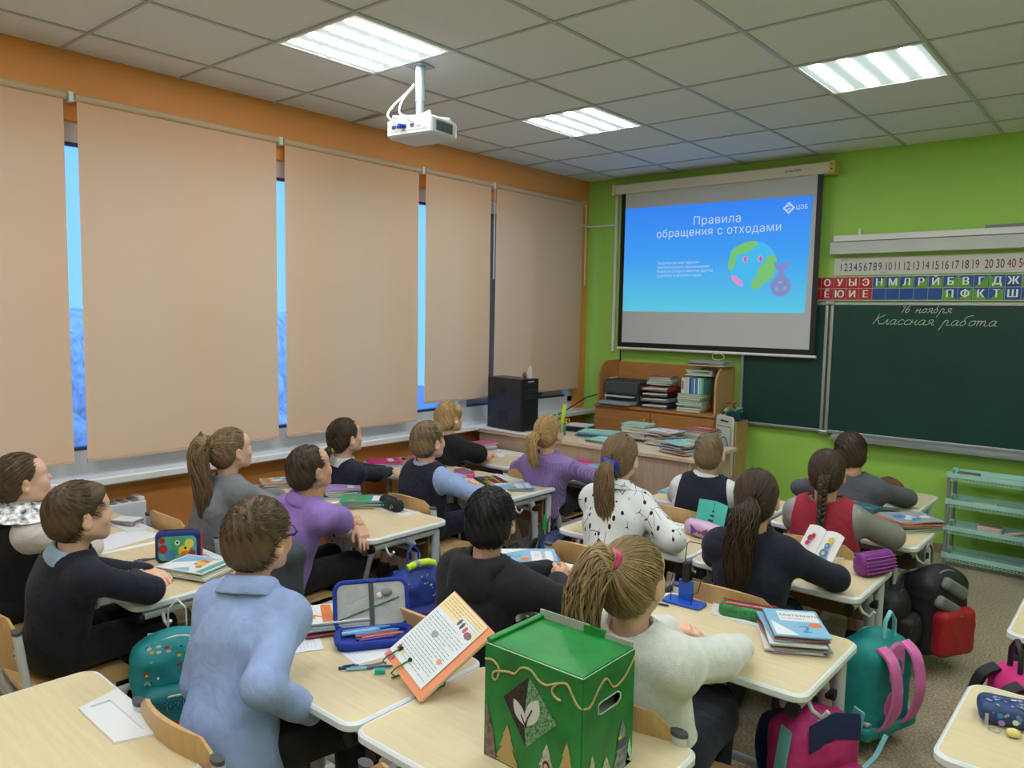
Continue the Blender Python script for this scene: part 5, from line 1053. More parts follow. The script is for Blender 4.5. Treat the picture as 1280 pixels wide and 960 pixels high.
stack(1.35, 3.50, D, [('light blue', .008), ('blue', .006), ('light blue', .005)], 'by the sleeve of the blue-sleeved boy', rz=-0.7, w_=0.17, d=0.23, seed=13, art='math')
stack(2.285, 2.49, D, [('maroon', .010), ('orange', .005), ('blue', .007), ('light blue', .006)], 'before the black-haired boy', rz=-0.75, w_=0.17, d=0.24, seed=14, art='math')
stack(1.40, 4.36, D, [('dark grey', .008), ('white', .009), ('light blue', .007)], 'at the right of the lilac sweater girl', rz=-0.1, w_=0.17, d=0.2, seed=15, art='work')
stack(2.10, 4.12, D, [('white', .008), ('light blue', .006)], 'left of the white-shirted vest boy', rz=0.1, w_=0.15, d=0.2, seed=16, art='work')
stack(0.40, 1.42, D, [('navy', .008), ('light blue', .009), ('orange', .008), ('pink', .006), ('lilac', .005)], 'in front of the lace-collar girl', rz=-0.3, w_=0.17, d=0.22, seed=17, art='photo')
stack(0.52, 1.60, D, [('maroon', .008), ('white', .008), ('purple', .008), ('white', .005)], 'behind the navy-jumper boy face', rz=0.5, w_=0.12, d=0.08, seed=18)
def paper(x, y, z, w_, d, rz, label, art='sheet', seed=0, col=(226, 230, 238)):
    t = thing('paper_sheet', label, 'paper', (x, y, z), rz); M = MB(); P_ = [[((u-0.5)*w_, (v-0.5)*d, 0.0006+0.0008*math.sin(u*5+v*3+seed)) for v in np.linspace(0, 1, 5)] for u in np.linspace(0, 1, 5)]
    M.sheet(P_, 0.0004, C(col, 0.8), nrm=(0, 0, 1)); M.build('sheet', t)
    if art: M = MB(); cover_art(M, w_, d, 0.0022, art, random.Random(seed)); M.build('print', t, kind='stuff')
paper(2.25, 1.335, D, 0.15, 0.20, -0.5, 'white sheet beside the sleeve of the light blue shirt'); paper(2.47, 1.50, D, 0.15, 0.20, -0.2, 'printed white sheet under the open blue pencil case', seed=3); paper(2.47, 2.50, D+0.004, 0.09, 0.12, -0.3, 'small white note left of the red pencil case', seed=5); paper(0.50, 4.24, D, 0.15, 0.2, -0.9, 'white sheet on the desk before the computer', art=None); paper(0.74, 4.33, D, 0.07, 0.1, 0.3, 'small pinkish slip before the lilac girl', art=None, col=(232, 190, 206)); paper(0.75, 1.47, D, 0.2, 0.28, 0.2, 'large pale sheet on the desk by the radiator', art=None)
# ---------------------------------------------------------------- pencil cases, pens and stands
def soft(name, v, mt, root, off=(0, 0, 0), fold=0.0): V, F = v.mesh(); V = folds(V, vnormals(V, F), fold, 60, 3) if fold else V; return link(name, arrmesh(name, V, F, [mt]), root)
def tubecase(name, label, x, y, z, rz, L, Wd, Hh, mt, zipm, art=None):
    t = thing(name, label, 'pencil case', (x, y, z), rz); v = Vol((-L/2-.02, -Wd/2-.02, -.01), (L/2+.02, Wd/2+.02, Hh+.02), 0.004); v.rbox((0, 0, Hh/2), (L/2, Wd/2, Hh/2), min(Wd, Hh)*0.42, 0); soft('case_body', v, mt, t, fold=0.001)
    M = MB(); M.tube([(-L/2+0.01+(L-0.02)*k/8, 0, Hh+0.0006-0.004*(2*k/8-1)**6) for k in range(9)], 0.0028, zipm, 5); M.box((L/2-0.02, 0, Hh+0.003), (0.02, 0.006, 0.003), ALU); M.build('zip', t)
    if art: M = MB(); art(M); M.build('pattern', t, kind='stuff')
    return t
def starart(cols, L, Wd, Hh, n, seed, side=True):
    def f(M):
        rg = random.Random(seed)
        for k in range(n): x, zz, r = rg.uniform(-L*.42, L*.42), rg.uniform(Hh*.28, Hh*.72), rg.uniform(.003, .009); M.add([(x+r*math.cos(2*PI*j/6), -Wd/2-0.0012, zz+r*math.sin(2*PI*j/6)) for j in range(6)], [tuple(range(6))], colm(rg.choice(cols)))
    return f
tubecase('pencil_case', 'black boxy zip pencil case on the tray of the purple-shirt boy desk', 1.215, 2.655, D+0.003, -0.25, 0.19, 0.07, 0.065, cloth('case_black', (26, 30, 30)), DARK, starart(['green', 'teal'], .19, .07, .065, 8, 2))
tubecase('pencil_case', 'lilac glitter pencil case with a purple bow', 2.675, 3.335, D, -0.30, 0.24, 0.085, 0.075, mat('case_lilac', (206, 170, 206), 0.4, var=0.2, scale=200), C((220, 190, 220), 0.4),
    lambda M: [M.add([(-.01, -.044, .034), (-.06, -.0445, .062), (-.055, -.0445, .012)], [(0, 1, 2)], colm('purple')), M.add([(0.0, -.044, .034), (.05, -.0445, .062), (.045, -.0445, .012)], [(0, 1, 2)], colm('purple')), M.add([(-.012, -.0448, .025), (.006, -.0448, .025), (.006, -.0448, .042), (-.012, -.0448, .042)], [(0, 1, 2, 3)], colm('magenta'))])
t = tubecase('pencil_case', 'blue patterned pencil case with a keyring on the right edge desk', 4.085, 2.335, D, 0.25, 0.26, 0.10, 0.055, mat('case_star', (34, 62, 112), 0.5, bump=0.3), colm('navy'), starart(['white', 'lilac', 'blue', 'grey'], .26, .10, .055, 26, 5))
M = MB(); rg = random.Random(4)
for k in range(40): x, y = rg.uniform(-.11, .11), rg.uniform(-.04, .04); r = rg.uniform(.004, .010); M.add([(x+r*math.cos(2*PI*j/5+k)*(1 if j % 2 else .4), y+r*math.sin(2*PI*j/5+k), .0562) for j in range(5)], [tuple(range(5))], colm(rg.choice(['white', 'lilac', 'grey', 'light blue'])))
M.build('star_print', t, kind='stuff'); M = MB(); M.tube([(-.10+.014*math.cos(a), -.075+.014*math.sin(a), .006) for a in np.linspace(0, 2*PI, 13)[:-1]], .0012, ALU, 5, closed=True); M.build('key_ring', t); M = MB(); M.sphere((-.06, -.085, .012), (.018, .013, .011), C((222, 206, 130), .4)); M.build('key_charm', t); M = MB(); M.box((-.115, -.055, .02), (.008, .003, .03), ALU); M.build('zip_pull', t)
# upright cartoon-coloured pencil case
t = thing('pencil_case', 'blue zip pencil case standing upright with a colourful print', 'pencil case', (1.225, 1.50, D), 0.95)
CB = cloth('case_blue', (24, 44, 104)); v = Vol((-.11, -.06, -.01), (.11, .06, .15), .004); v.rbox((0, 0, .064), (.088, .032, .064), .022, 0); v.plane((0, 0, .0), (0, 0, -1), .003); soft('case_body', v, CB, t)
M = MB(); rg = random.Random(9); P_ = rrpoly(0, .062, .145, .10, .02); M.add([(p, -.0332, q) for p, q in P_], [tuple(range(len(P_)))], colm('teal'))
for k, (c, x, z_, r) in enumerate([('green', .01, .07, .034), ('yellow', .025, .05, .022), ('green', -.01, .09, .02), ('red', -.055, .06, .018), ('white', .0, .085, .010), ('yellow', .045, .08, .018), ('orange', .03, .03, .02), ('red', .055, .04, .014), ('blue', -.03, .035, .02), ('black', .03, .062, .005), ('black', .0, .086, .005), ('red', -.058, .095, .012)]): M.add([(x+r*math.cos(2*PI*j/12), -.0334-.0001*k, z_+r*math.sin(2*PI*j/12)*1.1) for j in range(12)], [tuple(range(12))], colm(c))
M.build('printed_front', t, kind='stuff'); M = MB(); M.tube([(-.085, 0, .05), (-.08, 0, .115), (-.055, 0, .1295), (.055, 0, .1295), (.08, 0, .115), (.085, 0, .05)], .004, DARK, 6); M.build('zip', t); M = MB(); M.box((.0875, 0, .06), (.003, .05, .11), C((176, 50, 40), .5)); M.build('side_strip', t)
# red and black pencil case
t = thing('pencil_case', 'black and red flame-patterned pencil case before the pink hair tie girl', 'pencil case', (2.665, 2.475, D), 0.0); v = Vol((-.11, -.06, -.01), (.11, .06, .08), .004); v.rbox((0, 0, .028), (.088, .042, .028), .016, 0); soft('case_body', v, cloth('case_dark', (22, 20, 24)), t)
M = MB(); rg = random.Random(2); P_ = rrpoly(0, 0, .15, .07, .02); M.add([(p, q, .0572) for p, q in P_], [tuple(range(len(P_)))], colm('red'))
for k in range(14): x, y = rg.uniform(-.06, .06), rg.uniform(-.02, .02); M.add([(x-.012, y-.006, .0574+k*1e-5), (x+.012, y-.004, .0574+k*1e-5), (x+.002, y+.012, .0574+k*1e-5)], [(0, 1, 2)], colm(rg.choice(['orange', 'yellow', 'orange', 'red'])))
M.build('flame_print', t, kind='stuff')
# green pencil case, open with pens
t = thing('pencil_case', 'open green leaf-patterned pencil case with a red edge', 'pencil case', (3.235, 2.52, D), 0.22); v = Vol((-.13, -.06, -.01), (.13, .06, .08), .004); v.rbox((0, 0, .024), (.10, .034, .026), .022, 0); v.rbox((0, .0, .05), (.09, .018, .018), .012, .004, 's'); soft('case_body', v, mat('case_green', (40, 120, 62), .6, var=.5, scale=90), t)
for k, (c, y) in enumerate((('red', -.008), ('orange', 0), ('navy', .008))): M = MB(); M.tube([(-.085+.006*k, y, .045), (.08, y, .047)], .004, colm(c), 6); M.build('pencil', t)
M = MB(); M.tube([(-.092, .022, .05), (.09, .022, .052)], .003, colm('red'), 5); M.build('zip_edge', t); 
# purple ribbed pouch standing
t = thing('pencil_pouch', 'purple ribbed zip pouch at the right end of the middle desk', 'pencil case', (3.42, 3.34, D), 1.15); PU = mat('pouch_purple', (122, 44, 132), .4)
v = Vol((-.12, -.06, -.01), (.12, .06, .12), .004); v.rbox((0, 0, .04), (.095, .040, .038), .03, 0); v.rbox((0, 0, .075), (.09, .018, .022), .015, .03); v.plane((0, 0, 0), (0, 0, -1), .004); soft('pouch_body', v, PU, t)
for k in range(5): M = MB(); M.tube([(-.085, -.043+.003*k, .022+.014*k), (0, -.046+.003*k, .022+.014*k), (.085, -.043+.003*k, .022+.014*k)], .0035, C((150, 70, 160), .35), 5); M.build('rib', t)
# long open colouring case and pink box
t = thing('pencil_case', 'open flat pencil case full of coloured pencils before the blue-sleeved boy', 'pencil case', (1.14, 3.545, D), -0.45); M = MB(); M.rrect(0, 0, .30, .16, .02, 0, .008, colm('black'), bev=.002); M.build('case_base', t); rg = random.Random(12)
for k in range(16): y = -.068+.009*k; L = rg.uniform(.09, .13); M = MB(); x0 = -.13 if k % 2 else .005; M.tube([(x0, y, .012), (x0+L, y+rg.uniform(-.003, .003), .012)], .0038, colm(rg.choice(['red', 'orange', 'blue', 'yellow', 'purple', 'green', 'white'])), 6); M.build('pencil', t)
M = MB(); M.box((.15, .0, .006), (.03, .15, .010), colm('yellow')); M.build('edge_strip', t)
t = thing('pencil_box', 'pink clear-lidded pencil box next to the blue-sleeved boy', 'pencil case', (.905, 3.53, D), -.3); M = MB(); M.rrect(0, 0, .16, .09, .02, 0, .035, colm('pink'), bev=.006); M.build('box_base', t); M = MB(); M.rrect(0, 0, .15, .08, .018, .036, .042, C((150, 110, 140), .2)); M.build('lid', t)
t = thing('pencil_box', 'pink pencil box in front of the lilac sweater girl', 'pencil case', (1.24, 4.39, D), .1); M = MB(); M.rrect(0, 0, .12, .06, .012, 0, .03, colm('pink'), bev=.005); M.build('box_base', t); M = MB(); M.rrect(0, 0, .11, .05, .01, .031, .036, colm('magenta')); M.build('lid', t)
t = thing('triangular_folder', 'magenta triangular folder standing beside the blue-sleeved boy', 'folder', (.60, 3.44, D), .9); M = MB(); M.add([(-.07, -.06, 0), (.07, -.06, 0), (.07, .05, 0), (-.07, .05, 0), (-.05, .0, .17), (.05, .0, .17)], [(0, 3, 2, 1), (0, 1, 5, 4), (2, 3, 4, 5), (1, 2, 5), (3, 0, 4)], colm('magenta')); M.build('panels', t); M = MB(); M.add([(-.04, -.05, .03), (.04, -.05, .03), (.03, -.022, .11), (-.03, -.022, .11)], [(0, 1, 2, 3)], colm('purple')); M.build('print', t)
t = thing('pencil_box', 'teal cup case at the elbow of the lace-collar girl', 'box', (.45, 1.27, D), .3); M = MB(); M.rrect(0, 0, .06, .05, .01, 0, .11, colm('teal'), bev=.004); M.build('box_base', t); M = MB(); M.rrect(0, 0, .062, .052, .01, .092, .108, C((60, 130, 128), .4)); M.build('lid', t)
t = thing('pencil_box', 'dark teal tin with white print beside the red-vest girl', 'box', (3.12, 4.28, D), -.3); M = MB(); M.rrect(0, 0, .15, .09, .012, 0, .07, C((50, 100, 118), .4), bev=.004); M.build('box_base', t); M = MB(); rg = random.Random(3)
for k in range(9): a = rg.uniform(0, PI); x, z_ = rg.uniform(-.05, .01), rg.uniform(.02, .05); M.add([(x-.012*math.cos(a), -.0462, z_-.012*math.sin(a)), (x+.012*math.cos(a), -.0462, z_+.012*math.sin(a)), (x+.012*math.cos(a), -.0462, z_+.012*math.sin(a)+.005), (x-.012*math.cos(a), -.0462, z_-.012*math.sin(a)+.005)], [(0, 1, 2, 3)], colm('white'))
M.build('print', t, kind='stuff')
t = thing('pencil_case', 'brown and orange rounded case by the slate-sweater boy', 'pencil case', (3.075, 4.93, D), -.5); v = Vol((-.13, -.06, -.01), (.13, .06, .14), .005); v.ell((0, 0, .05), (.105, .042, .065), 0); v.plane((0, 0, 0), (0, 0, -1), .004); soft('case_body', v, cloth('case_brown', (92, 66, 44)), t); M = MB(); M.tube([(-.09+.18*k/10, -.005, .05+.066*math.sin(PI*(.08+.84*k/10))) for k in range(11)], .004, BLK, 5); M.build('zip', t)
for q in range(3): M = MB(); M.sphere((-.05+.05*q, -.040, .06), (.018, .008, .016), colm('orange'), 10, 6); M.build('patch', t)
# loose pens, rubber
def pen(x, y, rz, label, c, c2, L=.14): t = thing('pen', label, 'pen', (x, y, D+.005), rz); M = MB(); M.tube([(-L/2, 0, 0), (L*.38, 0, 0), (L*.46, 0, 0), (L/2, 0, 0)], [.0042, .0042, .0025, .0006], c, 8); M.build('barrel', t); M = MB(); M.tube([(-L/2-.002, 0, 0), (-L*.1, 0, 0)], .0048, c2, 8); M.build('cap', t); M = MB(); M.box((-L*.3, 0, .0062), (.035, .002, .0015), c2); M.build('clip', t)
pen(1.14, 1.43, 1.3, 'slim grey pen pointing at the cartoon pencil case', C((120, 116, 130), .4), C((90, 84, 100), .4)); pen(1.18, 1.385, .1, 'slim grey pen on the near part of the navy-jumper boy desk', C((150, 146, 156), .4), C((120, 110, 124), .4), .12)
pen(2.545, 1.395, 1.05, 'silver and dark pen left of the teal rubber', ALU, colm('navy')); pen(2.575, 1.40, .92, 'blue and white patterned pen next to the teal rubber', C((60, 84, 140), .4), colm('light blue'))
t = thing('rubber', 'small teal rubber on the desk near the book stand', 'eraser', (2.607, 1.395, D), .9); M = MB(); M.box((0, 0, .006), (.022, .018, .011), C((230, 232, 230), .6)); M.build('rubber_block', t, bevel=.002); M = MB(); M.box((.007, 0, .0062), (.030, .0195, .0122), C((40, 170, 150), .5)); M.build('sleeve', t, bevel=.001)
pen(2.93, 2.42, .2, 'short dark pen by the blue book stand', DARK, colm('blue'), .10)
# open blue pencil case
t = thing('pencil_case', 'open blue zip pencil case with markers, its grey lined lid raised', 'pencil case', (2.425, 1.535, D), 0.98); BC = cloth('case_royal', (26, 54, 150)); LN = cloth('case_lining', (168, 170, 168))
M = MB(); M.rrect(0, -.01, .235, .125, .028, 0, .010, BC, bev=.003); M.build('case_base', t); M = MB(); M.tube([(p, q-.01, .018) for p, q in rrpoly(0, 0, .228, .118, .028)], .011, BC, 6, closed=True); M.build('case_rim', t)
lid = MB().at((0, .055, .018), (math.radians(62), 0, 0)); lid.rrect(0, .075, .235, .15, .028, -.004, .002, LN); lid.tube([(p, q+.075, .0) for p, q in rrpoly(0, 0, .232, .148, .028)], .008, BC, 6, closed=True); lo = lid.build('case_lid', t)
M = MB().at((0, .055, .018), (math.radians(62), 0, 0)); M.box((.0, .072, .0035), (.016, .14, .003), C((60, 62, 68), .6)); M.box((-.01, .06, .0045), (.21, .004, .003), C((40, 70, 60), .5), rot=(0, 0, .3)); M.sphere((.05, .11, .008), (.018, .014, .007), GREY); M.sphere((.025, .10, .008), (.010, .010, .006), C((210, 206, 190), .5)); M.build('elastic_and_badges', t, kind='stuff')
for k, (c, y, x0, L, r) in enumerate((('blue', .03, -.095, .15, .007), ('light blue', .015, -.10, .12, .007), ('blue', .0, -.06, .14, .0065), ('red', -.016, -.06, .13, .005), ('orange', -.026, -.04, .13, .004), ('navy', -.036, -.06, .14, .004), ('purple', -.045, -.05, .12, .004))): M = MB(); M.tube([(x0, y, .022), (x0+L*.86, y+.006, .026), (x0+L, y+.007, .0265)], [r, r, r*.4], colm(c), 7); M.build('marker' if k < 3 else 'pencil', t)
# stand with open textbook
t = thing('book_stand', 'green wire book stand holding up an open textbook next to the green box', 'book stand', (2.775, 1.535, D), 0.0)
GW = C((38, 130, 60), .4); Aq = np.array((2.855-2.775, 1.345-1.535, .004)); 
BRc = np.array((2.83, 1.352, DZ+.008)); uu = nrm((.205, -.05, -.055)); vv = np.array((.07, .2, .16)); vv = nrm(vv-uu*np.dot(vv, uu)); nn = np.cross(uu, vv); PW, PH = .215, .265
o0 = BRc-uu*PW/2+vv*PH/2-np.array((2.775, 1.535, D)); BM = Matrix(((uu[0], vv[0], nn[0], o0[0]), (uu[1], vv[1], nn[1], o0[1]), (uu[2], vv[2], nn[2], o0[2]), (0, 0, 0, 1)))
loc0 = Vector((2.775, 1.535, D))
M = MB(); b0 = [Vector((BM @ Vector((x, y, 0)))) for x, y in ((-.07, -.125), (.07, -.125))]
for p in b0: q = p+Vector((0, .02, 0)); M.tube([(p.x-.0, p.y-.0, .004), (p.x+.01, p.y+.10, .004), tuple(BM @ Vector((0.0, .05, -.014)))], .003, GW, 6)
M.build('stand_frame', t, kind='stuff')
for x in (-.085, -.03):
    M = MB(); M.M = BM; M.tube([(x, -.145, -.012), (x, -.146, .006), (x, -.13, .009), (x+.012, -.085, .008)], .0022, GW, 6); M.sphere((x+.012, -.085, .009), .006, BLK, 8, 6); M.build('page_clip', t)
t = thing('book', 'open textbook propped on the green book stand, one page of exercises showing', 'book', tuple(loc0)); t['label'] = 'open textbook propped up, orange-bordered page of exercises showing'
M = MB(); M.M = BM; M.box((0, 0, -.009), (PW, PH, .001), colm('orange')); M.box((.002, .0, -.0045), (PW-.006, PH-.008, .008), PAGE); M.build('pages_block', t)
M = MB(); M.M = BM; P_ = [[((u-.5)*PW, (v-.5)*PH, .0005+.004*(1-u)**3*math.sin(PI*min(1, (1-u)*1.2))) for v in (0, 1)] for u in np.linspace(0, 1, 12)]; M.sheet(P_, .0005, C((232, 150, 104), .6), nrm=(0, 0, 1)); M.build('page', t)
M = MB(); M.M = BM; z = .0042; rg = random.Random(5); PG2 = C((226, 232, 236), .7); IK2 = C((90, 94, 104), .7)
quad(M, -PW/2+.004, -PH/2+.022, PW/2-.026, PH/2-.004, z, PG2); quad(M, -PW/2+.004, PH/2-.062, PW/2-.03, PH/2-.006, z+.0003, C((240, 220, 170), .7)); quad(M, -.012, PH/2-.075, .07, PH/2-.028, z+.0005, PG2)
lines(M, -.095, PH/2-.014, .07, 5, .0085, z+.0007, C((170, 120, 60), .7), rg, .0016)
for k in range(17): lines(M, -.095, PH/2-.078-.0092*k, .07 if k % 5 else .03, 1, .01, z+.0007, IK2, rg, .0014)
for k, (x, y, r1, r2, c) in enumerate(((.0, .082, .006, .012, 'black'), (.016, .080, .006, .012, 'black'), (.034, .078, .007, .011, 'red'), (.056, .072, .016, .011, 'maroon'), (-.03, .01, .014, .010, 'grey'), (.055, -.03, .009, .008, 'orange'), (-.085, -.085, .004, .010, 'red'), (-.072, -.087, .004, .010, 'maroon'), (-.058, -.089, .004, .009, 'yellow'))):
    M.add([(x+r1*math.cos(2*PI*j/8), y+r2*math.sin(2*PI*j/8), z+.0010+k*1e-5) for j in range(8)], [tuple(range(8))], colm(c))
quad(M, -.098, -PH/2+.005, -.07, -PH/2+.02, z, colm('pink')); M.build('page_print', t, kind='stuff')
# black wire book stand and teal notebooks on the middle desks
t = thing('book_stand', 'blue plastic book stand with black wire hooks', 'book stand', (3.00, 2.50, D), .05); M = MB(); M.rrect(0, 0, .15, .075, .012, 0, .010, C((34, 84, 190), .35), bev=.002); M.build('stand_base', t); M = MB(); M.box((0, .012, .045), (.055, .012, .08), C((34, 84, 190), .35)); M.build('back_support', t, bevel=.003)
for s in (-1, 1): M = MB(); M.tube([(s*.04, -.03, .012), (s*.04, -.03, .05), (s*.055, -.01, .055), (s*.055, .02, .1)], .0018, BLK, 5); M.build('wire_hook', t)
M = MB(); M.tube([(0, .012, .08), (0, .012, .15)], .016, BLK, 8); M.build('post', t)
t = thing('wire_stand', 'black wire arch hooked on the near edge of the printed-blouse girl desk', 'book stand', (2.80, 3.01, D), .0); M = MB(); M.tube([(-.055, 0, -.05), (-.055, -.012, .0), (-.055, 0, .06), (-.045, .002, .07), (.045, .002, .07), (.055, 0, .06), (.055, -.012, 0), (.055, 0, -.05)], .0022, BLK, 5); M.build('wire', t)
t = thing('notebook', 'mint folding chart standing open behind the lilac pencil case', 'notebook', (2.64, 3.445, D), -.25); MT = colm('mint')
for s in (-1, 1): M = MB(); M.sheet([[(s*.001, .0, .0), (s*.002, .035, .15)], [(s*.085, -.015, 0), (s*.088, .022, .145)]], .002, C((80, 196, 180), .5)); M.build('panel', t)
M = MB(); 
for k in range(5): M.add([(-.02, .001+.0065*k, .03+.022*k), (.012, .001+.0065*k, .03+.022*k), (.012, .003+.0065*k, .038+.022*k), (-.02, .003+.0065*k, .038+.022*k)], [(0, 1, 2, 3)], colm('black'))
M.build('black_bars', t, kind='stuff')
# open picture book held up by the girl with the wavy ponytail
t = thing('picture_book', 'open white picture book with coloured figures beside the wavy-ponytail girl', 'book', (3.17, 3.34, D+.002), -.55)
for s in (-1, 1):
    M = MB(); P_ = [[(s*(.002+.105*u), .0+.07*v+.006*math.sin(PI*u), .004+.12*v+.008*math.sin(PI*u)) for v in (0, .5, 1)] for u in np.linspace(0, 1, 7)]; M.sheet(P_, .003, C((232, 232, 234), .6)); M.build('page', t)
def pdot(M, x, v, r, c, k=0): n_ = Vector((0, -.86, .5)); M.add([tuple(Vector((x+r*math.cos(2*PI*j/12), .07*v+.5*r*math.sin(2*PI*j/12), .004+.12*v+.86*r*math.sin(2*PI*j/12)))+n_*(.0105+k*.0003)) for j in range(12)], [tuple(range(12))], colm(c))
M = MB()
for k, a in enumerate([(.05, .3, .022, 'blue'), (.05, .3, .009, 'yellow'), (.052, .55, .015, 'blue'), (.058, .75, .015, 'yellow'), (.05, .56, .004, 'white'), (-.06, .6, .014, 'red'), (-.045, .7, .012, 'red'), (-.06, .42, .012, 'magenta')]): pdot(M, *a, k)
M.build('figures', t, kind='stuff')
# little blue thing in the hoodie boy's hands
t = thing('sharpener', 'small blue plastic thing held in the black-haired boy hands', 'toy', (2.66, 2.29, .672)); M = MB(); M.box((0, 0, 0), (.03, .035, .026), C((40, 74, 130), .4), rot=(.3, .2, .5)); M.build('shell', t, bevel=.005)
# ---------------------------------------------------------------- green box
t = thing('cardboard_box', 'green painted cardboard collection box with a leaf emblem and paper trees', 'box', (3.2475, 1.402, DZ+.0005), .0); BX, BY, BH = .275, .205, .27
GP = mat('green_paint', (22, 118, 52), .45, var=.3, scale=14, bump=.4, bscale=90, spec=.5); GPL = mat('green_paint_lid', (26, 126, 54), .45, var=.25, scale=12, bump=.4, bscale=60)
HX = (.06, .10)
M = MB(); th = .004
M.box((0, -BY/2, BH/2), (BX, th, BH), GP); M.box((0, BY/2, BH/2), (BX, th, BH), GP); M.box((-BX/2, 0, BH/2), (th, BY, BH), GP); M.box((0, 0, .002), (BX, BY, th), GP)
hz0, hz1, hy0, hy1 = .168, .196, -.045, .045
M.box((BX/2, 0, hz0/2), (th, BY, hz0), GP); M.box((BX/2, 0, (hz1+BH)/2), (th, BY, BH-hz1), GP); M.box((BX/2, (-BY/2+hy0)/2, (hz0+hz1)/2), (th, BY/2+hy0, hz1-hz0), GP); M.box((BX/2, (BY/2+hy1)/2, (hz0+hz1)/2), (th, BY/2-hy1, hz1-hz0), GP); M.build('walls', t)
M = MB(); M.box((BX/2-.03, 0, .18), (.003, .14, .08), C((214, 218, 224), .6)); M.build('inner_paper', t)
M = MB(); M.tube([(BX/2+.0015, hy0, hz0+.004), (BX/2+.0018, hy0+.012, hz0), (BX/2+.0018, hy1-.012, hz0), (BX/2+.0018, hy1, hz0+.008), (BX/2+.0018, hy1, hz1-.008), (BX/2+.0018, hy1-.012, hz1), (BX/2+.0018, hy0+.012, hz1), (BX/2+.0018, hy0, hz1-.004)], .0022, C((190, 200, 190), .7), 4, closed=True); M.build('handle_rim', t)
M = MB(); M.box((0, 0, BH+.002), (BX-.004, BY-.004, .005), GPL); M.build('lid', t)
M = MB(); M.tube([(BX/2, -BY/2, BH+.001), (-BX/2, -BY/2, BH+.001), (-BX/2, BY/2, BH+.012), ], .0018, C((170, 200, 170), .8), 4); M.tube([(BX/2, -BY/2, BH+.001), (BX/2, BY/2, BH+.001)], .0014, C((170, 200, 170), .8), 4); M.build('worn_edge', t, kind='stuff')
M = MB(); M.box((-BX/2+.008, 0, BH+.010), (.014, BY, .008), GPL, rot=(0, .2, 0)); M.build('side_flap', t, bevel=.002)
M = MB(); M.box((-.06, BY/2-.003, BH+.014), (.15, .005, .022), C((156, 160, 152), .6)); M.box((.09, BY/2-.003, BH+.010), (.09, .005, .014), C((156, 160, 152), .6)); M.box((.03, BY/2-.004, BH+.012), (.06, .007, .022), GPL); M.build('rear_flap', t)
ROPE = mat('jute_twine', (190, 170, 122), .9, bump=1.0, bscale=400)
fy, fx = -BY/2-.004, BX/2+.004
pts = [(-0.1357, fy, 0.2342), (-0.1123, fy, 0.2369), (-0.0945, fy, 0.2243), (-0.0967, fy, 0.2009), (-0.1068, fy, 0.1923), (-0.1123, fy, 0.2006), (-0.104, fy, 0.2132), (-0.0678, fy, 0.2236), (-0.0456, fy, 0.2261), (-0.0278, fy, 0.2453), (-0.0011, fy, 0.2491), (0.0211, fy, 0.2334), (0.0434, fy, 0.229), (0.0767, fy, 0.244), (0.099, fy, 0.2487), (0.1156, fy, 0.2267), (0.1323, fy, 0.2092), (fx, -0.0901, 0.2032), (fx, -0.0736, 0.2072), (fx, -0.0446, 0.2348), (fx, -0.0182, 0.2441), (fx, 0.0132, 0.2139), (fx, 0.0546, 0.2214), (fx, 0.1, 0.2564)]
M = MB(); M.tube([tuple(p) for p in bez(pts, np.linspace(0, 1, 110))], .0026, ROPE, 6); M.build('twine', t); M = MB(); M.tube([tuple(p) for p in bez([(0.0739, fy, 0.2418), (0.0612, fy, 0.2278), (0.0612, fy, 0.2164), (0.0712, fy, 0.2091), (0.0834, fy, 0.2075)], np.linspace(0, 1, 20))], .0026, ROPE, 6); M.build('twine', t)
def flatp(M, pts, m, y=None, plane='f'): M.add([(a, -BY/2-.0035 if y is None else y, b) if plane == 'f' else (BX/2+.0035 if y is None else y, a, b) for a, b in pts], [tuple(range(len(pts)))], m)
LBK = mat('glitter_dark', (44, 38, 36), .7, var=.8, scale=260); LGN = mat('glitter_green', (96, 140, 104), .5, var=.9, scale=220)
M = MB(); flatp(M, [(-.010, .065), (-.018, .125), (-.005, .232), (-.079, .161)], LBK); flatp(M, [(-.010, .065), (.074, .150), (-.005, .232), (-.018, .125)], LGN, y=-BY/2-.0033); M.build('diamond_patch', t)
M = MB(); WL = C((206, 208, 210), .6)
def leaf(M, x0, z0, x1, z1, wd):
    d_ = Vector((x1-x0, z1-z0)); nn_ = Vector((-d_.y, d_.x)).normalized(); P_ = [Vector((x0, z0))+d_*(k/8)+nn_*wd*math.sin(PI*k/8)**.8 for k in range(9)]+[Vector((x0, z0))+d_*(k/8)-nn_*wd*math.sin(PI*k/8)**.8 for k in range(7, 0, -1)]; flatp(M, [(p.x, p.y) for p in P_], m_, y=-BY/2-.0045)
m_ = WL; leaf(M, -.014, .116, -.047, .168, .014); leaf(M, -.009, .116, .023, .188, .018); m_ = BLK
M.tube([(-.012, -BY/2-.0055, .112), (-.006, -BY/2-.0055, .136), (.006, -BY/2-.0055, .158)], .0016, BLK, 4); M.tube([(-.013, -BY/2-.0055, .118), (-.025, -BY/2-.0055, .138)], .0014, BLK, 4); M.build('leaf_emblem', t, label='white two-leaf emblem', kind='stuff')
KR = C((178, 150, 100), .8); NP = mat('newsprint', (186, 180, 172), .8, var=.35, scale=120)
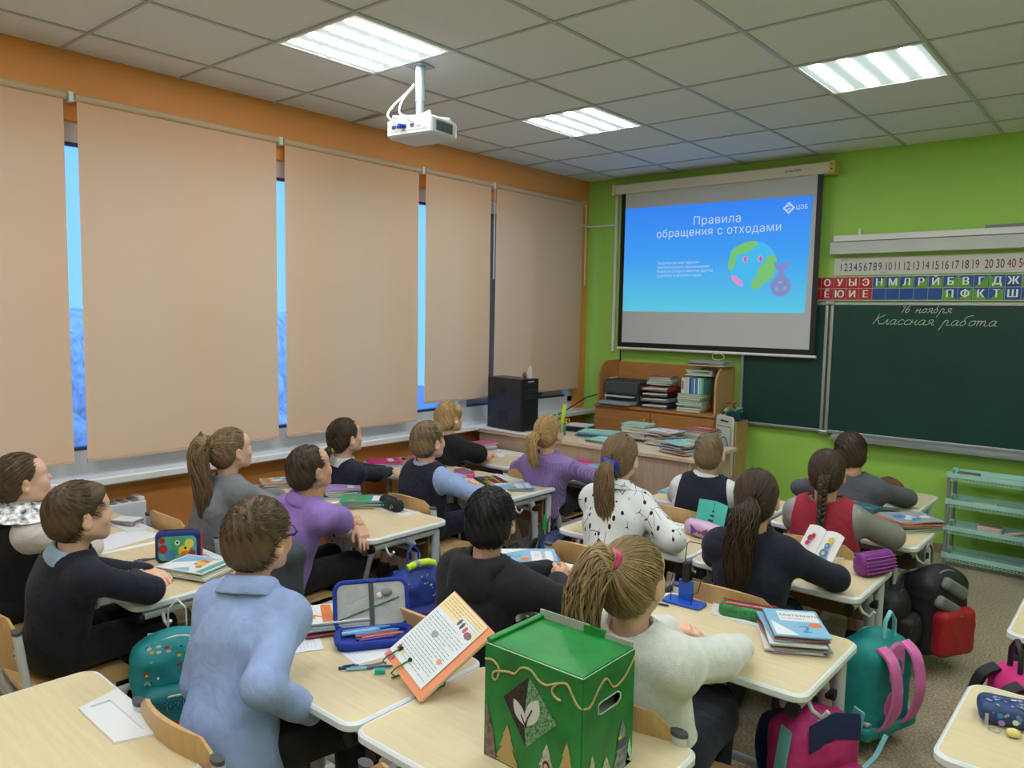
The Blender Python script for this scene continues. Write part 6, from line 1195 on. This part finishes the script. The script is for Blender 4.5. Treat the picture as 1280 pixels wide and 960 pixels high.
def fir(M, x, h_, w_, m, plane='f', y=None, z0=.004):
    P_ = []; 
    for k in range(3): a = h_*(1-k*.3); P_ += [(x+w_*(.16+.22*k)*.9, z0+a*1.0-h_*.27), (x+w_*(.08+.2*k), z0+a-h_*.25)]
    R_ = [(x, z0+h_)]; L_ = []
    for k in range(3): zb = z0+h_*(.68-.30*k); wb = w_*(.30+.2*k)*.75; R_ += [(x+wb, zb), (x+wb*.62, zb+.004)]; L_ = [(x-wb*.62, zb+.004), (x-wb, zb)]+L_
    R_ += [(x+w_*.6, z0), (x-w_*.6, z0)]; flatp(M, R_+L_, m, y, plane)
for x, h_, w_, m, lb in ((-.066, .094, .062, KR, 'kraft paper tree'), (.102, .116, .056, KR, 'kraft paper tree'), (.048, .092, .056, NP, 'newsprint paper tree')): M = MB(); fir(M, x, h_, w_, m); M.build('paper_tree', t, label=lb)
M = MB(); flatp(M, [(-.136, .0), (-.098, .0), (-.108, .07), (-.132, .135)], mat('newsprint_brown', (120, 104, 98), .8, var=.6, scale=90)); M.build('paper_tree', t, label='brown picture-print paper tree')
for y_, h_, w_, m in ((-.065, .084, .05, NP), (.055, .118, .07, mat('newsprint_grey', (130, 134, 140), .7, var=.5, scale=60)), (.088, .06, .03, C((180, 210, 190), .6)), (-.01, .06, .05, NP)): M = MB(); fir(M, y_, h_, w_, m, 's'); M.build('paper_tree', t)
M = MB(); flatp(M, [(.038, .078), (.050, .078), (.050, .086), (.038, .086)], colm('yellow'), BX/2+.0045, 's'); flatp(M, [(.036, .055), (.074, .055), (.074, .077), (.036, .077)], colm('navy'), BX/2+.0042, 's'); M.build('label_scrap', t, kind='stuff')
M = MB(); disc(M, .048, .045, .010, .013, -BY/2-.0045, colm('black'), 12); disc(M, .048, .043, .006, .008, -BY/2-.0050, SKIN, 12); M.build('paper_face', t, kind='stuff')
# ---------------------------------------------------------------- backpacks
def bag(label, x, y, z, rz, w_, h_, d_, main, front, trim, seed=1, straps='back', hook=None, pat=None, cat='backpack', flapm=None):
    t = thing('backpack', label, cat, (x, y, z), rz, 'backpacks hanging from or standing by the desks'); v = Vol((-w_/2-.03, -d_/2-.1, -.02), (w_/2+.03, d_/2+.04, h_+.04), .007)
    v.rbox((0, 0, h_*.45), (w_/2, d_/2, h_*.45), .055, 0); v.ell((0, 0, h_*.70), (w_*.46, d_*.46, h_*.30), .05); soft('bag_body', v, main, t, fold=.003)
    v = Vol((-w_/2-.03, -d_/2-.1, -.02), (w_/2+.03, d_/2, h_), .007); v.rbox((0, -d_/2-.012, h_*.30), (w_*.40, .045, h_*.26), .035, 0); soft('front_pocket', v, front, t, fold=.002)
    M = MB(); M.tube([(w_*.40*math.cos(a)*.98, -d_/2-.040, h_*.30+h_*.245*math.sin(a)) if False else (w_*.37*math.cos(a), -d_/2-.054+.012*abs(math.cos(a)), h_*.34+h_*.17*math.sin(a)) for a in np.linspace(0, PI, 17)], .004, trim, 5); M.build('piping', t)
    M = MB(); M.tube([(w_*.44*math.cos(a), -d_*.28, h_*.60+h_*.36*math.sin(a)) for a in np.linspace(0, PI, 17)], .0045, trim, 5); M.build('zip', t)
    M = MB(); M.tube([(-.03, d_*.3, h_*.96), (-.028, d_*.3, h_+.05), (0, d_*.3, h_+.085), (.028, d_*.3, h_+.05), (.03, d_*.3, h_*.96)], .006, trim, 6, flat=(1.6, .6)); M.build('grab_handle', t)
    for s in (-1, 1): M = MB(); M.sheet([[(s*.07+a, p, q) for a in (-.026, 0, .026)] for p, q in bez([(d_*.4, h_*.9, 0), (d_*.5+.035, h_*.8, 0), (d_*.5+.06, h_*.5, 0), (d_*.5+.03, h_*.2, 0), (d_*.45, h_*.08, 0)], np.linspace(0, 1, 14))[:, :2]], .010, flapm or trim); M.build('shoulder_strap', t)
    if pat: M = MB(); pat(M, w_, h_, d_); M.build('pattern', t, kind='stuff')
    return t
def spots(cols, n, seed, lo=.2, hi=.9, rr=(.004, .012)):
    def f(M, w_, h_, d_):
        rg = random.Random(seed)
        for k in range(n): x, z_, r = rg.uniform(-w_*.36, w_*.36), h_*rg.uniform(lo, hi), rg.uniform(*rr); yy = -d_/2-.059 if z_ < h_*.50 else -d_/2*.97-.006; M.add([(x+r*math.cos(2*PI*j/6+k), yy-.0001*k, z_+r*.7*math.sin(2*PI*j/6+k)) for j in range(6)], [tuple(range(6))], colm(rg.choice(cols)))
    return f
def clothm(n_, rgb, r=.6): return mat('bag_'+n_, rgb, r, var=.15, scale=12, bump=.5, bscale=300)
TEAL, DNV = clothm('teal', (16, 130, 138)), clothm('navy', (26, 40, 92))
def rescue(M, w_, h_, d_):
    spots(['grey', 'yellow', 'white', 'red', 'navy'], 60, 4, .58, .95, (.004, .010))(M, w_, h_, d_); write(M, 'RESCUE', (-.092, -d_/2-.0605, h_*.40), .036, colm('navy')); write(M, 'RESCUE', (-.090, -d_/2-.0600, h_*.398), .036, colm('light blue'))
    for k, (x, z_, a, b, c) in enumerate(((-.02, .25, .028, .018, 'red'), (.005, .21, .024, .010, 'navy'), (.05, .27, .022, .008, 'orange'), (-.05, .22, .014, .008, 'red'), (-.07, .28, .006, .006, 'blue'))): M.add([(x+a*math.cos(2*PI*j/10), -d_/2-.0598-.0002*k, h_*z_+b*math.sin(2*PI*j/10)) for j in range(10)], [tuple(range(10))], colm(c))
bag('teal school backpack lettered RESCUE hanging at the left column desk', 1.71, 1.25, .15, PI/2-.45, .29, .38, .15, TEAL, clothm('teal_dark', (10, 112, 120)), C((196, 200, 190), .6), pat=rescue)
b = bag('blue patterned backpack with a neon yellow strip, hanging at the left column desk', 1.66, 2.43, .08, PI/2-.25, .28, .38, .15, clothm('blue', (30, 56, 140)), clothm('blue_dark', (16, 36, 104)), C((30, 70, 170), .5), pat=spots(['light blue', 'white', 'blue', 'purple'], 50, 7, .55, .95, (.003, .009)))
M = MB(); M.tube([(-.07, -.035, .385), (-.03, -.04, .40), (.03, -.04, .40), (.07, -.035, .385)], .017, C((190, 226, 50), .4), 8); M.tube([(-.035, -.04, .399), (-.015, -.04, .402)], .0176, C((150, 156, 150), .4), 8); M.build('reflective_wrap', b)
M = MB()
for x in (-.045, .045):
    for k in range(7): a = k*PI*2/7; M.add([(x+.02*math.cos(a), -.134, .12+.016*math.sin(a)), (x+.02*math.cos(a+.5), -.134, .12+.016*math.sin(a+.5)), (x, -.1345, .12)], [(0, 1, 2)], C((170, 130, 60), .5))
M.build('gold_emblem', b, kind='stuff')
PKM = clothm('pink', (218, 116, 178)); TQ = clothm('turquoise', (20, 140, 136)); 
def tealpink(M, w_, h_, d_): spots(['light blue', 'white', 'mint'], 26, 8, .3, .9, (.003, .007))(M, w_, h_, d_)
b = bag('teal and pink backpack with dangling straps hanging beside the middle desks', 3.50, 3.12, .07, -PI/2-.35, .27, .39, .17, TQ, clothm('purple', (150, 60, 130)), C((120, 196, 200), .5), flapm=PKM, pat=tealpink)
M = MB(); M.rrect(0, .0, .1, .17, .05, 0, .016, PKM, bev=.006); M.v = [(p[0]-.0, .075+p[2], .28+p[1]) for p in M.v]; M.build('back_pad', b); M = MB(); M.rrect(0, .0, .11, .13, .05, 0, .016, PKM, bev=.006); M.v = [(p[0]-.0, .075+p[2], .12+p[1]) for p in M.v]; M.build('back_pad', b)
M = MB(); M.box((0, 0, .03), (.31, .18, .05), clothm('turquoise', (20, 140, 136))); M.build('base_band', b, bevel=.015)
for s in (-1, 1): M = MB(); M.sheet([[(s*.137, -.05+a, .06+.28*v) for a in (-.014, .014)] for v in np.linspace(0, 1, 6)], .006, clothm('purple', (150, 60, 130))); M.build('side_stripe', b)
M = MB(); M.box((0, 0, .066), (.274, .15, .016), C((180, 186, 186), .4)); M.build('reflective_band', b, bevel=.005)
M = MB(); M.sheet([[(.10+.2*u, .13+.05*u+a, .05-.045*min(1, u*2.2)) for a in (-.009, .009)] for u in np.linspace(0, 1, 10)], .002, C((130, 190, 196), .6)); M.build('dangling_strap', b)
b = bag('magenta and navy backpack hanging lowest at the bottom of the photo', 3.53, 2.34, .12, PI/2-.45, .27, .34, .16, clothm('magenta', (190, 44, 120)), clothm('magenta_dark', (170, 30, 100)), C((110, 186, 190), .5), flapm=DNV, pat=spots(['navy', 'black'], 12, 4, .1, .3, (.006, .014)))
M = MB(); M.sheet([[(x, -.06-.02*math.cos(v*.8)-.012*v, .36-.05*v-abs(x)*.25) for x in np.linspace(-.10, .10, 7)] for v in (0, .5, 1, 1.6)], .004, DNV); M.build('top_flap', b); 
for s in (-1, 1): M = MB(); M.box((s*.146, -.02, .2), (.006, .04, .24), C((110, 186, 190), .5), rot=(.15, 0, 0)); M.build('side_stripe', b)
b = bag('black, grey and red backpack hanging in the aisle by the green wall', 3.52, 4.04, .08, PI/2-.45, .29, .42, .17, clothm('black', (26, 28, 32)), clothm('red', (168, 26, 36)), C((130, 132, 130), .6))
for k, (x, z_, c) in enumerate(((-.04, .25, (120, 124, 122)), (.05, .16, (40, 42, 44)), (.0, .33, (120, 124, 122)))): v = Vol((x-.12, -.17, z_-.08), (x+.12, -.03, z_+.08), .007); v.rbox((x, -.095, z_), (.085, .022, .030), .02, 0, R=basis(0, 0, .5)); soft('panel', v, clothm('panel%d' % k, c), b)
bag('plain black bag hanging behind the purple pouch', 3.40, 3.80, .16, PI/2, .20, .26, .10, clothm('black', (26, 28, 32)), clothm('black', (26, 28, 32)), C((60, 60, 66), .5))
bag('dark patterned backpack at the right edge, behind the far right desk', 4.02, 3.66, .10, -PI/2+.2, .28, .40, .16, clothm('dark_blue', (24, 30, 54)), clothm('dark_blue', (24, 30, 54)), C((40, 42, 54), .5), pat=spots(['navy', 'grey', 'blue'], 20, 3))
b = bag('pink and aqua backpack lying between the two right desks', 4.02, 2.86, .22, PI/2+.6, .26, .34, .16, clothm('hot_pink', (206, 40, 120)), clothm('aqua', (70, 170, 200)), C((30, 30, 36), .5), flapm=BLK)
bag('dark blue bag with a green tag hanging under the blue-sleeved boy desk', 1.62, 3.55, .12, PI/2, .24, .26, .10, clothm('navy', (26, 40, 92)), clothm('black', (26, 28, 32)), C((70, 70, 80), .5))
t = thing('tag', 'green plastic tag hanging above the dark blue bag', 'tag', (1.60, 3.48, .40)); M = MB(); M.prism([(-.012, 0), (.012, 0), (.018, -.09), (-.016, -.085)], 0, .004, C((30, 170, 70), .4)); M.v = [(p[2], p[0], p[1]+.09) for p in M.v]; M.build('strip', t); M = MB(); M.tube([(.002, 0, .09), (.002, .0, .12)], .002, DARK, 5); M.build('cord', t)
# grey jacket over the back of the purple-shirt boy's chair
t = thing('jacket', 'dark grey school jacket draped over a chair behind the purple-shirt boy', 'jacket', (1.44, 1.78, 0)); JG = cloth('jacket_grey', (62, 70, 76)); v = Vol((-.26, -.14, .22), (.24, .12, .76), .008)
v.cone((-.16, 0, .64), (.16, 0, .66), .06, .05, .03); v.rbox((0.02, .0, .46), (.20, .045, .20), .03, .06); v.cone((.14, -.01, .62), (.20, -.03, .34), .045, .04, .03); v.cone((-.15, -.01, .6), (-.19, -.02, .36), .045, .04, .03); V, F = v.mesh(); V = folds(V, vnormals(V, F), .010, 22, 8); link('coat', arrmesh('coat', V, F, [JG]), t)
M = MB(); M.sheet([[(.06+.02*v, -.052-.004*v, .52-.16*v), (.085+.035*v, -.054, .50-.16*v)] for v in (0, .5, 1)], .004, C((170, 174, 176), .6)); M.build('lining_edge', t)
# ---------------------------------------------------------------- teacher's desk
LAM = mat('pale_laminate', (206, 186, 166), .45, var=.08, scale=8, stretch=(1, 10, 1)); LAM2 = mat('pale_laminate_panel', (196, 170, 148), .5, var=.10, scale=5, stretch=(8, 1, 1)); TZ = .735
t = thing('teacher_desk', 'pale laminate teacher desk with a front panel across the front of the room', 'desk', (0.12, 4.50, 0))
M = MB(); M.box((.95, .32, TZ-.012), (1.90, .66, .026), LAM); M.build('desk_top', t, bevel=.003); M = MB(); M.box((.93, .04, (TZ-.026)/2+.06), (1.80, .018, TZ-.15), LAM2); M.build('front_panel', t)
for x in (.02, 1.85): M = MB(); M.box((x, .32, (TZ-.026)/2), (.022, .60, TZ-.027), LAM2); M.build('side_panel', t)
M = MB(); M.box((.35, .06, TZ-.0+.006), (.72, .16, .012), C((222, 218, 214), .4)); M.build('raised_board', t, bevel=.003)
t = thing('computer_tower', 'black desktop computer tower on the teacher desk', 'computer', (0.37, 4.63, TZ+.013), -.10)
CK = mat('tower_black', (34, 36, 46), .35, spec=.5)
M = MB(); M.box((0, 0, .205), (.38, .18, .40), CK); M.build('case', t, bevel=.006); M = MB(); M.box((.196, 0, .205), (.012, .178, .40), C((16, 17, 20), .3)); M.build('front_bezel', t, bevel=.004)
for k in range(3): M = MB(); M.box((.204, 0, .36-.045*k), (.006, .15, .038), C((30, 31, 36), .35)); M.build('drive_bay', t, bevel=.002)
M = MB(); M.tube([(-.02, -.0905, .3), (-.02, -.0925, .3)], .03, C((24, 25, 32), .5), 16); M.box((-.02, -.0915, .11), (.10, .003, .09), C((26, 27, 34), .5)); M.box((-.15, -.0915, .24), (.006, .003, .05), C((20, 20, 26), .5)); M.build('vent', t, kind='stuff'); M = MB(); M.box((.2065, 0, .385), (.002, .06, .008), C((190, 194, 200), .4)); M.build('badge', t)
for yy in (-.07, .07): M = MB(); M.box((0, yy, .0025), (.3, .02, .005), DARK); M.build('foot', t)
t = thing('figurine', 'small white card and brown figurine standing on the computer tower', 'ornament', (.51, 4.65, TZ+.4185)); M = MB(); M.prism([(-.035, 0), (.04, 0), (.035, .085), (.015, .10)], -.002, .002, C((220, 216, 210), .6)); M.v = [(p[0], p[2], p[1]) for p in M.v]; M.build('card', t); M = MB(); M.sphere((-.022, -.015, .02), (.018, .014, .02), C((130, 74, 44), .6)); M.sphere((-.020, -.016, .048), .012, C((180, 130, 96), .6)); M.build('figure', t)
t = thing('pencil_holder', 'pen holder with a lime green ruler and scissors on the teacher desk', 'pencil holder', (.80, 4.70, TZ+.0005)); M = MB(); M.lathe([(.040, 0), (.040, .09), (.037, .09), (.037, .004)], C((60, 130, 90), .4), 14); M.build('cup', t)
for k, (x, y, h_, c, n_) in enumerate(((-.015, .0, .18, 'green', 'pencil'), (-.028, .006, .16, 'white', 'pencil'), (-.008, -.02, .15, 'mint', 'pencil'), (.0, .01, .17, 'teal', 'pencil'), (-.03, -.012, .14, 'yellow', 'pencil'))): M = MB(); M.tube([(x, y, .01), (x*1.6, y*1.6, h_)], .004, colm(c), 6); M.build(n_, t)
M = MB(); M.box((.018, 0, .13), (.034, .003, .22), C((190, 228, 60), .4), rot=(0, .15, 0)); M.build('ruler', t)
for s in (-1, 1): M = MB(); M.tube([(.05+.014*math.cos(a)+s*.012, s*.004, .115+.016*math.sin(a)) for a in np.linspace(0, 2*PI, 13)[:-1]], .0032, C((226, 206, 60), .4), 5, closed=True); M.tube([(.05, 0, .10), (.012-s*.004, 0, .02)], .003, ALU, 5); M.build('scissor_half', t)
stack(1.05, 4.86, TZ+.002, [('blue', .008), ('teal', .006), ('green', .005), ('blue', .005), ('light blue', .006), ('mint', .004)], 'of flat folders right of the pen holder', rz=.2, w_=.30, d=.22, seed=21, ang=.12, kind='folder')
stack(1.26, 4.66, TZ+.002, [('black', .010), ('white', .006), ('mint', .006)], 'of flat papers on a black folder', rz=-.1, w_=.30, d=.20, seed=22, kind='folder')
W12 = [('white', .012), ('cream', .010), ('white', .012), ('grey', .009), ('white', .012), ('white', .010), ('cream', .010), ('light blue', .008), ('white', .010), ('mint', .006)]
stack(1.36, 4.90, TZ+.026, W12, 'of pale notebooks, left of the messy pile', rz=.1, w_=.20, d=.17, seed=23, ang=.12, jit=.006, kind='notebook', art='plain')
stack(1.60, 4.86, TZ+.002, [('grey', .010), ('white', .012), ('grey', .010), ('cream', .010), ('white', .012), ('maroon', .008), ('grey', .010), ('white', .010), ('maroon', .006), ('white', .010), ('white', .006)], 'of messy notebooks in the middle', rz=-.2, w_=.22, d=.17, seed=24, ang=.28, kind='notebook', art='work')
stack(1.86, 4.70, TZ+.002, [('green', .008), ('orange', .007), ('white', .006), ('navy', .008), ('blue', .010), ('light blue', .008), ('white', .005), ('maroon', .006), ('white', .006), ('mint', .006)], 'fanned at the teacher desk corner', rz=-.2, w_=.22, d=.30, seed=25, ang=.22, jit=.02, kind='folder', art='animal')
stack(1.80, 5.04, TZ+.002, [('white', .014), ('light blue', .014), ('grey', .012), ('pink', .010), ('light blue', .012), ('teal', .014), ('white', .010), ('pink', .012), ('dark grey', .012), ('red', .008)], 'of textbooks at the far right of the teacher desk', rz=-.05, w_=.21, d=.16, seed=26, ang=.06, jit=.005)
t = thing('notebook', 'plain dark blue folder lying behind the messy notebooks', 'folder', (1.62, 5.05, TZ+.002)); M = MB(); M.box((0, 0, .03), (.20, .14, .06), colm('navy')); M.build('cover', t, bevel=.003)
t = thing('mouse', 'black computer mouse on the teacher desk', 'mouse', (.98, 4.98, TZ+.001)); M = MB(); M.sphere((0, 0, .012), (.032, .055, .020), BLK, 14, 8); M.build('shell', t)
t = thing('telephone', 'black and white device at the back of the teacher desk', 'device', (.78, 4.98, TZ+.001), .2); M = MB(); M.box((0, 0, .02), (.2, .15, .04), DARK); M.build('body', t, bevel=.006); M = MB(); M.box((0, 0, .048), (.19, .14, .012), C((200, 200, 204), .5)); M.build('papers', t)
# papers on the cabinet
CT = .868
for k, (c, h_) in enumerate((('navy', .0), ('grey', .055), ('black', .10), ('red', .145))):
    t = thing('paper_tray', '%s stacking tray filled with papers, %s of the four by the printer' % (c, ['lowest', 'second', 'third', 'highest'][k]), 'tray', (.965, 5.91, CT+h_), .05, 'stacking paper trays'); M = MB(); M.box((0, 0, .004), (.26, .22, .005), colm(c)); M.box((-.128, 0, .02), (.004, .22, .035), colm(c)); M.box((.128, 0, .02), (.004, .22, .035), colm(c)); M.box((0, .108, .02), (.25, .004, .035), colm(c)); M.build('tray_shell', t)
    for q in range(2): M = MB(); M.box((.004*q, -.01-.012*q, .014+.012*q), (.22, .20, .010), PAGE if q else colm('grey'), rot=(.03, .02*(-1)**q, .04*q)); M.build('papers', t)
stack(.99, 5.92, CT+.20, [('grey', .012), ('mint', .014), ('mint', .012), ('grey', .012), ('mint', .010), ('maroon', .008)], 'of limp mint folders on the paper trays', rz=.1, w_=.22, d=.17, seed=31, ang=.15, kind='folder')
stack(1.30, 5.88, CT+.001, [('green', .020), ('green', .018), ('mint', .014), ('mint', .014), ('mint', .014), ('green', .018), ('green', .018), ('mint', .016), ('green', .014)], 'of green notebooks on the cabinet right side', rz=.03, w_=.22, d=.19, seed=32, ang=.05, jit=.006, kind='notebook')
x = 1.205
for k, (c, t_) in enumerate((('white', .030), ('white', .012), ('cream', .012), ('white', .016), ('navy', .008), ('blue', .030), ('white', .012), ('blue', .022), ('white', .016), ('mint', .022), ('teal', .014))):
    t = thing('book', '%s upright %s, %s in the row above the green notebooks' % (c, 'binder' if t_ > .025 else 'booklet', ['first', 'second', 'third', 'fourth', 'fifth', 'sixth', 'seventh', 'eighth', 'ninth', 'tenth', 'last'][k]), 'book', (x+t_/2, 5.91, CT+.148), 0, 'upright booklets on the cabinet'); M = MB(); M.box((0, 0, .065), (t_-.002, .16, .13+.006*(k % 3)), colm(c)); M.build('cover', t, bevel=.002)
    if k == 0: M = MB(); M.box((0, -.082, .07), (.012, .001, .07), C((90, 94, 104), .6)); M.build('spine_label', t)
    x += t_+.0008
stack(1.33, 5.93, CT+.30, [('mint', .012), ('teal', .012), ('mint', .012), ('mint', .010)], 'of mint folders above the upright booklets', rz=.1, w_=.22, d=.16, seed=33, ang=.12, kind='folder')
stack(1.40, 5.95, CT+.383, [('dark grey', .012), ('grey', .012), ('navy', .010), ('grey', .008)], 'of grey folders on top of the cabinet shelf', rz=-.05, w_=.34, d=.18, seed=34, ang=.08, kind='folder')
t = thing('shelf_unit', 'narrow light wooden shelf unit right of the cabinet', 'shelf', (1.63, 5.96, 0)); M = MB()
for xx in (-.06, .06): M.box((xx, 0, .40), (.014, .22, .80), WDE)
M.build('side_panel', t, kind='stuff'); M = MB(); M.box((0, 0, .81), (.134, .22, .018), WDE); M.build('shelf_top', t); M = MB(); M.box((0, 0, .4), (.104, .22, .016), WDE); M.build('shelf_board', t)
stack(1.61, 5.97, .82, [('cream', .05), ('white', .02), ('green', .012), ('mint', .012)], 'on the narrow wooden shelf unit', rz=.1, w_=.11, d=.16, seed=35)
t = thing('flower_pot', 'dark green tray with red artificial flowers on the narrow shelf unit', 'plant', (1.66, 5.90, .82)); M = MB(); M.box((0, 0, .045), (.12, .10, .06), C((10, 60, 66), .4)); M.build('tray', t, bevel=.006); rg = random.Random(8)
for k in range(9): x, y = rg.uniform(-.06, .05), rg.uniform(-.04, .04); h_ = rg.uniform(.10, .15); M = MB(); M.tube([(x*.5, y*.5, .06), (x, y, h_)], .002, colm('green'), 4); M.sphere((x, y, h_), (.014, .012, .008), colm(rg.choice(['red', 'orange', 'red'])), 7, 5); M.build('flower', t)
for k in range(7): a = k*.9; M = MB(); M.add([(0, 0, .075), (.05*math.cos(a), .05*math.sin(a), .10), (.07*math.cos(a+.25), .07*math.sin(a+.25), .085)], [(0, 1, 2), (2, 1, 0)], colm('green')); M.build('leaf', t)
# white board with a drawn phone face
t = thing('cutout_board', 'white cut-out board shaped like a smartphone with a drawn smiling face', 'board', (1.80, 5.42, .46), -.55); M = MB(); M.rrect(0, .23, .22, .46, .03, 0, .012, C((214, 216, 208), .5), bev=.002, n=6); M.v = [(p[0], -p[2], p[1]) for p in M.v]; M.f = [tuple(reversed(f)) for f in M.f]; M.build('board', t)
M = MB(); yy = -.0135; M.tube([(.06*math.cos(a)*1.0, yy, .20+.10*math.sin(a)) for a in np.linspace(.3, 5.6, 22)], .0035, BLK, 4); M.tube([(p, yy, q) for p, q in rrpoly(0, .21, .18, .34, .01)], .0016, DARK, 4, closed=True); M.box((0, yy, .42), (.1, .002, .012), DARK); 
for a_ in ((-.02, .23), (.02, .23)): M.sphere((a_[0], yy, a_[1]), (.006, .001, .010), BLK, 8, 5)
M.tube([(.03*math.cos(a), yy, .195+.022*math.sin(a)) for a in np.linspace(PI, 2*PI, 9)], .0028, BLK, 4); M.tube([(-.075, yy, .16), (-.06, yy, .10), (-.03, yy, .07), (.03, yy, .07), (.06, yy, .11)], .003, BLK, 4)
for z_ in (.29, .27, .25): M.box((-.078, yy, z_), (.02, .002, .008), BLK)
M.build('drawn_face', t, kind='stuff'); M = MB(); M.box((0, .05, -.225), (.18, .09, .47), C((170, 140, 110), .6)); M.build('stand', t)
# ---------------------------------------------------------------- teal plastic rack
t = thing('storage_rack', 'four-tier mint plastic rack with grey posts by the green wall', 'rack', (3.47, 5.93, 0)); RM = mat('rack_mint', (170, 218, 206), .4); RP = C((128, 134, 140), .4)
for sx in (-1, 1):
    for sy in (-1, 1): M = MB(); M.tube([(sx*.245, sy*.10, 0), (sx*.245, sy*.10, .64)], .013, RP, 8); M.build('post', t)
for z_ in (.06, .25, .43, .61):
    M = MB(); 
    M.box((0, -.11, z_+.012), (.50, .010, .030), RM); M.box((0, .11, z_+.012), (.50, .010, .030), RM); M.box((-.25, 0, z_+.012), (.010, .22, .030), RM); M.box((.25, 0, z_+.012), (.010, .22, .030), RM)
    for sx in (-1, 1):
        for sy in (-1, 1): M.tube([(sx*.245, sy*.10, z_-.005), (sx*.245, sy*.10, z_+.032)], .02, RM, 10)
    M.build('tier_frame', t)
    M = MB()
    for k in range(24): M.box((-.235+.0205*k, 0, z_-.006), (.006, .21, .004), RM); M.box((-.235+.0205*k, -.108, z_-.012), (.006, .004, .03), RM)
    for k in range(9): M.box((0, -.095+.024*k, z_-.006), (.48, .006, .0042), RM)
    for k in range(3): M.box((0, -.108, z_-.024+.010*k), (.48, .004, .003), RM)
    M.build('lattice_tray', t, kind='stuff')
t = thing('brush', 'cream dustpan brush lying on the second tier of the mint rack', 'brush', (3.50, 5.92, .248)); M = MB(); M.box((-.05, 0, .012), (.14, .09, .018), C((206, 208, 160), .6)); M.build('head', t, bevel=.006); M = MB(); M.box((.09, 0, .010), (.16, .02, .010), C((150, 200, 180), .5)); M.build('handle', t, bevel=.003); t.location = (3.48, 5.90, .4275)
t = thing('sponge_box', 'pale pink box with a sponge on the third tier of the mint rack', 'box', (3.47, 5.90, .2475), -.1); M = MB(); M.rrect(0, 0, .15, .08, .02, 0, .05, C((214, 196, 186), .5), bev=.004); M.build('box_base', t); M = MB(); M.rrect(0, 0, .13, .06, .015, .0505, .055, C((160, 130, 120), .8)); M.build('sponge', t)
t = thing('paper_roll', 'rolled pale paper tube leaning on the third tier of the mint rack', 'roll', (3.62, 5.88, .252), .5); M = MB(); M.tube([(-.07, 0, .014), (.07, 0, .04)], .013, C((206, 190, 180), .7), 10); M.build('tube', t)
t = thing('chalk_box', 'flat grey box on the top tier of the mint rack', 'box', (3.32, 5.92, .6075)); M = MB(); M.box((0, 0, .015), (.13, .07, .025), C((120, 110, 104), .6)); M.build('box_base', t, bevel=.003)
t = thing('cabinet', 'light wooden cabinet standing right of the mint rack at the photo edge', 'cabinet', (3.98, 5.80, 0)); M = MB(); M.box((0, 0, .40), (.50, .44, .80), WDE); M.build('body', t, bevel=.004); M = MB(); M.box((-.12, -.226, .4), (.235, .012, .74), WD); d = M.build('door', t); M = MB(); M.sphere((-.03, -.245, .42), .016, WHITE); M.build('knob', d); M = MB(); M.box((.12, -.226, .4), (.235, .012, .74), WD); M.build('door', t)
# radiator screen by the window
t = thing('radiator', 'white boxy radiator cover below the window sill', 'radiator', (.085, 1.55, .09)); RW = C((214, 220, 224), .4)
M = MB(); M.box((.0, -.02, .26), (.12, .66, .52), RW); M.build('cover', t, bevel=.006); M = MB()
for k in range(11): M.box((.0, -.3+.056*k, .523), (.09, .03, .004), GREY)
M.build('top_grille', t, kind='stuff'); M = MB(); M.box((0, .29, .53), (.1, .03, .02), WHITE); M.build('top_cap', t, bevel=.004)
for s in (-1, 1): M = MB(); M.box((0, s*.28, -.045), (.08, .03, .09), RW); M.build('foot', t)
t = thing('heating_pipe', 'thin white heating pipe along the orange wall', 'pipe', (.06, 1.90, .33)); M = MB(); M.tube([(0, 0, 0), (0, 2.5, 0)], .014, C((206, 200, 190), .4), 8); M.build('pipe', t)
for yy in (.3, 1.2, 2.1): M = MB(); M.box((-.03, yy, 0), (.06, .02, .02), WHITE); M.build('bracket', t)
